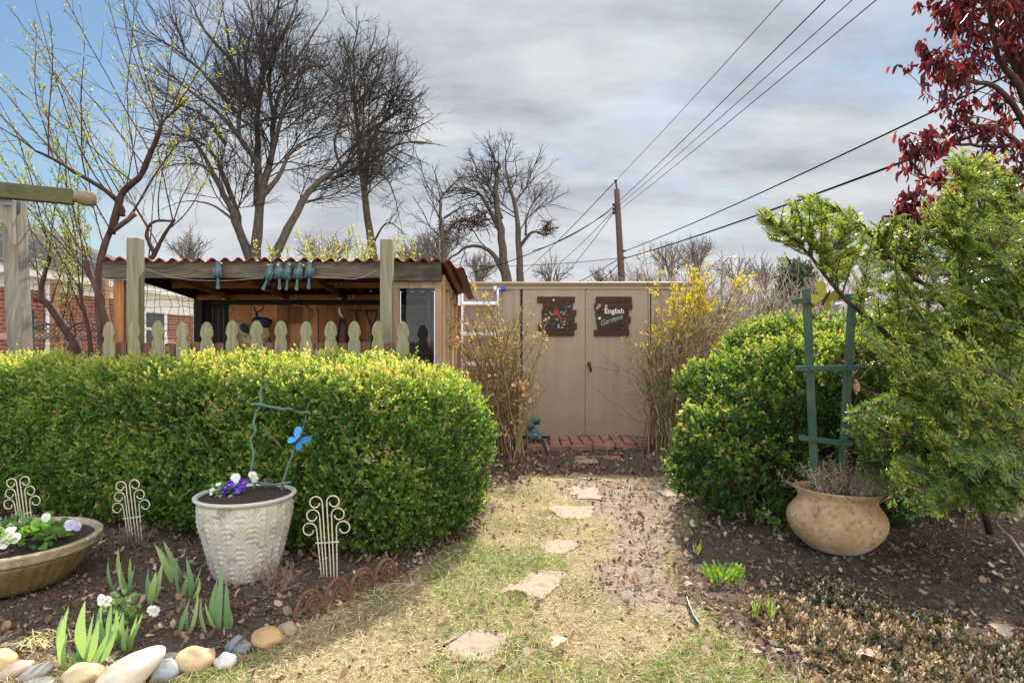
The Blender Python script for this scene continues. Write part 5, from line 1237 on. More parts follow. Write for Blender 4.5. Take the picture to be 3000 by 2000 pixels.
for z in np.linspace(.3, 1.5, 8): mb.tube([(P(2300, 925, 9.2)[0], 9.2, z), (P(2620, 925, 9.2)[0], 9.2, z)], .003, 4)
for x in np.linspace(P(2300, 925, 9.2)[0], P(2620, 925, 9.2)[0], 16): mb.tube([(x, 9.2, .1), (x, 9.2, 1.62)], .003, 4)
mb.build('wire_mesh', m_rustw, t)
a = P(2480, 920, 8.9); mb = MB(); mb.box(a, (.3, .2, .32)); o_ = mb.build('meter_box', plain('pinkish_grey_box', (.42, .33, .33), .6), origin=a, label='pinkish grey rounded box between the trellis and the yew', cat='box', bevel=.05, seg=4)
mb = MB(); mb.tube([(a[0], 8.9, 0), a], .03, 8); mb.build('box_post', m_pole, o_)
# ------------------------------------------------------------------ pots
m_soilpot = plain('potting_soil', (.035, .022, .016), .95, .6, 60, bmp=1, spot=(.1, .065, .045), spotamt=.6, spotscale=70)
m_potw = plain('weathered_white_pot', (.46, .42, .36), .75, .16, 5, bmp=.2, spot=(.25, .22, .18), spotamt=.54, spotscale=10)
def soil_disc(parent, c, r, z, amp=.012, name='soil'):
    n = 110; a = np.arange(n) / n * 2 * np.pi; mb = MB(); V = [(c[0], c[1], z + amp)]; rings = 40
    for k in range(1, rings + 1):
        rr = r * k / rings
        for u in a:
            x, y = c[0] + rr * math.cos(u), c[1] + rr * math.sin(u); V.append((x, y, z + amp * (1 - (k / rings) ** 2) + ((noise.noise(Vector((x * 45, y * 45, 0))) * .008 + noise.noise(Vector((x * 120, y * 120, 3))) * .007) if k < rings else 0)))
    f4 = [[1 + (k - 1) * n + i, 1 + k * n + i, 1 + k * n + (i + 1) % n, 1 + (k - 1) * n + (i + 1) % n] for k in range(1, rings) for i in range(n)]
    b = mb.n; mb.add(V, f4); mb.b.append((np.zeros((0, 3)), np.array([[0, 1 + i, 1 + (i + 1) % n] for i in range(n)]), np.full(n, .5), np.zeros(n, int)))
    return mb.build(name, m_soilpot, parent, smooth=True)

# white leaf-relief pot
cw = np.array([P(720, 1000, 3.62)[0], 3.62, -.012]); t = thing('leaf_relief_pot', 'tall white pot with moulded leaf pattern before the clipped hedge', 'flower pot', cw)
RW = .268; prof_z = np.linspace(0, .452, 120)
def rad(z): return .135 + .098 * np.clip(z / .33, 0, 1) ** .62 + .013 * np.clip((z - .2) / .25, 0, 1)
seg = 288; ang = np.arange(seg) / seg * 2 * np.pi
r0 = rad(prof_z); zz_ = prof_z[:, None]; col = ang / (2 * np.pi) * 12
row = zz_ / .118; ri = np.floor(row); cx = np.abs(((col[None] + .5 * (ri % 2)) % 1) - .5) * 2     # 0 at column centre .. 1 edge
fy = row - ri
ridge = np.abs(np.sin((row * 4.0 - 2.2 * np.sin(cx * 1.9)) * np.pi)) ** .8
spine = np.exp(-((1 - cx) / .1) ** 2) + np.exp(-(cx / .07) ** 2) * .8
disp = (.0058 * ridge + .0075 * spine) * np.clip((.425 - zz_) / .01, 0, 1) * np.clip(zz_ / .015, 0, 1)
mb = MB(); mb.lathe(np.stack([r0, prof_z], 1), cw, seg, disp=disp)
mb.build('vessel', m_potw, t, smooth=True)
mb = MB(); mb.lathe([(.242, .43), (.25, .438), (.262, .446), (.27, .455), (.27, .463), (.262, .468), (.25, .466), (.243, .455), (.238, .40)], cw, 96); mb.build('rim', m_potw, t, smooth=True)
soil_disc(t, cw, .242, .44, .02)
# terracotta pot
ct = np.array([P(2447, 1000, 4.03)[0], 4.03, 0]); t = thing('terracotta_pot', 'wide weathered terracotta pot with flared rim and lichen spots', 'flower pot', ct)
m_terra, N, out = newmat('weathered_terracotta')
v = coords(N); big = noisetex(N, v, 5, 5, .6); sp_ = N.math('ADD', N.math('MULTIPLY', noisetex(N, v, 30, 7, .72), .75), N.math('MULTIPLY', noisetex(N, v, 6, 3), .25)); spz = N('ShaderNodeSeparateXYZ', None, Vector=N('ShaderNodeTexCoord').outputs['Object'])
c_ = N.ramp(big, [(.3, (.36, .19, .09)), (.5, (.5, .31, .165)), (.7, (.56, .39, .24))])
c_ = N.mix(N.ramp(sp_, [(.525, (0, 0, 0)), (.585, (.75, .75, .75))]), c_, (.2, .16, .1))
bl = N.math('ADD', N.math('MULTIPLY', big, .16), N.math('MULTIPLY', spz.outputs[2], -1.0))
c_ = N.mix(N.ramp(bl, [(.0, (0, 0, 0)), (.045, (.75, .75, .75))]), c_, (.6, .53, .44))
bs = N('ShaderNodeBsdfPrincipled', None, Base_Color=c_, Roughness=.85); N.nt.links.new(bump(N, noisetex(N, v, 60, 6), .25, .01), bs.inputs['Normal']); N.nt.links.new(bs.outputs[0], out.inputs[0])
tl = rot('Y', .05) @ rot('X', -.03)
pr = [(.002, .0), (.12, .0), (.16, .02), (.215, .06), (.262, .115), (.287, .17), (.29, .205), (.276, .25), (.245, .29), (.226, .315), (.225, .33), (.236, .352), (.253, .372), (.258, .383), (.252, .388), (.238, .382), (.214, .345), (.205, .32), (.21, .30)]
u = np.linspace(0, len(pr) - 1, 70); pr = np.stack([np.interp(u, range(len(pr)), np.array(pr)[:, k]) for k in (0, 1)], 1)
for _ in range(3): pr[1:-1] = (pr[:-2] + pr[1:-1] * 2 + pr[2:]) / 4
mb = MB(); mb.lathe(pr, ct, 72, tl); mb.build('vessel', m_terra, t, smooth=True)
a = np.linspace(0, np.pi, 9); hc = np.array([-.2, -.165, .268]); 
mb = MB(); mb.tube(np.array([tl @ (hc + np.array([-.7, -.72, 0]) * .026 * math.sin(q) + np.array([.02, -.02, 0]) * 0 + np.array([.0, 0, .026 * math.cos(q)])) + ct for q in a]), .009, 8); mb.build('lug_handle', m_terra, t, smooth=True)
soil_disc(t, ct + np.array([.015, 0, 0]), .205, .315, .015)
m_gstem = twigmat('dry_stalk', [(.1, (.16, .11, .075)), (.5, (.3, .22, .16)), (.9, (.48, .39, .29))])
d_ = thing('dried_plant', 'dead tan wiry plant filling the terracotta pot', 'dried plant', ct + np.array([.05, 0, .32])); n = 230
ba = ct + np.array([.06, -.01, .32]) + rng.normal(0, .07, (n, 3)) * np.array([1, .8, .1]); di = (ba - ct - np.array([.05, 0, .2])) * np.array([2.3, 2.3, 1]) + rng.normal(0, .05, (n, 3)) + np.array([0, 0, .1])
w1 = walk(ba, di, rng.uniform(.1, .3, n), 9, .17, .05); mb = MB(); mb.tubes(w1, np.linspace(.0022, .0012, 9), 3, tone=rng.random(n)); w2, _, _ = spawn(w1, 22, .7, .35, 5, .2, .04, .15); mb.tubes(w2, .0011, 3, tone=rng.random(len(w2))); mb.build('stem', m_gstem, d_)
q = np.concatenate([w2[:, -1], w1[:, -1]]); q = np.repeat(q, 2, 0) + rng.normal(0, .004, (len(q) * 2, 3)); mb = MB(); mb.leaves(q, rng.normal(0, 1, q.shape), rng.normal(0, 1, q.shape), .010, .006, rng.uniform(.4, 1, len(q))); mb.build('seed_head', m_dry, d_)
# glazed bowl planter
cb_ = np.array([P(28, 1000, 3.5)[0], 3.5, 0]); t = thing('bowl_planter', 'wide low olive brown glazed bowl with fluted sides and pale worn rim', 'flower pot', cb_)
m_olive = plain('olive_brown_glaze', (.17, .12, .05), .32, .35, 14, spot=(.28, .24, .15), spotamt=.56, spotscale=16, bmp=.08)
m_olrim = plain('worn_glazed_rim', (.34, .27, .17), .4, .25, 18, spot=(.45, .41, .33), spotamt=.52, spotscale=22)
z_ = np.linspace(0, .185, 40); r_ = .25 + .145 * (z_ / .185) ** .75; seg = 240; an = np.arange(seg) / seg * 2 * np.pi
fl_ = .010 * np.sqrt(np.abs(np.sin(an * 21)))[None] * np.clip((.175 - z_) / .01, 0, 1)[:, None] * np.clip((z_ + .01) / .03, 0, 1)[:, None]
mb = MB(); mb.lathe(np.stack([r_, z_], 1), cb_, seg, disp=fl_); mb.build('bowl', m_olive, t, smooth=True)
pr = np.array([(.396, .163), (.412, .166), (.417, .178), (.417, .198), (.428, .208), (.43, .217), (.422, .224), (.395, .22), (.39, .2), (.385, .17)]) + np.array([0, .02]); ds = np.zeros((len(pr), seg)); ds[2:4] = .004 * np.abs(np.sin(an * 26 + .8))
mb = MB(); mb.lathe(pr, cb_, seg, disp=ds); mb.build('rim', m_olrim, t, smooth=True)
soil_disc(t, cb_, .39, .215, .025)

# ------------------------------------------------------------------ flowers
m_petalw = leafmat('white_petal', [(0, (.7, .7, .66)), (1, (.85, .85, .84))], .5, .35, .3, (1, 1, 1))
m_petalv = leafmat('violet_petal', [(0, (.05, .015, .25)), (.6, (.1, .03, .42)), (1, (.18, .1, .55))], .5, .35, .3, (1, 1, 1))
m_petall = leafmat('lilac_petal', [(0, (.4, .38, .6)), (1, (.6, .6, .75))], .5, .35, .3, (1, 1, 1))
m_eye = plain('orange_flower_eye', (.75, .4, .02), .5)
def petal(mb, c, d, nrm_, L, W):
    n = 8; a = np.linspace(0, np.pi * 2, n, endpoint=False); d = nrm(d); sd = nrm(np.cross(nrm_, d)); nn = nrm(np.cross(d, sd))
    V = [c] + [c + d * L * (.5 + .5 * math.cos(x)) * (1.0) + sd * W * .5 * math.sin(x) * (1 + .25 * math.cos(x)) + nn * (.14 * L * ((.5 + .5 * math.cos(x)) ** 2) + rng.normal(0, .001)) for x in a]
    V[1 + n // 2] = c; 
    mb.b.append((np.array(V), np.array([[0, 1 + i, 1 + (i + 1) % n] for i in range(n)]) + mb.n, np.full(n, rng.random()), np.zeros(n, int))); mb.n += len(V)
def pansy_flower(parent, c, face, r, mat, stem_from=None):
    f = nrm(np.array(face, float)); up = nrm(np.array([0, 0, 1]) - f * f[2]); sd = np.cross(up, f); mb = MB()
    for ang, L, W, off in ((55, 1, 1.05, -.003), (125, 1, 1.05, -.003), (175, .95, 1.0, 0), (5, .95, 1.0, 0), (270, 1.05, 1.35, .003)):
        d = sd * math.cos(R(ang)) + up * math.sin(R(ang)); petal(mb, c + f * off, d, f, r * L, r * W)
    fl = mb.build('flower', mat, parent)
    MB().ell(c + f * .006, (r * .13, r * .13, r * .13), seg=8, rings=5).build('flower_eye', m_eye, fl)
    if stem_from is not None:
        u = np.linspace(0, 1, 8)[:, None]; p = stem_from * (1 - u) + (c - f * .004) * u; p[:, 2] += (u * (1 - u))[:, 0] * .03; MB().tube(p, .0022, 5).build('stalk', m_greenleaf, parent)
def pansy(lab, base, nleaf, spread, flowers, tone=.5, leafL=.05, hgt=.05):
    t = thing('pansy_plant', lab, 'flower', base); mb = MB(); n = nleaf; a = rng.uniform(0, 6.28, n); r = spread * np.sqrt(rng.random(n))
    q = base + np.stack([r * np.cos(a), r * np.sin(a) * .8, rng.uniform(.005, hgt, n)], 1); d = np.stack([np.cos(a), np.sin(a), rng.uniform(-.1, .9, n)], 1)
    mb.leaves(q, d, np.array([0, 0, 1]) + rng.normal(0, .35, (n, 3)), rng.uniform(.6, 1.1, n) * leafL, rng.uniform(.5, .75, n) * leafL, np.clip(rng.normal(tone, .25, n), 0, 1), fold=.22, droop=.15)
    mb.build('leaf', m_greenleaf, t)
    for px_, py_, D_, face, rr, mat in flowers: pansy_flower(t, P(px_, py_, D_), face, rr, mat, base + rng.normal(0, .02, 3) * np.array([1, 1, 0]))
    return t
pz = .445
pansy('white and violet pansies at the left of the white relief pot', np.array([P(660, 1000, 3.6)[0], 3.6, pz]), 60, .075, [
    (690, 1400, 3.58, (.1, -1, .25), .029, m_petalw), (740, 1392, 3.62, (.6, -.7, .5), .026, m_petalw), (745, 1400, 3.6, (.2, -.8, -.3), .024, m_petalw), (622, 1438, 3.55, (-.5, -.8, .2), .022, m_petalw), (640, 1418, 3.6, (0, -.7, .8), .016, m_petalw),
    (673, 1420, 3.56, (-.2, -1, .2), .028, m_petalv), (713, 1414, 3.56, (.3, -1, .2), .026, m_petalv), (655, 1440, 3.54, (-.4, -1, 0), .024, m_petalv), (697, 1432, 3.55, (.1, -1, .1), .024, m_petalv), (712, 1428, 3.57, (.4, -1, 0), .02, m_petalv), (676, 1455, 3.52, (0, -1, -.2), .014, m_petall), (716, 1470, 3.47, (.3, -1, 0), .01, m_petalv)], .7, .04, .055)
pansy('leafy pansies with white and lilac blooms in the glazed bowl', np.array([P(40, 1000, 3.42)[0], 3.42, .24]), 170, .24, [
    (15, 1585, 3.25, (-.1, -1, .3), .036, m_petalw), (45, 1575, 3.25, (.2, -1, .5), .028, m_petalw), (135, 1516, 3.45, (0, -1, .3), .026, m_petalw), (205, 1537, 3.35, (.4, -1, .3), .029, m_petall), (225, 1540, 3.35, (.8, -.8, .2), .024, m_petall), (25, 1560, 3.3, (.0, -.8, .7), .035, m_petalw), (-40, 1600, 3.25, (0, -1, .4), .04, m_petalw)], .6, .075, .09)
b = G(355, 1840); pansy('small pale green viola with nodding white flowers among the irises', np.array([b[0], b[1], .02]), 55, .07, [(298, 1755, 2.75, (-.3, -1, .1), .024, m_petalw), (312, 1758, 2.76, (.6, -.8, -.2), .022, m_petalw), (447, 1785, 2.8, (.4, -.8, -.3), .024, m_petalw), (455, 1790, 2.8, (.8, -.6, -.2), .02, m_petalw)], .8, .045, .12)

def iris(lab, base_px, blades):
    """blades: (tip px, tip py, width m, bow)"""
    b = G(*base_px); t = thing('iris_shoot', lab, 'iris', b, 'young irises in the soil bed')
    for k, (tx, ty, w, bow) in enumerate(blades):
        bb = b + np.array([rng.normal(0, .012), rng.normal(0, .02), -.01]) + np.array([(k - (len(blades) - 1) / 2) * .012, 0, 0]); tip = P(tx, ty, b[1] - rng.uniform(-.03, .03)); K = 10; u = np.linspace(0, 1, K)
        p = bb * (1 - u[:, None]) + tip * u[:, None]; p[:, 0] += bow * u * (1 - u) * .25; p[:, 1] -= .02 * np.sin(u * 3.1)
        wd = w * np.minimum(1, .55 + u * 1.6) * np.clip((1 - u) / .5, 0, 1) ** .75 * .9 + .0006
        yaw = rng.uniform(-.45, .45); mb = MB(); mb.strip(p, wd, (math.cos(yaw), math.sin(yaw), 0), tone=rng.uniform(.25, .95), fold=.1); mb.build('leaf', m_iris, t, smooth=True)
iris('tall pair of pale iris blades leftmost by the river stones', (212, 1955), [(185, 1800, .034, -.3), (202, 1775, .038, -.2), (215, 1905, .022, .2)])
iris('broadest iris fan with a dark central blade above the split cream stone', (258, 1945), [(250, 1757, .052, -.15), (275, 1795, .03, 0), (288, 1812, .045, .3), (224, 1905, .026, -.2)])
iris('arching iris shoot leaning right beside the broadest fan', (290, 1945), [(358, 1790, .03, .1), (340, 1800, .03, .4)])
iris('dense iris clump in front of the small white viola', (345, 1900), [(300, 1765, .034, -.3), (328, 1768, .034, -.1), (342, 1785, .04, 0), (362, 1790, .03, .1), (375, 1830, .03, .1)])
iris('slim iris shoot right of the dense clump', (378, 1900), [(418, 1795, .022, .2), (402, 1800, .022, .1), (376, 1832, .02, -.1)])
iris('single short iris blade standing alone near the glazed bowl', (338, 1728), [(318, 1640, .026, -.1), (342, 1705, .014, 0)])
iris('iris shoot of three blades behind the single short one', (370, 1735), [(348, 1605, .03, -.2), (382, 1630, .028, .1), (395, 1660, .026, .1), (358, 1640, .014, -.2)])
iris('short bushy iris shoot in the middle of the soil bed', (448, 1760), [(435, 1667, .03, 0), (458, 1672, .036, .1), (478, 1640, .034, .1), (440, 1700, .022, -.2)])
iris('leaning fan of large iris leaves left of the white pot', (520, 1700), [(452, 1590, .04, .3), (478, 1582, .034, .2), (466, 1600, .036, .2)])
iris('narrow iris shoot between the leaning fan and the white pot', (548, 1745), [(520, 1630, .026, -.1), (556, 1675, .026, 0), (592, 1655, .01, .1), (545, 1630, .032, .3), (582, 1690, .022, .4)])
iris('tall thin iris shoot rooted nearest the tan boulder', (545, 1855), [(558, 1750, .026, .0), (578, 1720, .02, .4), (552, 1790, .022, -.1)])
iris('upright bright iris shoot before the foot of the white pot', (652, 1842), [(638, 1695, .036, -.2), (655, 1650, .034, 0), (662, 1700, .034, .2), (672, 1780, .018, .3)])
iris('low slanting pale iris blade left of the upright bright shoot', (633, 1845), [(590, 1755, .024, -.1), (600, 1762, .02, 0)])
iris('dark iris leaves half hidden behind the glazed bowl', (60, 1570), [(18, 1510, .03, -.2), (35, 1500, .03, 0), (72, 1505, .03, .2), (85, 1515, .022, .3)])
# pale straw-coloured grass tuft
b = G(150, 1880); t = thing('striped_tuft', 'low tuft of cream striped grassy leaves behind the edging stones', 'grass tuft', b); mb = MB(); n = 130
a = rng.uniform(0, 6.28, n); d = np.stack([np.cos(a), np.sin(a) * .8, rng.uniform(.15, 1.1, n)], 1); w = walk(b + rng.normal(0, .05, (n, 3)) * np.array([1.4, 1, .1]), d, rng.uniform(.07, .17, n), 6, .12, -.28)
for p in w: mb.strip(p, np.linspace(.008, .001, 6), nrm(np.cross(p[-1] - p[0], (0, 0, 1)) + 1e-6), tone=rng.uniform(.3, 1))
mb.build('blade', leafmat('cream_blade', [(0, (.3, .32, .12)), (.5, (.55, .5, .25)), (1, (.72, .66, .42))], .5, .35), t)

# ------------------------------------------------------------------ cream wire fans
m_creamwire = plain('chipped_cream_wire', (.52, .46, .36), .5, .15, 20, spot=(.2, .13, .09), spotamt=.62, spotscale=60)
def wire_fan(label, base_px, D, H, lean, label_g='cream wire scroll fans stuck in the bed'):
    x0 = P(base_px, 1000, D)[0]; t = thing('wire_fan', label, 'garden edging', (x0, D, 0), label_g); rm = rot('Y', lean); k = H / .46
    for s_ in (-1, 1):
        for j, (xb, xt, hh, r) in enumerate(((.010, .012, .405, .036), (.026, .032, .335, .037), (.041, .053, .262, .039))):
            a = np.linspace(0, 1, 30); th = a * R(395); rr = r * (1 - .5 * a ** 1.3)
            st = np.array([[s_ * (xb + (xt - xb) * min(1, u * 1.0)), 0, hh * u] for u in np.linspace(-.12, 1, 9)])
            cx, cz = xt + r, hh
            sc = np.stack([s_ * (cx + (rr - r) * 0 - rr * np.cos(th) * 1.0), np.zeros(30), cz + rr * np.sin(th)], 1)[1:27]
            p = np.concatenate([st, sc]) * k; p = p @ rm.T + np.array([x0, D + j * .004, 0]); MB().tube(p, .0038, 7, ref=(0, 1, 0)).build('scroll_rod', m_creamwire, t, smooth=True)
    p = (np.array([[-.062, .006, .19], [.062, .006, .19]]) * k) @ rm.T + np.array([x0, D, 0]); MB().tube(p, .004, 7).build('crossbar', m_creamwire, t)
wire_fan('cream wire scroll fan right of the white relief pot', 964, 3.56, .475, -.06)
wire_fan('cream wire scroll fan between the glazed bowl and the white pot', 396, 4.12, .44, -.12)
wire_fan('cream wire scroll fan behind the glazed bowl at the left edge', 78, 4.22, .44, -.14)

# ------------------------------------------------------------------ rusty scroll edging
m_rust = plain('rusty_iron', (.13, .065, .036), .9, .35, 25, bmp=.5, spot=(.09, .04, .025), spotamt=.52, spotscale=30)
t = thing('scroll_edging', 'rusty cast iron scroll edging along the bed at the hedge corner', 'garden edging', G(1010, 1760)); e0, e1 = G(862, 1838), G(1160, 1700)
ns = 4
for i in range(ns):
    a0 = e0 + (e1 - e0) * (i / ns); a1 = e0 + (e1 - e0) * ((i + 1) / ns); ux = (a1 - a0); w = np.linalg.norm(ux); ux = ux / w; uz = np.array([0, 0, 1.]); c = a0 + ux * w * .5
    mb = MB(); th = np.linspace(R(200), R(-60), 22); p = np.array([c + ux * (w * .47 * math.cos(x)) + uz * (.035 + .105 * max(math.sin(x), -.3)) for x in th]); mb.tube(p, .01, 7)
    th = np.linspace(0, 2.35 * 2 * np.pi, 44); rr = np.linspace(.052, .008, 44); p = np.array([c + ux * (w * .12 + q * math.cos(x)) + uz * (.062 + q * math.sin(x)) for x, q in zip(th, rr)]); mb.tube(p, .0062, 6, ref=nrm(np.cross(ux, uz)))
    th = np.linspace(R(10), R(210), 14); p = np.array([c + ux * (-w * .27 + .032 * math.cos(x)) + uz * (.03 + .036 * math.sin(x)) for x in th]); mb.tube(p, .006, 6)
    for q in (-.4, -.2, .0, .25): mb.tube([a1 + ux * (-.01) + uz * .03, a1 + ux * (q * .09 - .01) + uz * (.075 - abs(q) * .05)], [.009, .004], 6)
    mb.bar(a0 + uz * .004, a1 + uz * .004, .012, .022); mb.build('scroll', m_rust, t, smooth=True)

# ------------------------------------------------------------------ river stones
STN = [  # px, py centre, half w px, half h px, yaw-roll, colour, label
    (5, 1937, 38, 36, 0, (.5, .4, .22), 'round ochre river stone cut off by the left edge'),
    (42, 1965, 54, 22, .42, (.42, .32, .25), 'long pinkish tan river stone leaning beside the ochre one'),
    (108, 1971, 50, 22, .3, (.3, .28, .25), 'flat grey brown river stone third from the left edge'),
    (115, 1998, 46, 12, .05, (.55, .54, .48), 'pale flat river stone at the bottom left edge'),
    (240, 1978, 58, 34, .25, (.52, .42, .24), 'split cream ochre river stone below the broadest iris'),
    (380, 1970, 105, 44, .42, (.58, .5, .4), 'largest pale cream boulder in the edging row'),
    (484, 1966, 43, 33, -.1, (.24, .26, .27), 'blue grey egg-shaped river stone in front of the row'),
    (500, 1922, 24, 11, .0, (.3, .26, .22), 'small brownish grey stone wedged behind the blue grey one'),
    (572, 1934, 55, 37, -.05, (.5, .36, .2), 'large tan river stone veined with thin cracks'),
    (661, 1938, 32, 25, -.1, (.55, .52, .5), 'small whitish grey river stone right of the veined tan one'),
    (682, 1888, 36, 15, .75, (.2, .215, .235), 'slim dark slate stone leaning to the right'),
    (706, 1900, 30, 17, .5, (.19, .19, .18), 'dark grey green stone next to the slim slate one'),
    (785, 1868, 49, 30, -.1, (.4, .26, .12), 'big brown boulder where stones meet the rusty edging'),
    (842, 1843, 25, 21, 0, (.32, .25, .17), 'dull brown stone at the very start of the rusty edging'),
]
for px_, py_, hw, hh, ro_, colr, lab in STN:
    zc = hh / F * (F * CAMZ / (py_ + hh * .7 - 1000)) * .85; D_ = F * (CAMZ - zc) / (py_ - 1000); c = P(px_, py_, D_); k = D_ / F
    mb = MB(); mb.ell(c, (hw * k, (hw * .55 + hh * .45) * k, hh * k * 1.02), rot('Z', rng.uniform(-.25, .25)) @ rot('Y', -ro_), 48, 32, lump=.22, seed=px_ % 17)
    mb.build('river_stone', plain('river_stone_surface', colr, .62, .16, 9, bmp=.3, bscale=55, spot=tuple(x * .62 for x in colr), spotamt=.64, spotscale=16, spec=.35), origin=(c[0], c[1], 0), smooth=True, label=lab, cat='stone', group='river stones edging the bed')

# ------------------------------------------------------------------ twig trellis and blue butterfly in the white pot
m_teal = twigmat('teal_painted_twig', [(.1, (.085, .09, .065)), (.45, (.075, .135, .11)), (.9, (.12, .2, .165))])
t = thing('twig_trellis', 'crooked teal twig trellis stuck in the white pot', 'trellis', P(780, 1440, 3.7))
dd = lambda py: 3.70 + (1440 - py) / 330 * .21
def crooked(pts, r, off=0.0, nm='upright'):
    q = np.array([P(x, y, dd(y) - off) for x, y in pts]); n = len(q); u = np.linspace(0, n - 1, n * 5); i = np.minimum(u.astype(int), n - 2); f = (u - i)[:, None]; f = f * f * (3 - 2 * f); p = q[i] * (1 - f) + q[i + 1] * f; p += np.cumsum(rng.normal(0, .0007, p.shape), 0)
    MB().tube(p, np.full(len(p), r) * (1 + rng.normal(0, .05, len(p))), 8, tone=rng.uniform(.4, .6)).build(nm, m_teal, t, smooth=True)
crooked([(783, 1126), (766, 1138), (763, 1160), (769, 1183), (752, 1205), (744, 1235), (750, 1262), (736, 1285), (740, 1305), (745, 1325), (740, 1360), (736, 1385), (750, 1412), (748, 1450)], .0068)
crooked([(922, 1168), (905, 1178), (898, 1200), (892, 1235), (882, 1265), (868, 1290), (856, 1312), (848, 1338), (834, 1362), (828, 1385), (818, 1410), (815, 1450)], .0068)
crooked([(736, 1184), (760, 1183), (800, 1191), (830, 1198), (850, 1196), (880, 1209), (912, 1208)], .0085, .018, 'crossbar')
crooked([(745, 1408), (768, 1418), (800, 1419), (830, 1414), (852, 1410)], .0075, .018, 'crossbar')
def butterfly(label, c, size, ang, mat, body_mat, tilt=0.0, yawv=0.0, stem=None):
    t = thing('butterfly_ornament', label, 'butterfly ornament', c); rm = rot('Z', yawv) @ rot('Y', ang)
    up_ = np.array([(0, .02), (.05, .2), (.2, .46), (.38, .52), (.5, .4), (.5, .22), (.36, .06), (.1, -.02)]); lo_ = np.array([(.02, 0), (.2, .0), (.38, -.08), (.42, -.24), (.34, -.38), (.2, -.36), (.08, -.16)])
    for s_ in (-1, 1):
        wr = rot('Z', s_ * .35 + tilt * s_); ux = rm @ wr @ np.array([s_, 0, 0]); uz = rm @ np.array([0, 0, 1.])
        for o_, nm in ((up_, 'upper_wing'), (lo_, 'lower_wing')):
            mb = MB(); mb.prism(o_ * size, c, ux, uz, rm @ np.array([0, .004, 0])); mb.build(nm, mat, t, bevel=.001)
    MB().tube([c + rm @ np.array([0, -.006, -.3 * size]), c + rm @ np.array([0, -.008, 0]), c + rm @ np.array([0, -.006, .3 * size])], [.03 * size, .055 * size, .05 * size], 8).build('body', body_mat, t, smooth=True)
    if stem is not None: MB().tube(stem, .0022, 5).build('wire', m_iron, t)
    return t
butterfly('bright blue tin butterfly on the right upright of the twig trellis', P(872, 1290, 3.74), .128, .75, plain('sky_blue_tin', (.04, .24, .62), .45, .2, 30), m_iron, .1, .15)

# ------------------------------------------------------------------ green ladder trellis with butterflies
m_tealpaint = wood('faded_teal_painted_wood', (.08, .145, .115), (.05, .09, .07), 2, 30, stain=(.2, .17, .1), stain_at=.6, stain_scale=4, knots=False, rnd=.1)
m_tealx = wood('teal_painted_crossbar', (.085, .155, .125), (.05, .095, .075), 0, 30, knots=False, rnd=.1)
DT = 4.08; t = thing('ladder_trellis', 'faded green wooden ladder trellis standing in the terracotta pot', 'trellis', P(2420, 1430, DT))
for a_, b_ in (((2362, 846), (2390, 1480)), ((2497, 868), (2462, 1480))):
    mb = MB(); mb.bar(P(b_[0], b_[1], DT), P(a_[0], a_[1], DT), .044, .03, (0, 1, 0)); mb.build('upright', m_tealpaint, t, bevel=.003)
for a_, b_, h in (((2320, 884), (2560, 862), .034), ((2332, 1079), (2521, 1077), .034), ((2342, 1281), (2496, 1301), .034)):
    mb = MB(); mb.bar(P(a_[0], a_[1], DT - .026), P(b_[0], b_[1], DT - .026), .02, h); mb.build('crossbar', m_tealx, t, bevel=.003)
    for f in (.2, .8): MB().ell(P(a_[0], a_[1], DT - .037) * (1 - f) + P(b_[0], b_[1], DT - .037) * f, (.005, .003, .005), seg=8, rings=5).build('screw', m_iron, t)
butterfly('yellow wooden butterfly with dark blue body on the trellis top bar', P(2418, 872, DT - .07), .175, .5, plain('mustard_yellow_paint', (.42, .36, .03), .55, .2, 25, spot=(.25, .22, .05), spotamt=.6, spotscale=40), plain('dark_blue_body', (.015, .02, .06), .5), -.1, .1)
butterfly('small pale green butterfly on a springy wire above the trellis', P(2308, 762, DT), .1, -.75, plain('pale_green_tin', (.4, .45, .27), .5, .15, 25), m_iron, .25, .4, stem=[P(2363, 848, DT), P(2340, 810, DT), P(2310, 765, DT)])
a = P(2420, 1500, 4.3); mb = MB(); m_vine = plain('brown_vine', (.16, .08, .05), .7, .3)
for k in range(9):
    p0_ = P(2470 + rng.normal(0, 20), 1080 + rng.normal(0, 40), 4.15); w = walk(p0_[None], np.array([[1, .1, rng.uniform(-.2, .8)]]), [rng.uniform(.25, .5)], 14, .22)[0]; mb.tube(w, .0035, 5)
th = np.linspace(0, 5, 24); mb.tube(np.array([P(2495 + 34 * math.cos(x), 1040 + 55 * math.sin(x), 4.12) for x in th]), .0035, 5)
v_ = mb.build('dry_vine', m_vine, origin=P(2500, 1080, 4.15), label='brown leafless vine looping round the right trellis upright', cat='vine')
q = np.array([P(2508, 1110, 4.06), P(2515, 1140, 4.08), P(2530, 1130, 4.1)]); mb = MB(); mb.leaves(q[:1], np.array([[0, 0, -1.]]), np.array([0, -1, .2]), .1, .045, .8, fold=.2); mb.build('leaf', m_litter, v_); mb = MB(); mb.leaves(q[1:2], np.array([[.6, 0, -.3]]), np.array([0, -1, .2]), .09, .04, .3, fold=.2); mb.build('leaf', m_litter, v_)

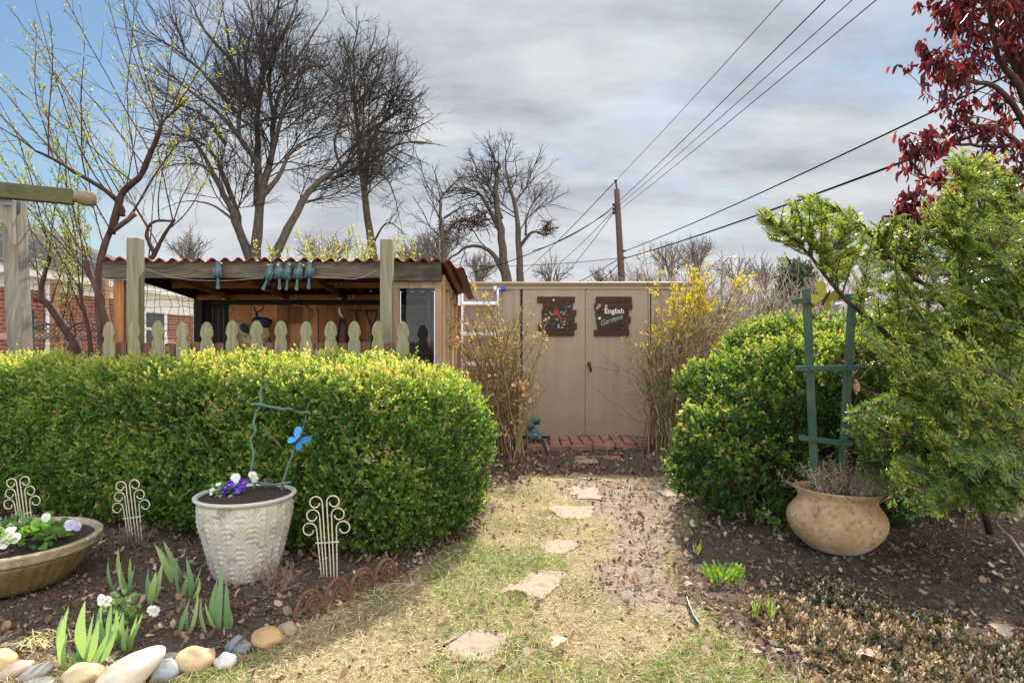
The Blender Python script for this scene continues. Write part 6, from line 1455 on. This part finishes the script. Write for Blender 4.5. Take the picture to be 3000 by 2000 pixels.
# ------------------------------------------------------------------ yew
b = np.array([2.55, 3.95, 0]); t = thing('yew_shrub', 'big spreading yew with feathery yellow green needle sprays at the right', 'shrub', b)
ymain = [
    ([(2900, 1560, 4.0), (2790, 1180, 3.75), (2700, 1080, 3.65), (2600, 980, 3.6), (2470, 870, 3.55), (2380, 760, 3.5), (2310, 690, 3.45), (2250, 640, 3.4)], .022, .003),
    ([(2900, 1500, 4.1), (2840, 1050, 4.0), (2760, 880, 3.9), (2660, 800, 3.85), (2560, 690, 3.8), (2470, 625, 3.75), (2400, 588, 3.7)], .02, .003),
    ([(2900, 1500, 4.0), (2870, 1150, 3.7), (2840, 980, 3.6), (2815, 800, 3.55), (2815, 680, 3.55), (2830, 560, 3.5), (2840, 490, 3.5)], .022, .003),
    ([(2950, 1500, 4.2), (2930, 1000, 4.2), (2890, 750, 4.2), (2870, 600, 4.2), (2830, 480, 4.2)], .022, .003),
    ([(2960, 1500, 3.9), (2990, 1100, 3.5), (2960, 900, 3.4), (2930, 780, 3.3), (2900, 700, 3.3)], .018, .003),
    ([(2920, 1450, 3.9), (2850, 1200, 3.5), (2720, 1150, 3.3), (2600, 1170, 3.2), (2500, 1200, 3.2)], .016, .003),
    ([(2920, 1450, 3.9), (2850, 1300, 3.5), (2700, 1280, 3.3), (2560, 1280, 3.3), (2480, 1270, 3.3)], .016, .003),
    ([(2920, 1450, 3.9), (2860, 1350, 3.4), (2780, 1360, 3.1), (2720, 1400, 3.0), (2700, 1440, 2.95)], .014, .003),
    ([(2940, 1450, 3.9), (2900, 1350, 3.4), (2860, 1380, 3.1), (2820, 1440, 3.0)], .014, .003),
    ([(2960, 1450, 3.9), (2980, 1300, 3.3), (2960, 1250, 3.0), (2900, 1260, 2.85), (2840, 1300, 2.8)], .014, .003),
    ([(2960, 1450, 3.9), (3000, 1250, 3.3), (2960, 1120, 3.0), (2880, 1080, 2.9), (2800, 1090, 2.9)], .016, .003),
    ([(2900, 1450, 4.0), (2820, 1250, 3.8), (2700, 1080, 3.9), (2580, 1060, 4.0), (2520, 1080, 4.1)], .016, .003),
    ([(2950, 1450, 4.0), (2900, 1150, 3.9), (2760, 1000, 4.0), (2650, 930, 4.1), (2600, 900, 4.2)], .016, .003),
    ([(2970, 1450, 3.9), (3050, 1200, 3.5), (3020, 1000, 3.3), (2980, 880, 3.2), (2960, 800, 3.2)], .016, .003),
    ([(2970, 1450, 3.9), (3080, 1300, 3.2), (3060, 1180, 3.0), (2990, 1160, 2.8), (2930, 1180, 2.75)], .016, .003),
    ([(2970, 1470, 3.9), (3060, 1400, 3.2), (3020, 1380, 2.95), (2960, 1400, 2.9), (2920, 1450, 2.9)], .014, .003),
    ([(2900, 1450, 4.2), (2800, 1200, 4.2), (2700, 1220, 4.0), (2600, 1330, 3.8), (2560, 1370, 3.7)], .014, .003),
    ([(2940, 1450, 4.0), (2880, 1050, 3.7), (2760, 960, 3.5), (2700, 1000, 3.4), (2620, 1080, 3.3)], .014, .003),
]
for k_ in range(15):
    tx, ty = rng.uniform(2680, 3060), rng.uniform(620, 1430); d_e = rng.uniform(2.75, 3.5) if ty > 900 else rng.uniform(3.3, 4.0)
    ymain.append(([(2950, 1480, 4.0), ((2950 + tx) / 2 + 60, (1350 + ty) / 2, 3.75), (tx + 90, ty + 90, (d_e + 3.6) / 2), (tx, ty + (40 if ty > 1100 else -60), d_e)], .013, .003))
mains = np.array([limb(p, 26, .004) for p, _, _ in ymain]); mb = MB()
for q, (p, r0, r1) in zip(mains, ymain): mb.tube(q, np.linspace(r0, r1, 26), 7, tone=rng.uniform(.3, .7))
mb.build('branch', m_barkred, t, smooth=True)
def keep(w):
    e_ = w[:, -1]; px_ = e_[:, 0] / e_[:, 1] * F + 1500; py_ = 1000 - (e_[:, 2] - CAMZ) / e_[:, 1] * F
    lim = np.interp(py_, [600, 700, 780, 900, 1000, 1090, 1150, 1200, 1260, 1480], [2180, 2250, 2330, 2440, 2540, 2620, 2590, 2480, 2470, 2540])
    m_ = w[:, w.shape[1] // 2]; mx_ = m_[:, 0] / m_[:, 1] * F + 1500; my_ = 1000 - (m_[:, 2] - CAMZ) / m_[:, 1] * F
    clear = lambda a, b: (a > 2270) & (a < 2505) & (b > 800) & (b < 960) | (a > 2330) & (a < 2400) & (b > 740) & (b < 800)
    return w[~clear(px_, py_) & ~clear(mx_, my_) & (px_ > lim) & (py_ < 1510) & (py_ > np.interp(px_, [2200, 2400, 2560, 2700, 2800, 3000], [610, 560, 640, 560, 440, 420]))]
mid_ = keep(spawn(mains, 11, .8, .27, 12, .05, -.008, .22, 1.0, .13, planar=.9)[0]); s0 = keep(spawn(mains, 16, .8, .09, 9, .05, .0, .3, 1.0, .08, planar=.5)[0]); s1 = keep(spawn(mid_, 34, .85, .5, 9, .05, -.01, .05, 1.0, .075, planar=.25)[0]); m_ex = keep(spawn(np.repeat(mains[:3], 2, 0), 8, .75, .17, 12, .05, .0, .45, 1.0, .12, planar=.8)[0]); s_ex = keep(spawn(m_ex, 34, .85, .4, 9, .05, -.01, .05, 1.0, .07, planar=.3)[0]); mid_ = np.concatenate([mid_, m_ex]); sub = np.concatenate([s0, s1, s_ex]); sub2 = spawn(sub, 7, .8, .5, 6, .05, -.01, .1, 1.0, .045, planar=.25)[0]
mb = MB(); mb.tubes(mid_, np.linspace(.006, .002, 12), 4, tone=.5); mb.tubes(sub, np.linspace(.003, .0016, 9), 4, tone=rng.uniform(.4, .8, len(sub))); mb.tubes(sub2, .0014, 3, tone=.7); mb.build('twig', m_barkred, t)
def needles(paths, per_m, L, W, tone, mb):
    seg = np.linalg.norm(np.diff(paths, axis=1), axis=2).sum(1); K = paths.shape[1]; cnt = np.maximum((seg * per_m).astype(int), 6); idx = np.repeat(np.arange(len(paths)), cnt); tt = rng.random(len(idx)); f = tt * (K - 1); i0 = np.minimum(f.astype(int), K - 2); fr_ = (f - i0)[:, None]
    a = paths[idx, i0]; bb = paths[idx, i0 + 1]; pos = a * (1 - fr_) + bb * fr_; tan = nrm(bb - a); side = nrm(np.cross(tan, np.array([.2, -.75, .75]) + rng.normal(0, .3, (len(paths), 3))[idx])); s_ = np.where(rng.random(len(idx)) < .5, 1, -1)[:, None]
    nn = np.cross(side, tan); d = nrm(tan * .6 + side * s_ + nn * rng.normal(.12, .18, (len(idx), 1)))
    tn = np.clip(tone[idx] + rng.normal(0, .08, len(idx)) + .12 * tt, 0, 1); mb.leaves(pos, d, nn + rng.normal(0, .3, d.shape), L * rng.uniform(.7, 1.15, len(idx)) * (1 - .35 * tt ** 3), W, tn, 'dia')
mb = MB(); hh = lambda p: np.clip(.1 * np.clip(p[:, -1, 2] - 1, -1, 1) + rng.normal(.6, .17, len(p)) + (fnoise(p[:, -1, 0] * 1.0, p[:, -1, 2], 3, 2) - .5) * .5, 0, 1)
needles(sub, 300, .034, .0056, hh(sub) + .06, mb); needles(sub2, 300, .031, .0053, hh(sub2) + .14, mb); mt = mains[:, 11:]; needles(mt, 280, .034, .0056, np.full(len(mt), .45), mb); needles(mid_, 280, .034, .0056, hh(mid_) + .05, mb); mb.build('needles', m_yew, t)

# ------------------------------------------------------------------ dark red-leaved tree
b = np.array([5.2, 5.9, 0]); t = thing('red_leaved_tree', 'tree with dark red drooping leaves filling the upper right corner', 'tree', b)
rl = [
    ([(3200, 1500, 5.9), (3120, 700, 5.9), (3030, 300, 5.8), (2960, 150, 5.8), (2930, 20, 5.8), (2900, -120, 5.8)], .08, .015),
    ([(3060, 420, 5.8), (2990, 260, 5.7), (2930, 180, 5.6), (2900, 60, 5.6), (2880, -60, 5.6)], .04, .008),
    ([(3080, 500, 5.8), (2950, 280, 5.5), (2860, 240, 5.4), (2800, 245, 5.3), (2750, 155, 5.3)], .03, .004),
    ([(3080, 520, 5.8), (2960, 400, 5.5), (2880, 370, 5.4), (2800, 350, 5.3)], .03, .004),
    ([(3090, 560, 5.8), (2940, 520, 5.5), (2800, 530, 5.3), (2700, 510, 5.2), (2660, 460, 5.2)], .028, .004),
    ([(3100, 620, 5.8), (2950, 620, 5.5), (2800, 680, 5.3), (2700, 690, 5.2), (2610, 660, 5.2)], .028, .004),
    ([(3100, 600, 5.8), (3000, 540, 5.2), (2900, 600, 5.0), (2780, 640, 5.0), (2680, 600, 5.0)], .026, .004),
    ([(3040, 350, 5.8), (2960, 120, 5.9), (2860, 60, 5.9), (2800, 20, 5.9)], .03, .004),
    ([(3100, 640, 5.8), (3020, 520, 5.0), (2980, 560, 4.8), (2960, 620, 4.7)], .026, .004),
    ([(3080, 480, 5.8), (2990, 430, 5.9), (2880, 430, 6), (2760, 420, 6), (2690, 430, 6)], .028, .004),
    ([(3100, 700, 5.8), (2990, 700, 5.4), (2900, 780, 5.2), (2850, 860, 5.2)], .026, .004),
    ([(3000, 250, 5.8), (3000, 100, 5.6), (2980, -20, 5.5)], .03, .006),
]
rm_ = np.array([limb(p, 20, .01) for p, _, _ in rl]); mb = MB()
for q, (p, r0, r1) in zip(rm_, rl): mb.tube(q, np.linspace(r0, r1, 20), 7, tone=.35)
mb.build('trunk', m_barkred, t, smooth=True)
r1_, _, _ = spawn(rm_, 6.3, .75, .34, 8, .12, .05, .3, 1.0, .18); r2_, _, _ = spawn(r1_, 4.5, .7, .4, 6, .14, .05, .3, 1.0, .1); r2_ = r2_[np.linalg.norm(r2_[:, -1] - r2_[:, 0], axis=1) > .05]
mb = MB(); mb.tubes(r1_, np.linspace(.006, .003, 8), 4, tone=.3); mb.tubes(r2_, .0026, 3, tone=.3); mb.build('branch', m_barkred, t)
ends = np.concatenate([r1_[:, -1], r2_[:, -1], r2_[:, 3], r1_[:, 5]]); mb = MB(); k = 5
q = np.repeat(ends, k, 0) + rng.normal(0, .026, (len(ends) * k, 3)); d = rng.normal(0, .55, q.shape) + np.array([0, 0, -.75]); mb.leaves(q, d, rng.normal(0, 1, q.shape), rng.uniform(.05, .095, len(q)), rng.uniform(.022, .036, len(q)), rng.random(len(q)) ** 1.3, fold=.3, droop=.25); mb.build('leaf', m_redleaf, t)

# ------------------------------------------------------------------ small green plants in the right bed
def tuft(name, label, base, n, spread, L, W, mat, up=1.0, tone=.5):
    t = thing(name, label, 'small plant', base); mb = MB(); a = rng.uniform(0, 6.28, n); r = spread * np.sqrt(rng.random(n)); q = base + np.stack([r * np.cos(a), r * np.sin(a), rng.uniform(0, .06, n) * up], 1)
    mb.leaves(q, np.stack([np.cos(a) * .6, np.sin(a) * .6, rng.uniform(.2, 1.2, n) * up], 1), rng.normal(0, 1, (n, 3)), rng.uniform(.6, 1.2, n) * L, W, np.clip(rng.normal(tone, .25, n), 0, 1)); mb.build('leaf', mat, t)
tuft('green_seedling', 'low bright green leafy seedling at the edge of the right bed', G(2118, 1702), 240, .10, .035, .013, m_grass, 1.1, .6)
b = G(2250, 1822); t = thing('green_shoots', 'two small clumps of upright bright green shoots in the bronze ground cover', 'small plant', b); mb = MB()
for k in range(16):
    bb = G((2215 if k < 7 else 2258) + rng.normal(0, 6), 1818 + rng.normal(0, 5)); w = walk(bb[None], np.array([[rng.normal(0, .25), 0, 1]]), [rng.uniform(.06, .13)], 6, .06)[0]; mb.strip(w, np.linspace(.011, .001, 6), (1, .2, 0), tone=rng.uniform(.5, 1))
mb.build('blade', m_grass, t)
b = G(2050, 1620); t = thing('green_shoots', 'pale sprout with four narrow leaves on dark soil right of the path', 'small plant', b); mb = MB()
for k in range(7): w = walk((b + rng.normal(0, .02, 3) * np.array([1, 1, 0]))[None], np.array([[rng.normal(0, .35), 0, 1]]), [rng.uniform(.05, .09)], 6, .08)[0]; mb.strip(w, np.linspace(.012, .001, 6), (1, .1, 0), tone=rng.uniform(.4, .9))
mb.build('blade', m_bud, t)
p = [G(2012, 1775), G(2020, 1800), G(2035, 1835), G(2046, 1850)]; mb = MB()
for a_, c_ in zip(p[:-1], p[1:]): mb.bar(a_ + np.array([0, 0, .02]), c_ + np.array([0, 0, .016]), .004, .06)
mb.build('lawn_edging', plain('green_edging', (.04, .09, .075), .5), origin=p[0], label='short strip of green metal lawn edging at the right bed corner', cat='edging')
def stickp(pts, r, lab):
    q = np.array([P(x, y, D_) for x, y, D_ in pts]); MB().tube(q, np.linspace(r, r * .5, len(q)), 6).build('twig', m_brush, origin=q[0], smooth=True, label=lab, cat='twig')
stickp([(3010, 1640, 3.0), (2960, 1570, 3.1), (2930, 1545, 3.2), (2908, 1515, 3.3)], .006, 'tan bare twig slanting up at the right edge of the picture')
stickp([(2822, 1566, 4.1), (2830, 1520, 4.05), (2838, 1470, 4.0), (2846, 1450, 4.0)], .0045, 'thin upright tan twig in the shade below the yew')
# small boxwood volunteer beside the pot
tuft('hedge_seedling', 'small dark leafy seedling between the terracotta pot and the yew', G(2610, 1530), 420, .14, .03, .017, m_boxr, 1.6, .3)

# ------------------------------------------------------------------ loose litter, grass, ground cover
def in_stone(x, y):
    m = np.zeros(x.shape, bool)
    for p in STONE_POLY: m |= poly_sdf(x, y, p) > .016 + (fnoise(x, y, 14, 2) - .35) * .07
    return m
def scatter(n, x0, x1, y0, y1, dens):
    x = rng.uniform(x0, x1, n); y = y0 * (y1 / y0) ** rng.random(n); k = rng.random(n) < dens(x, y); return x[k], y[k]
def view(x, y): return np.abs(x) < y * .84
PATCH = lambda x, y: fnoise(x + 2.2, y + 1.7, 1.9, 3)
def grass_d(x, y):
    s, p = regions(x, y); return np.clip(1 - s * 1.05 - p * .9, 0, 1) * view(x, y) * ~in_stone(x, y) * np.clip((6.4 - y) / .8, 0, 1)
mb = MB(); x, y = scatter(130000, -3, 3.2, 1.95, 6.3, grass_d); n = len(x); z = ground_z(x, y)
a = rng.uniform(0, 6.28, n); el = np.abs(rng.normal(.12, .25, n)); d = np.stack([np.cos(a) * np.cos(el), np.sin(a) * np.cos(el), np.sin(el)], 1); mb.leaves(np.stack([x, y, z + rng.uniform(.0, .018, n)], 1), d, rng.normal(0, .5, (n, 3)) + np.array([0, 0, 1]), rng.uniform(.025, .075, n), rng.uniform(.0018, .0034, n), rng.random(n), 'dia')
x, y = scatter(9000, -3, 3.2, 1.95, 6.3, lambda x, y: grass_d(x, y) * np.clip((fnoise(x + 8, y + 2, 3.5, 3) - .55) * 6, 0, 1)); n = len(x); a = rng.uniform(0, 6.28, n)
mb.leaves(np.stack([x, y, ground_z(x, y) + .004], 1), np.stack([np.cos(a), np.sin(a), np.abs(rng.normal(.25, .35, n))], 1), rng.normal(0, .6, (n, 3)) + np.array([0, 0, 1]), rng.uniform(.06, .14, n), rng.uniform(.002, .0036, n), rng.uniform(.4, 1, n), 'dia')
mb.build('dry_grass', m_straw, kind='stuff', label='dry straw coloured grass over the path', cat='grass')
GP = np.array([G(*p)[:2] for p in ((1600, 1500), (1690, 1535), (1755, 1560), (1560, 1610), (1530, 1650), (1600, 1640), (1430, 1760), (1510, 1790), (1790, 1740), (1340, 1960), (1560, 1965), (1480, 1985), (1850, 1495), (1700, 1480), (1830, 1760), (1990, 1985))])
def gd(x, y):
    g_ = np.zeros(x.shape)
    for p in GP: g_ = np.maximum(g_, np.exp(-(((x - p[0]) / .13) ** 2 + ((y - p[1]) / .11) ** 2)))
    return grass_d(x, y) * np.clip(np.maximum((PATCH(x, y) - .51) * 7, (g_ * fnoise(x, y, 7, 2) * 2 - .4) * 2.5), 0, 1)
mb = MB(); x, y = scatter(230000, -3, 3.2, 1.95, 6.3, gd); n = len(x); z = ground_z(x, y)
d = np.stack([rng.normal(0, .5, n), rng.normal(0, .5, n), np.full(n, .8)], 1); mb.leaves(np.stack([x, y, z], 1), d, rng.normal(0, 1, (n, 3)), rng.uniform(.015, .045, n), rng.uniform(.0018, .0034, n), rng.random(n), 'dia')
mb.build('green_grass', m_grass, kind='stuff', label='patches of short fresh green grass', cat='grass')
# far lawn / weeds behind
mb = MB(); x = rng.uniform(-9, 8, 30000); y = rng.uniform(6.5, 13, 30000); n = len(x); d = np.stack([rng.normal(0, .4, n), rng.normal(0, .4, n), np.ones(n)], 1); k = (y > 10.8) | (x < -3.6) | (x > 2.7); x, y, d = x[k], y[k], d[k]; n = len(x)
mb.leaves(np.stack([x, y, np.zeros(n)], 1), d, rng.normal(0, 1, (n, 3)), rng.uniform(.08, .4, n), rng.uniform(.005, .012, n), rng.random(n), 'dia'); mb.build('dry_weeds', m_straw, kind='stuff', label='dry weeds behind the hedges', cat='weeds')
# dead leaves and mulch
def litter_d(x, y):
    s, p = regions(x, y); return view(x, y) * ~(in_stone(x, y) & (rng.random(x.shape) < .92)) * np.clip(s * 1.0 + p * .32 + .2, 0, 1) * np.clip(.35 + 1.3 * fnoise(x + 3, y, 2.6, 3) ** 1.5, 0, 1)
def litter(name, num, Ls, lab, tone=(.0, 1.0), ymax=8.6, dens=litter_d, flat=.5, shape='curl', fold=.55, asp=.5, lift=.006):
    mb = MB(); x, y = scatter(num, -4.8, 4.8, 1.95, ymax, dens); n = len(x); z = ground_z(x, y); a = rng.uniform(0, 6.28, n); d = np.stack([np.cos(a), np.sin(a), rng.normal(0, flat, n)], 1); L = rng.uniform(*Ls, n)
    mb.leaves(np.stack([x, y, z + lift + L * .1 * rng.random(n)], 1), d, rng.normal(0, flat, (n, 3)) + np.array([0, 0, 1]), L, L * rng.uniform(.6, 1.4, n) * asp, np.clip(rng.uniform(tone[0], tone[1], n), 0, 1), shape, fold); mb.build(name, m_litter, kind='stuff', label=lab, cat='leaf litter')
litter('mulch_chips', 60000, (.008, .03), 'fine mulch and leaf crumbs on the soil', (0, .75))
litter('dead_leaves', 13000, (.018, .055), 'curled brown dead leaves lying on the ground', (.1, 1))
edge_d = lambda x, y: litter_d(x, y) * np.clip(1.2 - np.abs(poly_sdf(x, y, BED_R) + .1) / .3, 0, 1)
litter('pale_leaves', 14000, (.015, .055), 'pale dry leaf fragments along the edge of the right bed', (.5, 1), 5, edge_d)  # tones kept pale so the strip looks sunlit: light put into leaf colour
back_d = lambda x, y: litter_d(x, y) * np.clip((y - 5.2) / .6, 0, 1) * np.clip(1.2 - np.abs(x - .1) / 1.5, 0, 1)
litter('heaped_leaves', 22000, (.025, .065), 'brown leaves heaped at the foot of the shed shrubs', (.1, .9), 8.6, back_d, .6, lift=.02)
# bark-white bits of perlite
x, y = scatter(2500, -3.6, 3.6, 1.95, 6, lambda x, y: litter_d(x, y) * .5); mb = MB(); n = len(x); mb.leaves(np.stack([x, y, ground_z(x, y) + .012], 1), rng.normal(0, 1, (n, 3)), np.array([0, 0, 1]), rng.uniform(.004, .01, n), .006, .95, 'oval'); mb.build('white_flecks', m_petalw, kind='stuff', label='white perlite flecks in the soil', cat='flecks')
# big oak leaves one can point to
def oak(px, py, L, yaw, tone, lab):
    c = G(px, py, .03); t_ = np.linspace(0, 1, 15); w = .16 * L * (1 + 1.0 * np.abs(np.sin(t_ * np.pi * 3.5))) * np.sin(np.pi * np.clip(t_, .03, .98)) ** .6
    q = np.array([(x * L, y) for x, y in zip(t_, w)] + [(x * L, -y) for x, y in zip(t_[::-1], w[::-1])]); rm = rot('Z', yaw); mb = MB(); K = len(t_); V = []
    for i in range(K):
        for s_ in (1, 0, -1): V.append(c + rm @ np.array([t_[i] * L, s_ * w[i], .25 * w[i] * abs(s_) + .12 * L * math.sin(t_[i] * 3)]))
    f = [[i * 3 + k, i * 3 + k + 1, i * 3 + 4 + k, i * 3 + 3 + k] for i in range(K - 1) for k in (0, 1)]; mb.add(V, f, tone); mb.build('oak_leaf', m_litter, origin=c, label=lab, cat='leaf')
oak(1465, 1735, .14, .2, .85, 'large tan oak leaf on the left edge of a stepping stone'); oak(2590, 1935, .12, 2.6, .9, 'tan oak leaf lying on the ground cover at the bottom right'); oak(2950, 1870, .15, 1.2, .95, 'biggest pale oak leaf at the right edge on dark soil')
oak(1620, 1895, .1, .9, .95, 'pinkish curled leaf in the dry grass below the path'); oak(1830, 1870, .09, .3, .7, 'rust brown leaf in the lawn near the green edging strip'); oak(1040, 1690, .12, .5, .5, 'dark brown oak leaf against the hedge foot above the rusty edging'); oak(2330, 1250 + 200, .09, .2, .45, 'reddish brown leaf caught low in the right hedge beside the pot')
# bronze ground cover
COV = [g2(2290, 1700), g2(2420, 1700), g2(2560, 1735), g2(2700, 1790), g2(2860, 1870), (3.2, 2.75), (3.2, 1.7), (1.6, 1.7), g2(2330, 1985), g2(2260, 1880), g2(2180, 1800), g2(2230, 1740)]
mb = MB(); cov = lambda x, y: poly_sdf(x, y, COV) + (fnoise(x, y, 5) - .5) * .4
x, y = scatter(9000, .8, 3.3, 1.8, 3.7, lambda x, y: np.clip(cov(x, y) / .12 + .4, 0, 1) * view(x, y) * np.clip((fnoise(x + 1, y, 7, 3) - .28) * 5, .08, 1)); n = len(x)
hs = (.018 + .032 * np.clip(cov(x, y) / .25, 0, 1)) * rng.uniform(.6, 1.3, n); b0_ = np.stack([x, y, ground_z(x, y)], 1); sd_ = nrm(np.stack([rng.normal(0, .45, n), rng.normal(0, .45, n), np.ones(n)], 1)); tb_ = np.clip(rng.normal(.46, .26, n), 0, .95)
mb.tubes(np.stack([b0_, b0_ + sd_ * hs[:, None]], 1), .0011, 3, tone=.3)
for k in range(9):
    f = .25 + .75 * k / 8; a = k * 2.4 + rng.uniform(0, .8, n); d = nrm(np.stack([np.cos(a), np.sin(a), np.full(n, .15 + .6 * f)], 1) + sd_ * .3)
    mb.leaves(b0_ + sd_ * (hs * f)[:, None], d, sd_ + rng.normal(0, .25, (n, 3)), rng.uniform(.013, .024, n), rng.uniform(.007, .012, n), np.clip(tb_ + rng.normal(0, .16, n) + .12 * f, 0, 1), fold=.2)
mb.build('ground_cover', leafmat('bronze_leaf', [(0, (.035, .055, .028)), (.25, (.075, .115, .04)), (.42, (.13, .085, .05)), (.62, (.24, .15, .075)), (.82, (.42, .3, .2)), (1, (.7, .58, .48))], .3, .25, .6), kind='stuff', label='low glossy bronze green ground cover in the right bed', cat='ground cover')
# dead stalk tufts
def deadtuft(px, py, n, L, lab):
    b = G(px, py); w1 = walk(np.tile(b, (n, 1)) + rng.normal(0, .03, (n, 3)) * np.array([1, 1, 0]), rng.normal(0, .5, (n, 3)) + np.array([0, 0, .9]), rng.uniform(.5, 1, n) * L, 7, .18); mb = MB(); mb.tubes(w1, np.linspace(.0022, .001, 7), 4, tone=rng.random(n)); w2, _, _ = spawn(w1, 16, .7, .4, 5, .2, 0, .2); mb.tubes(w2, .001, 3, tone=rng.random(len(w2)))
    mb.build('dead_stalks', twigmat('brown_stalk', [(.1, (.1, .06, .045)), (.9, (.32, .22, .17))]), origin=b, label=lab, cat='dried plant')
deadtuft(800, 1735, 60, .2, 'brown dead stalks at the right foot of the white pot'); deadtuft(395, 1600, 80, .18, 'brown dead stalks at the foot of the middle wire fan'); deadtuft(5, 1500, 40, .25, 'brown dead stalks behind the bowl at the left edge')
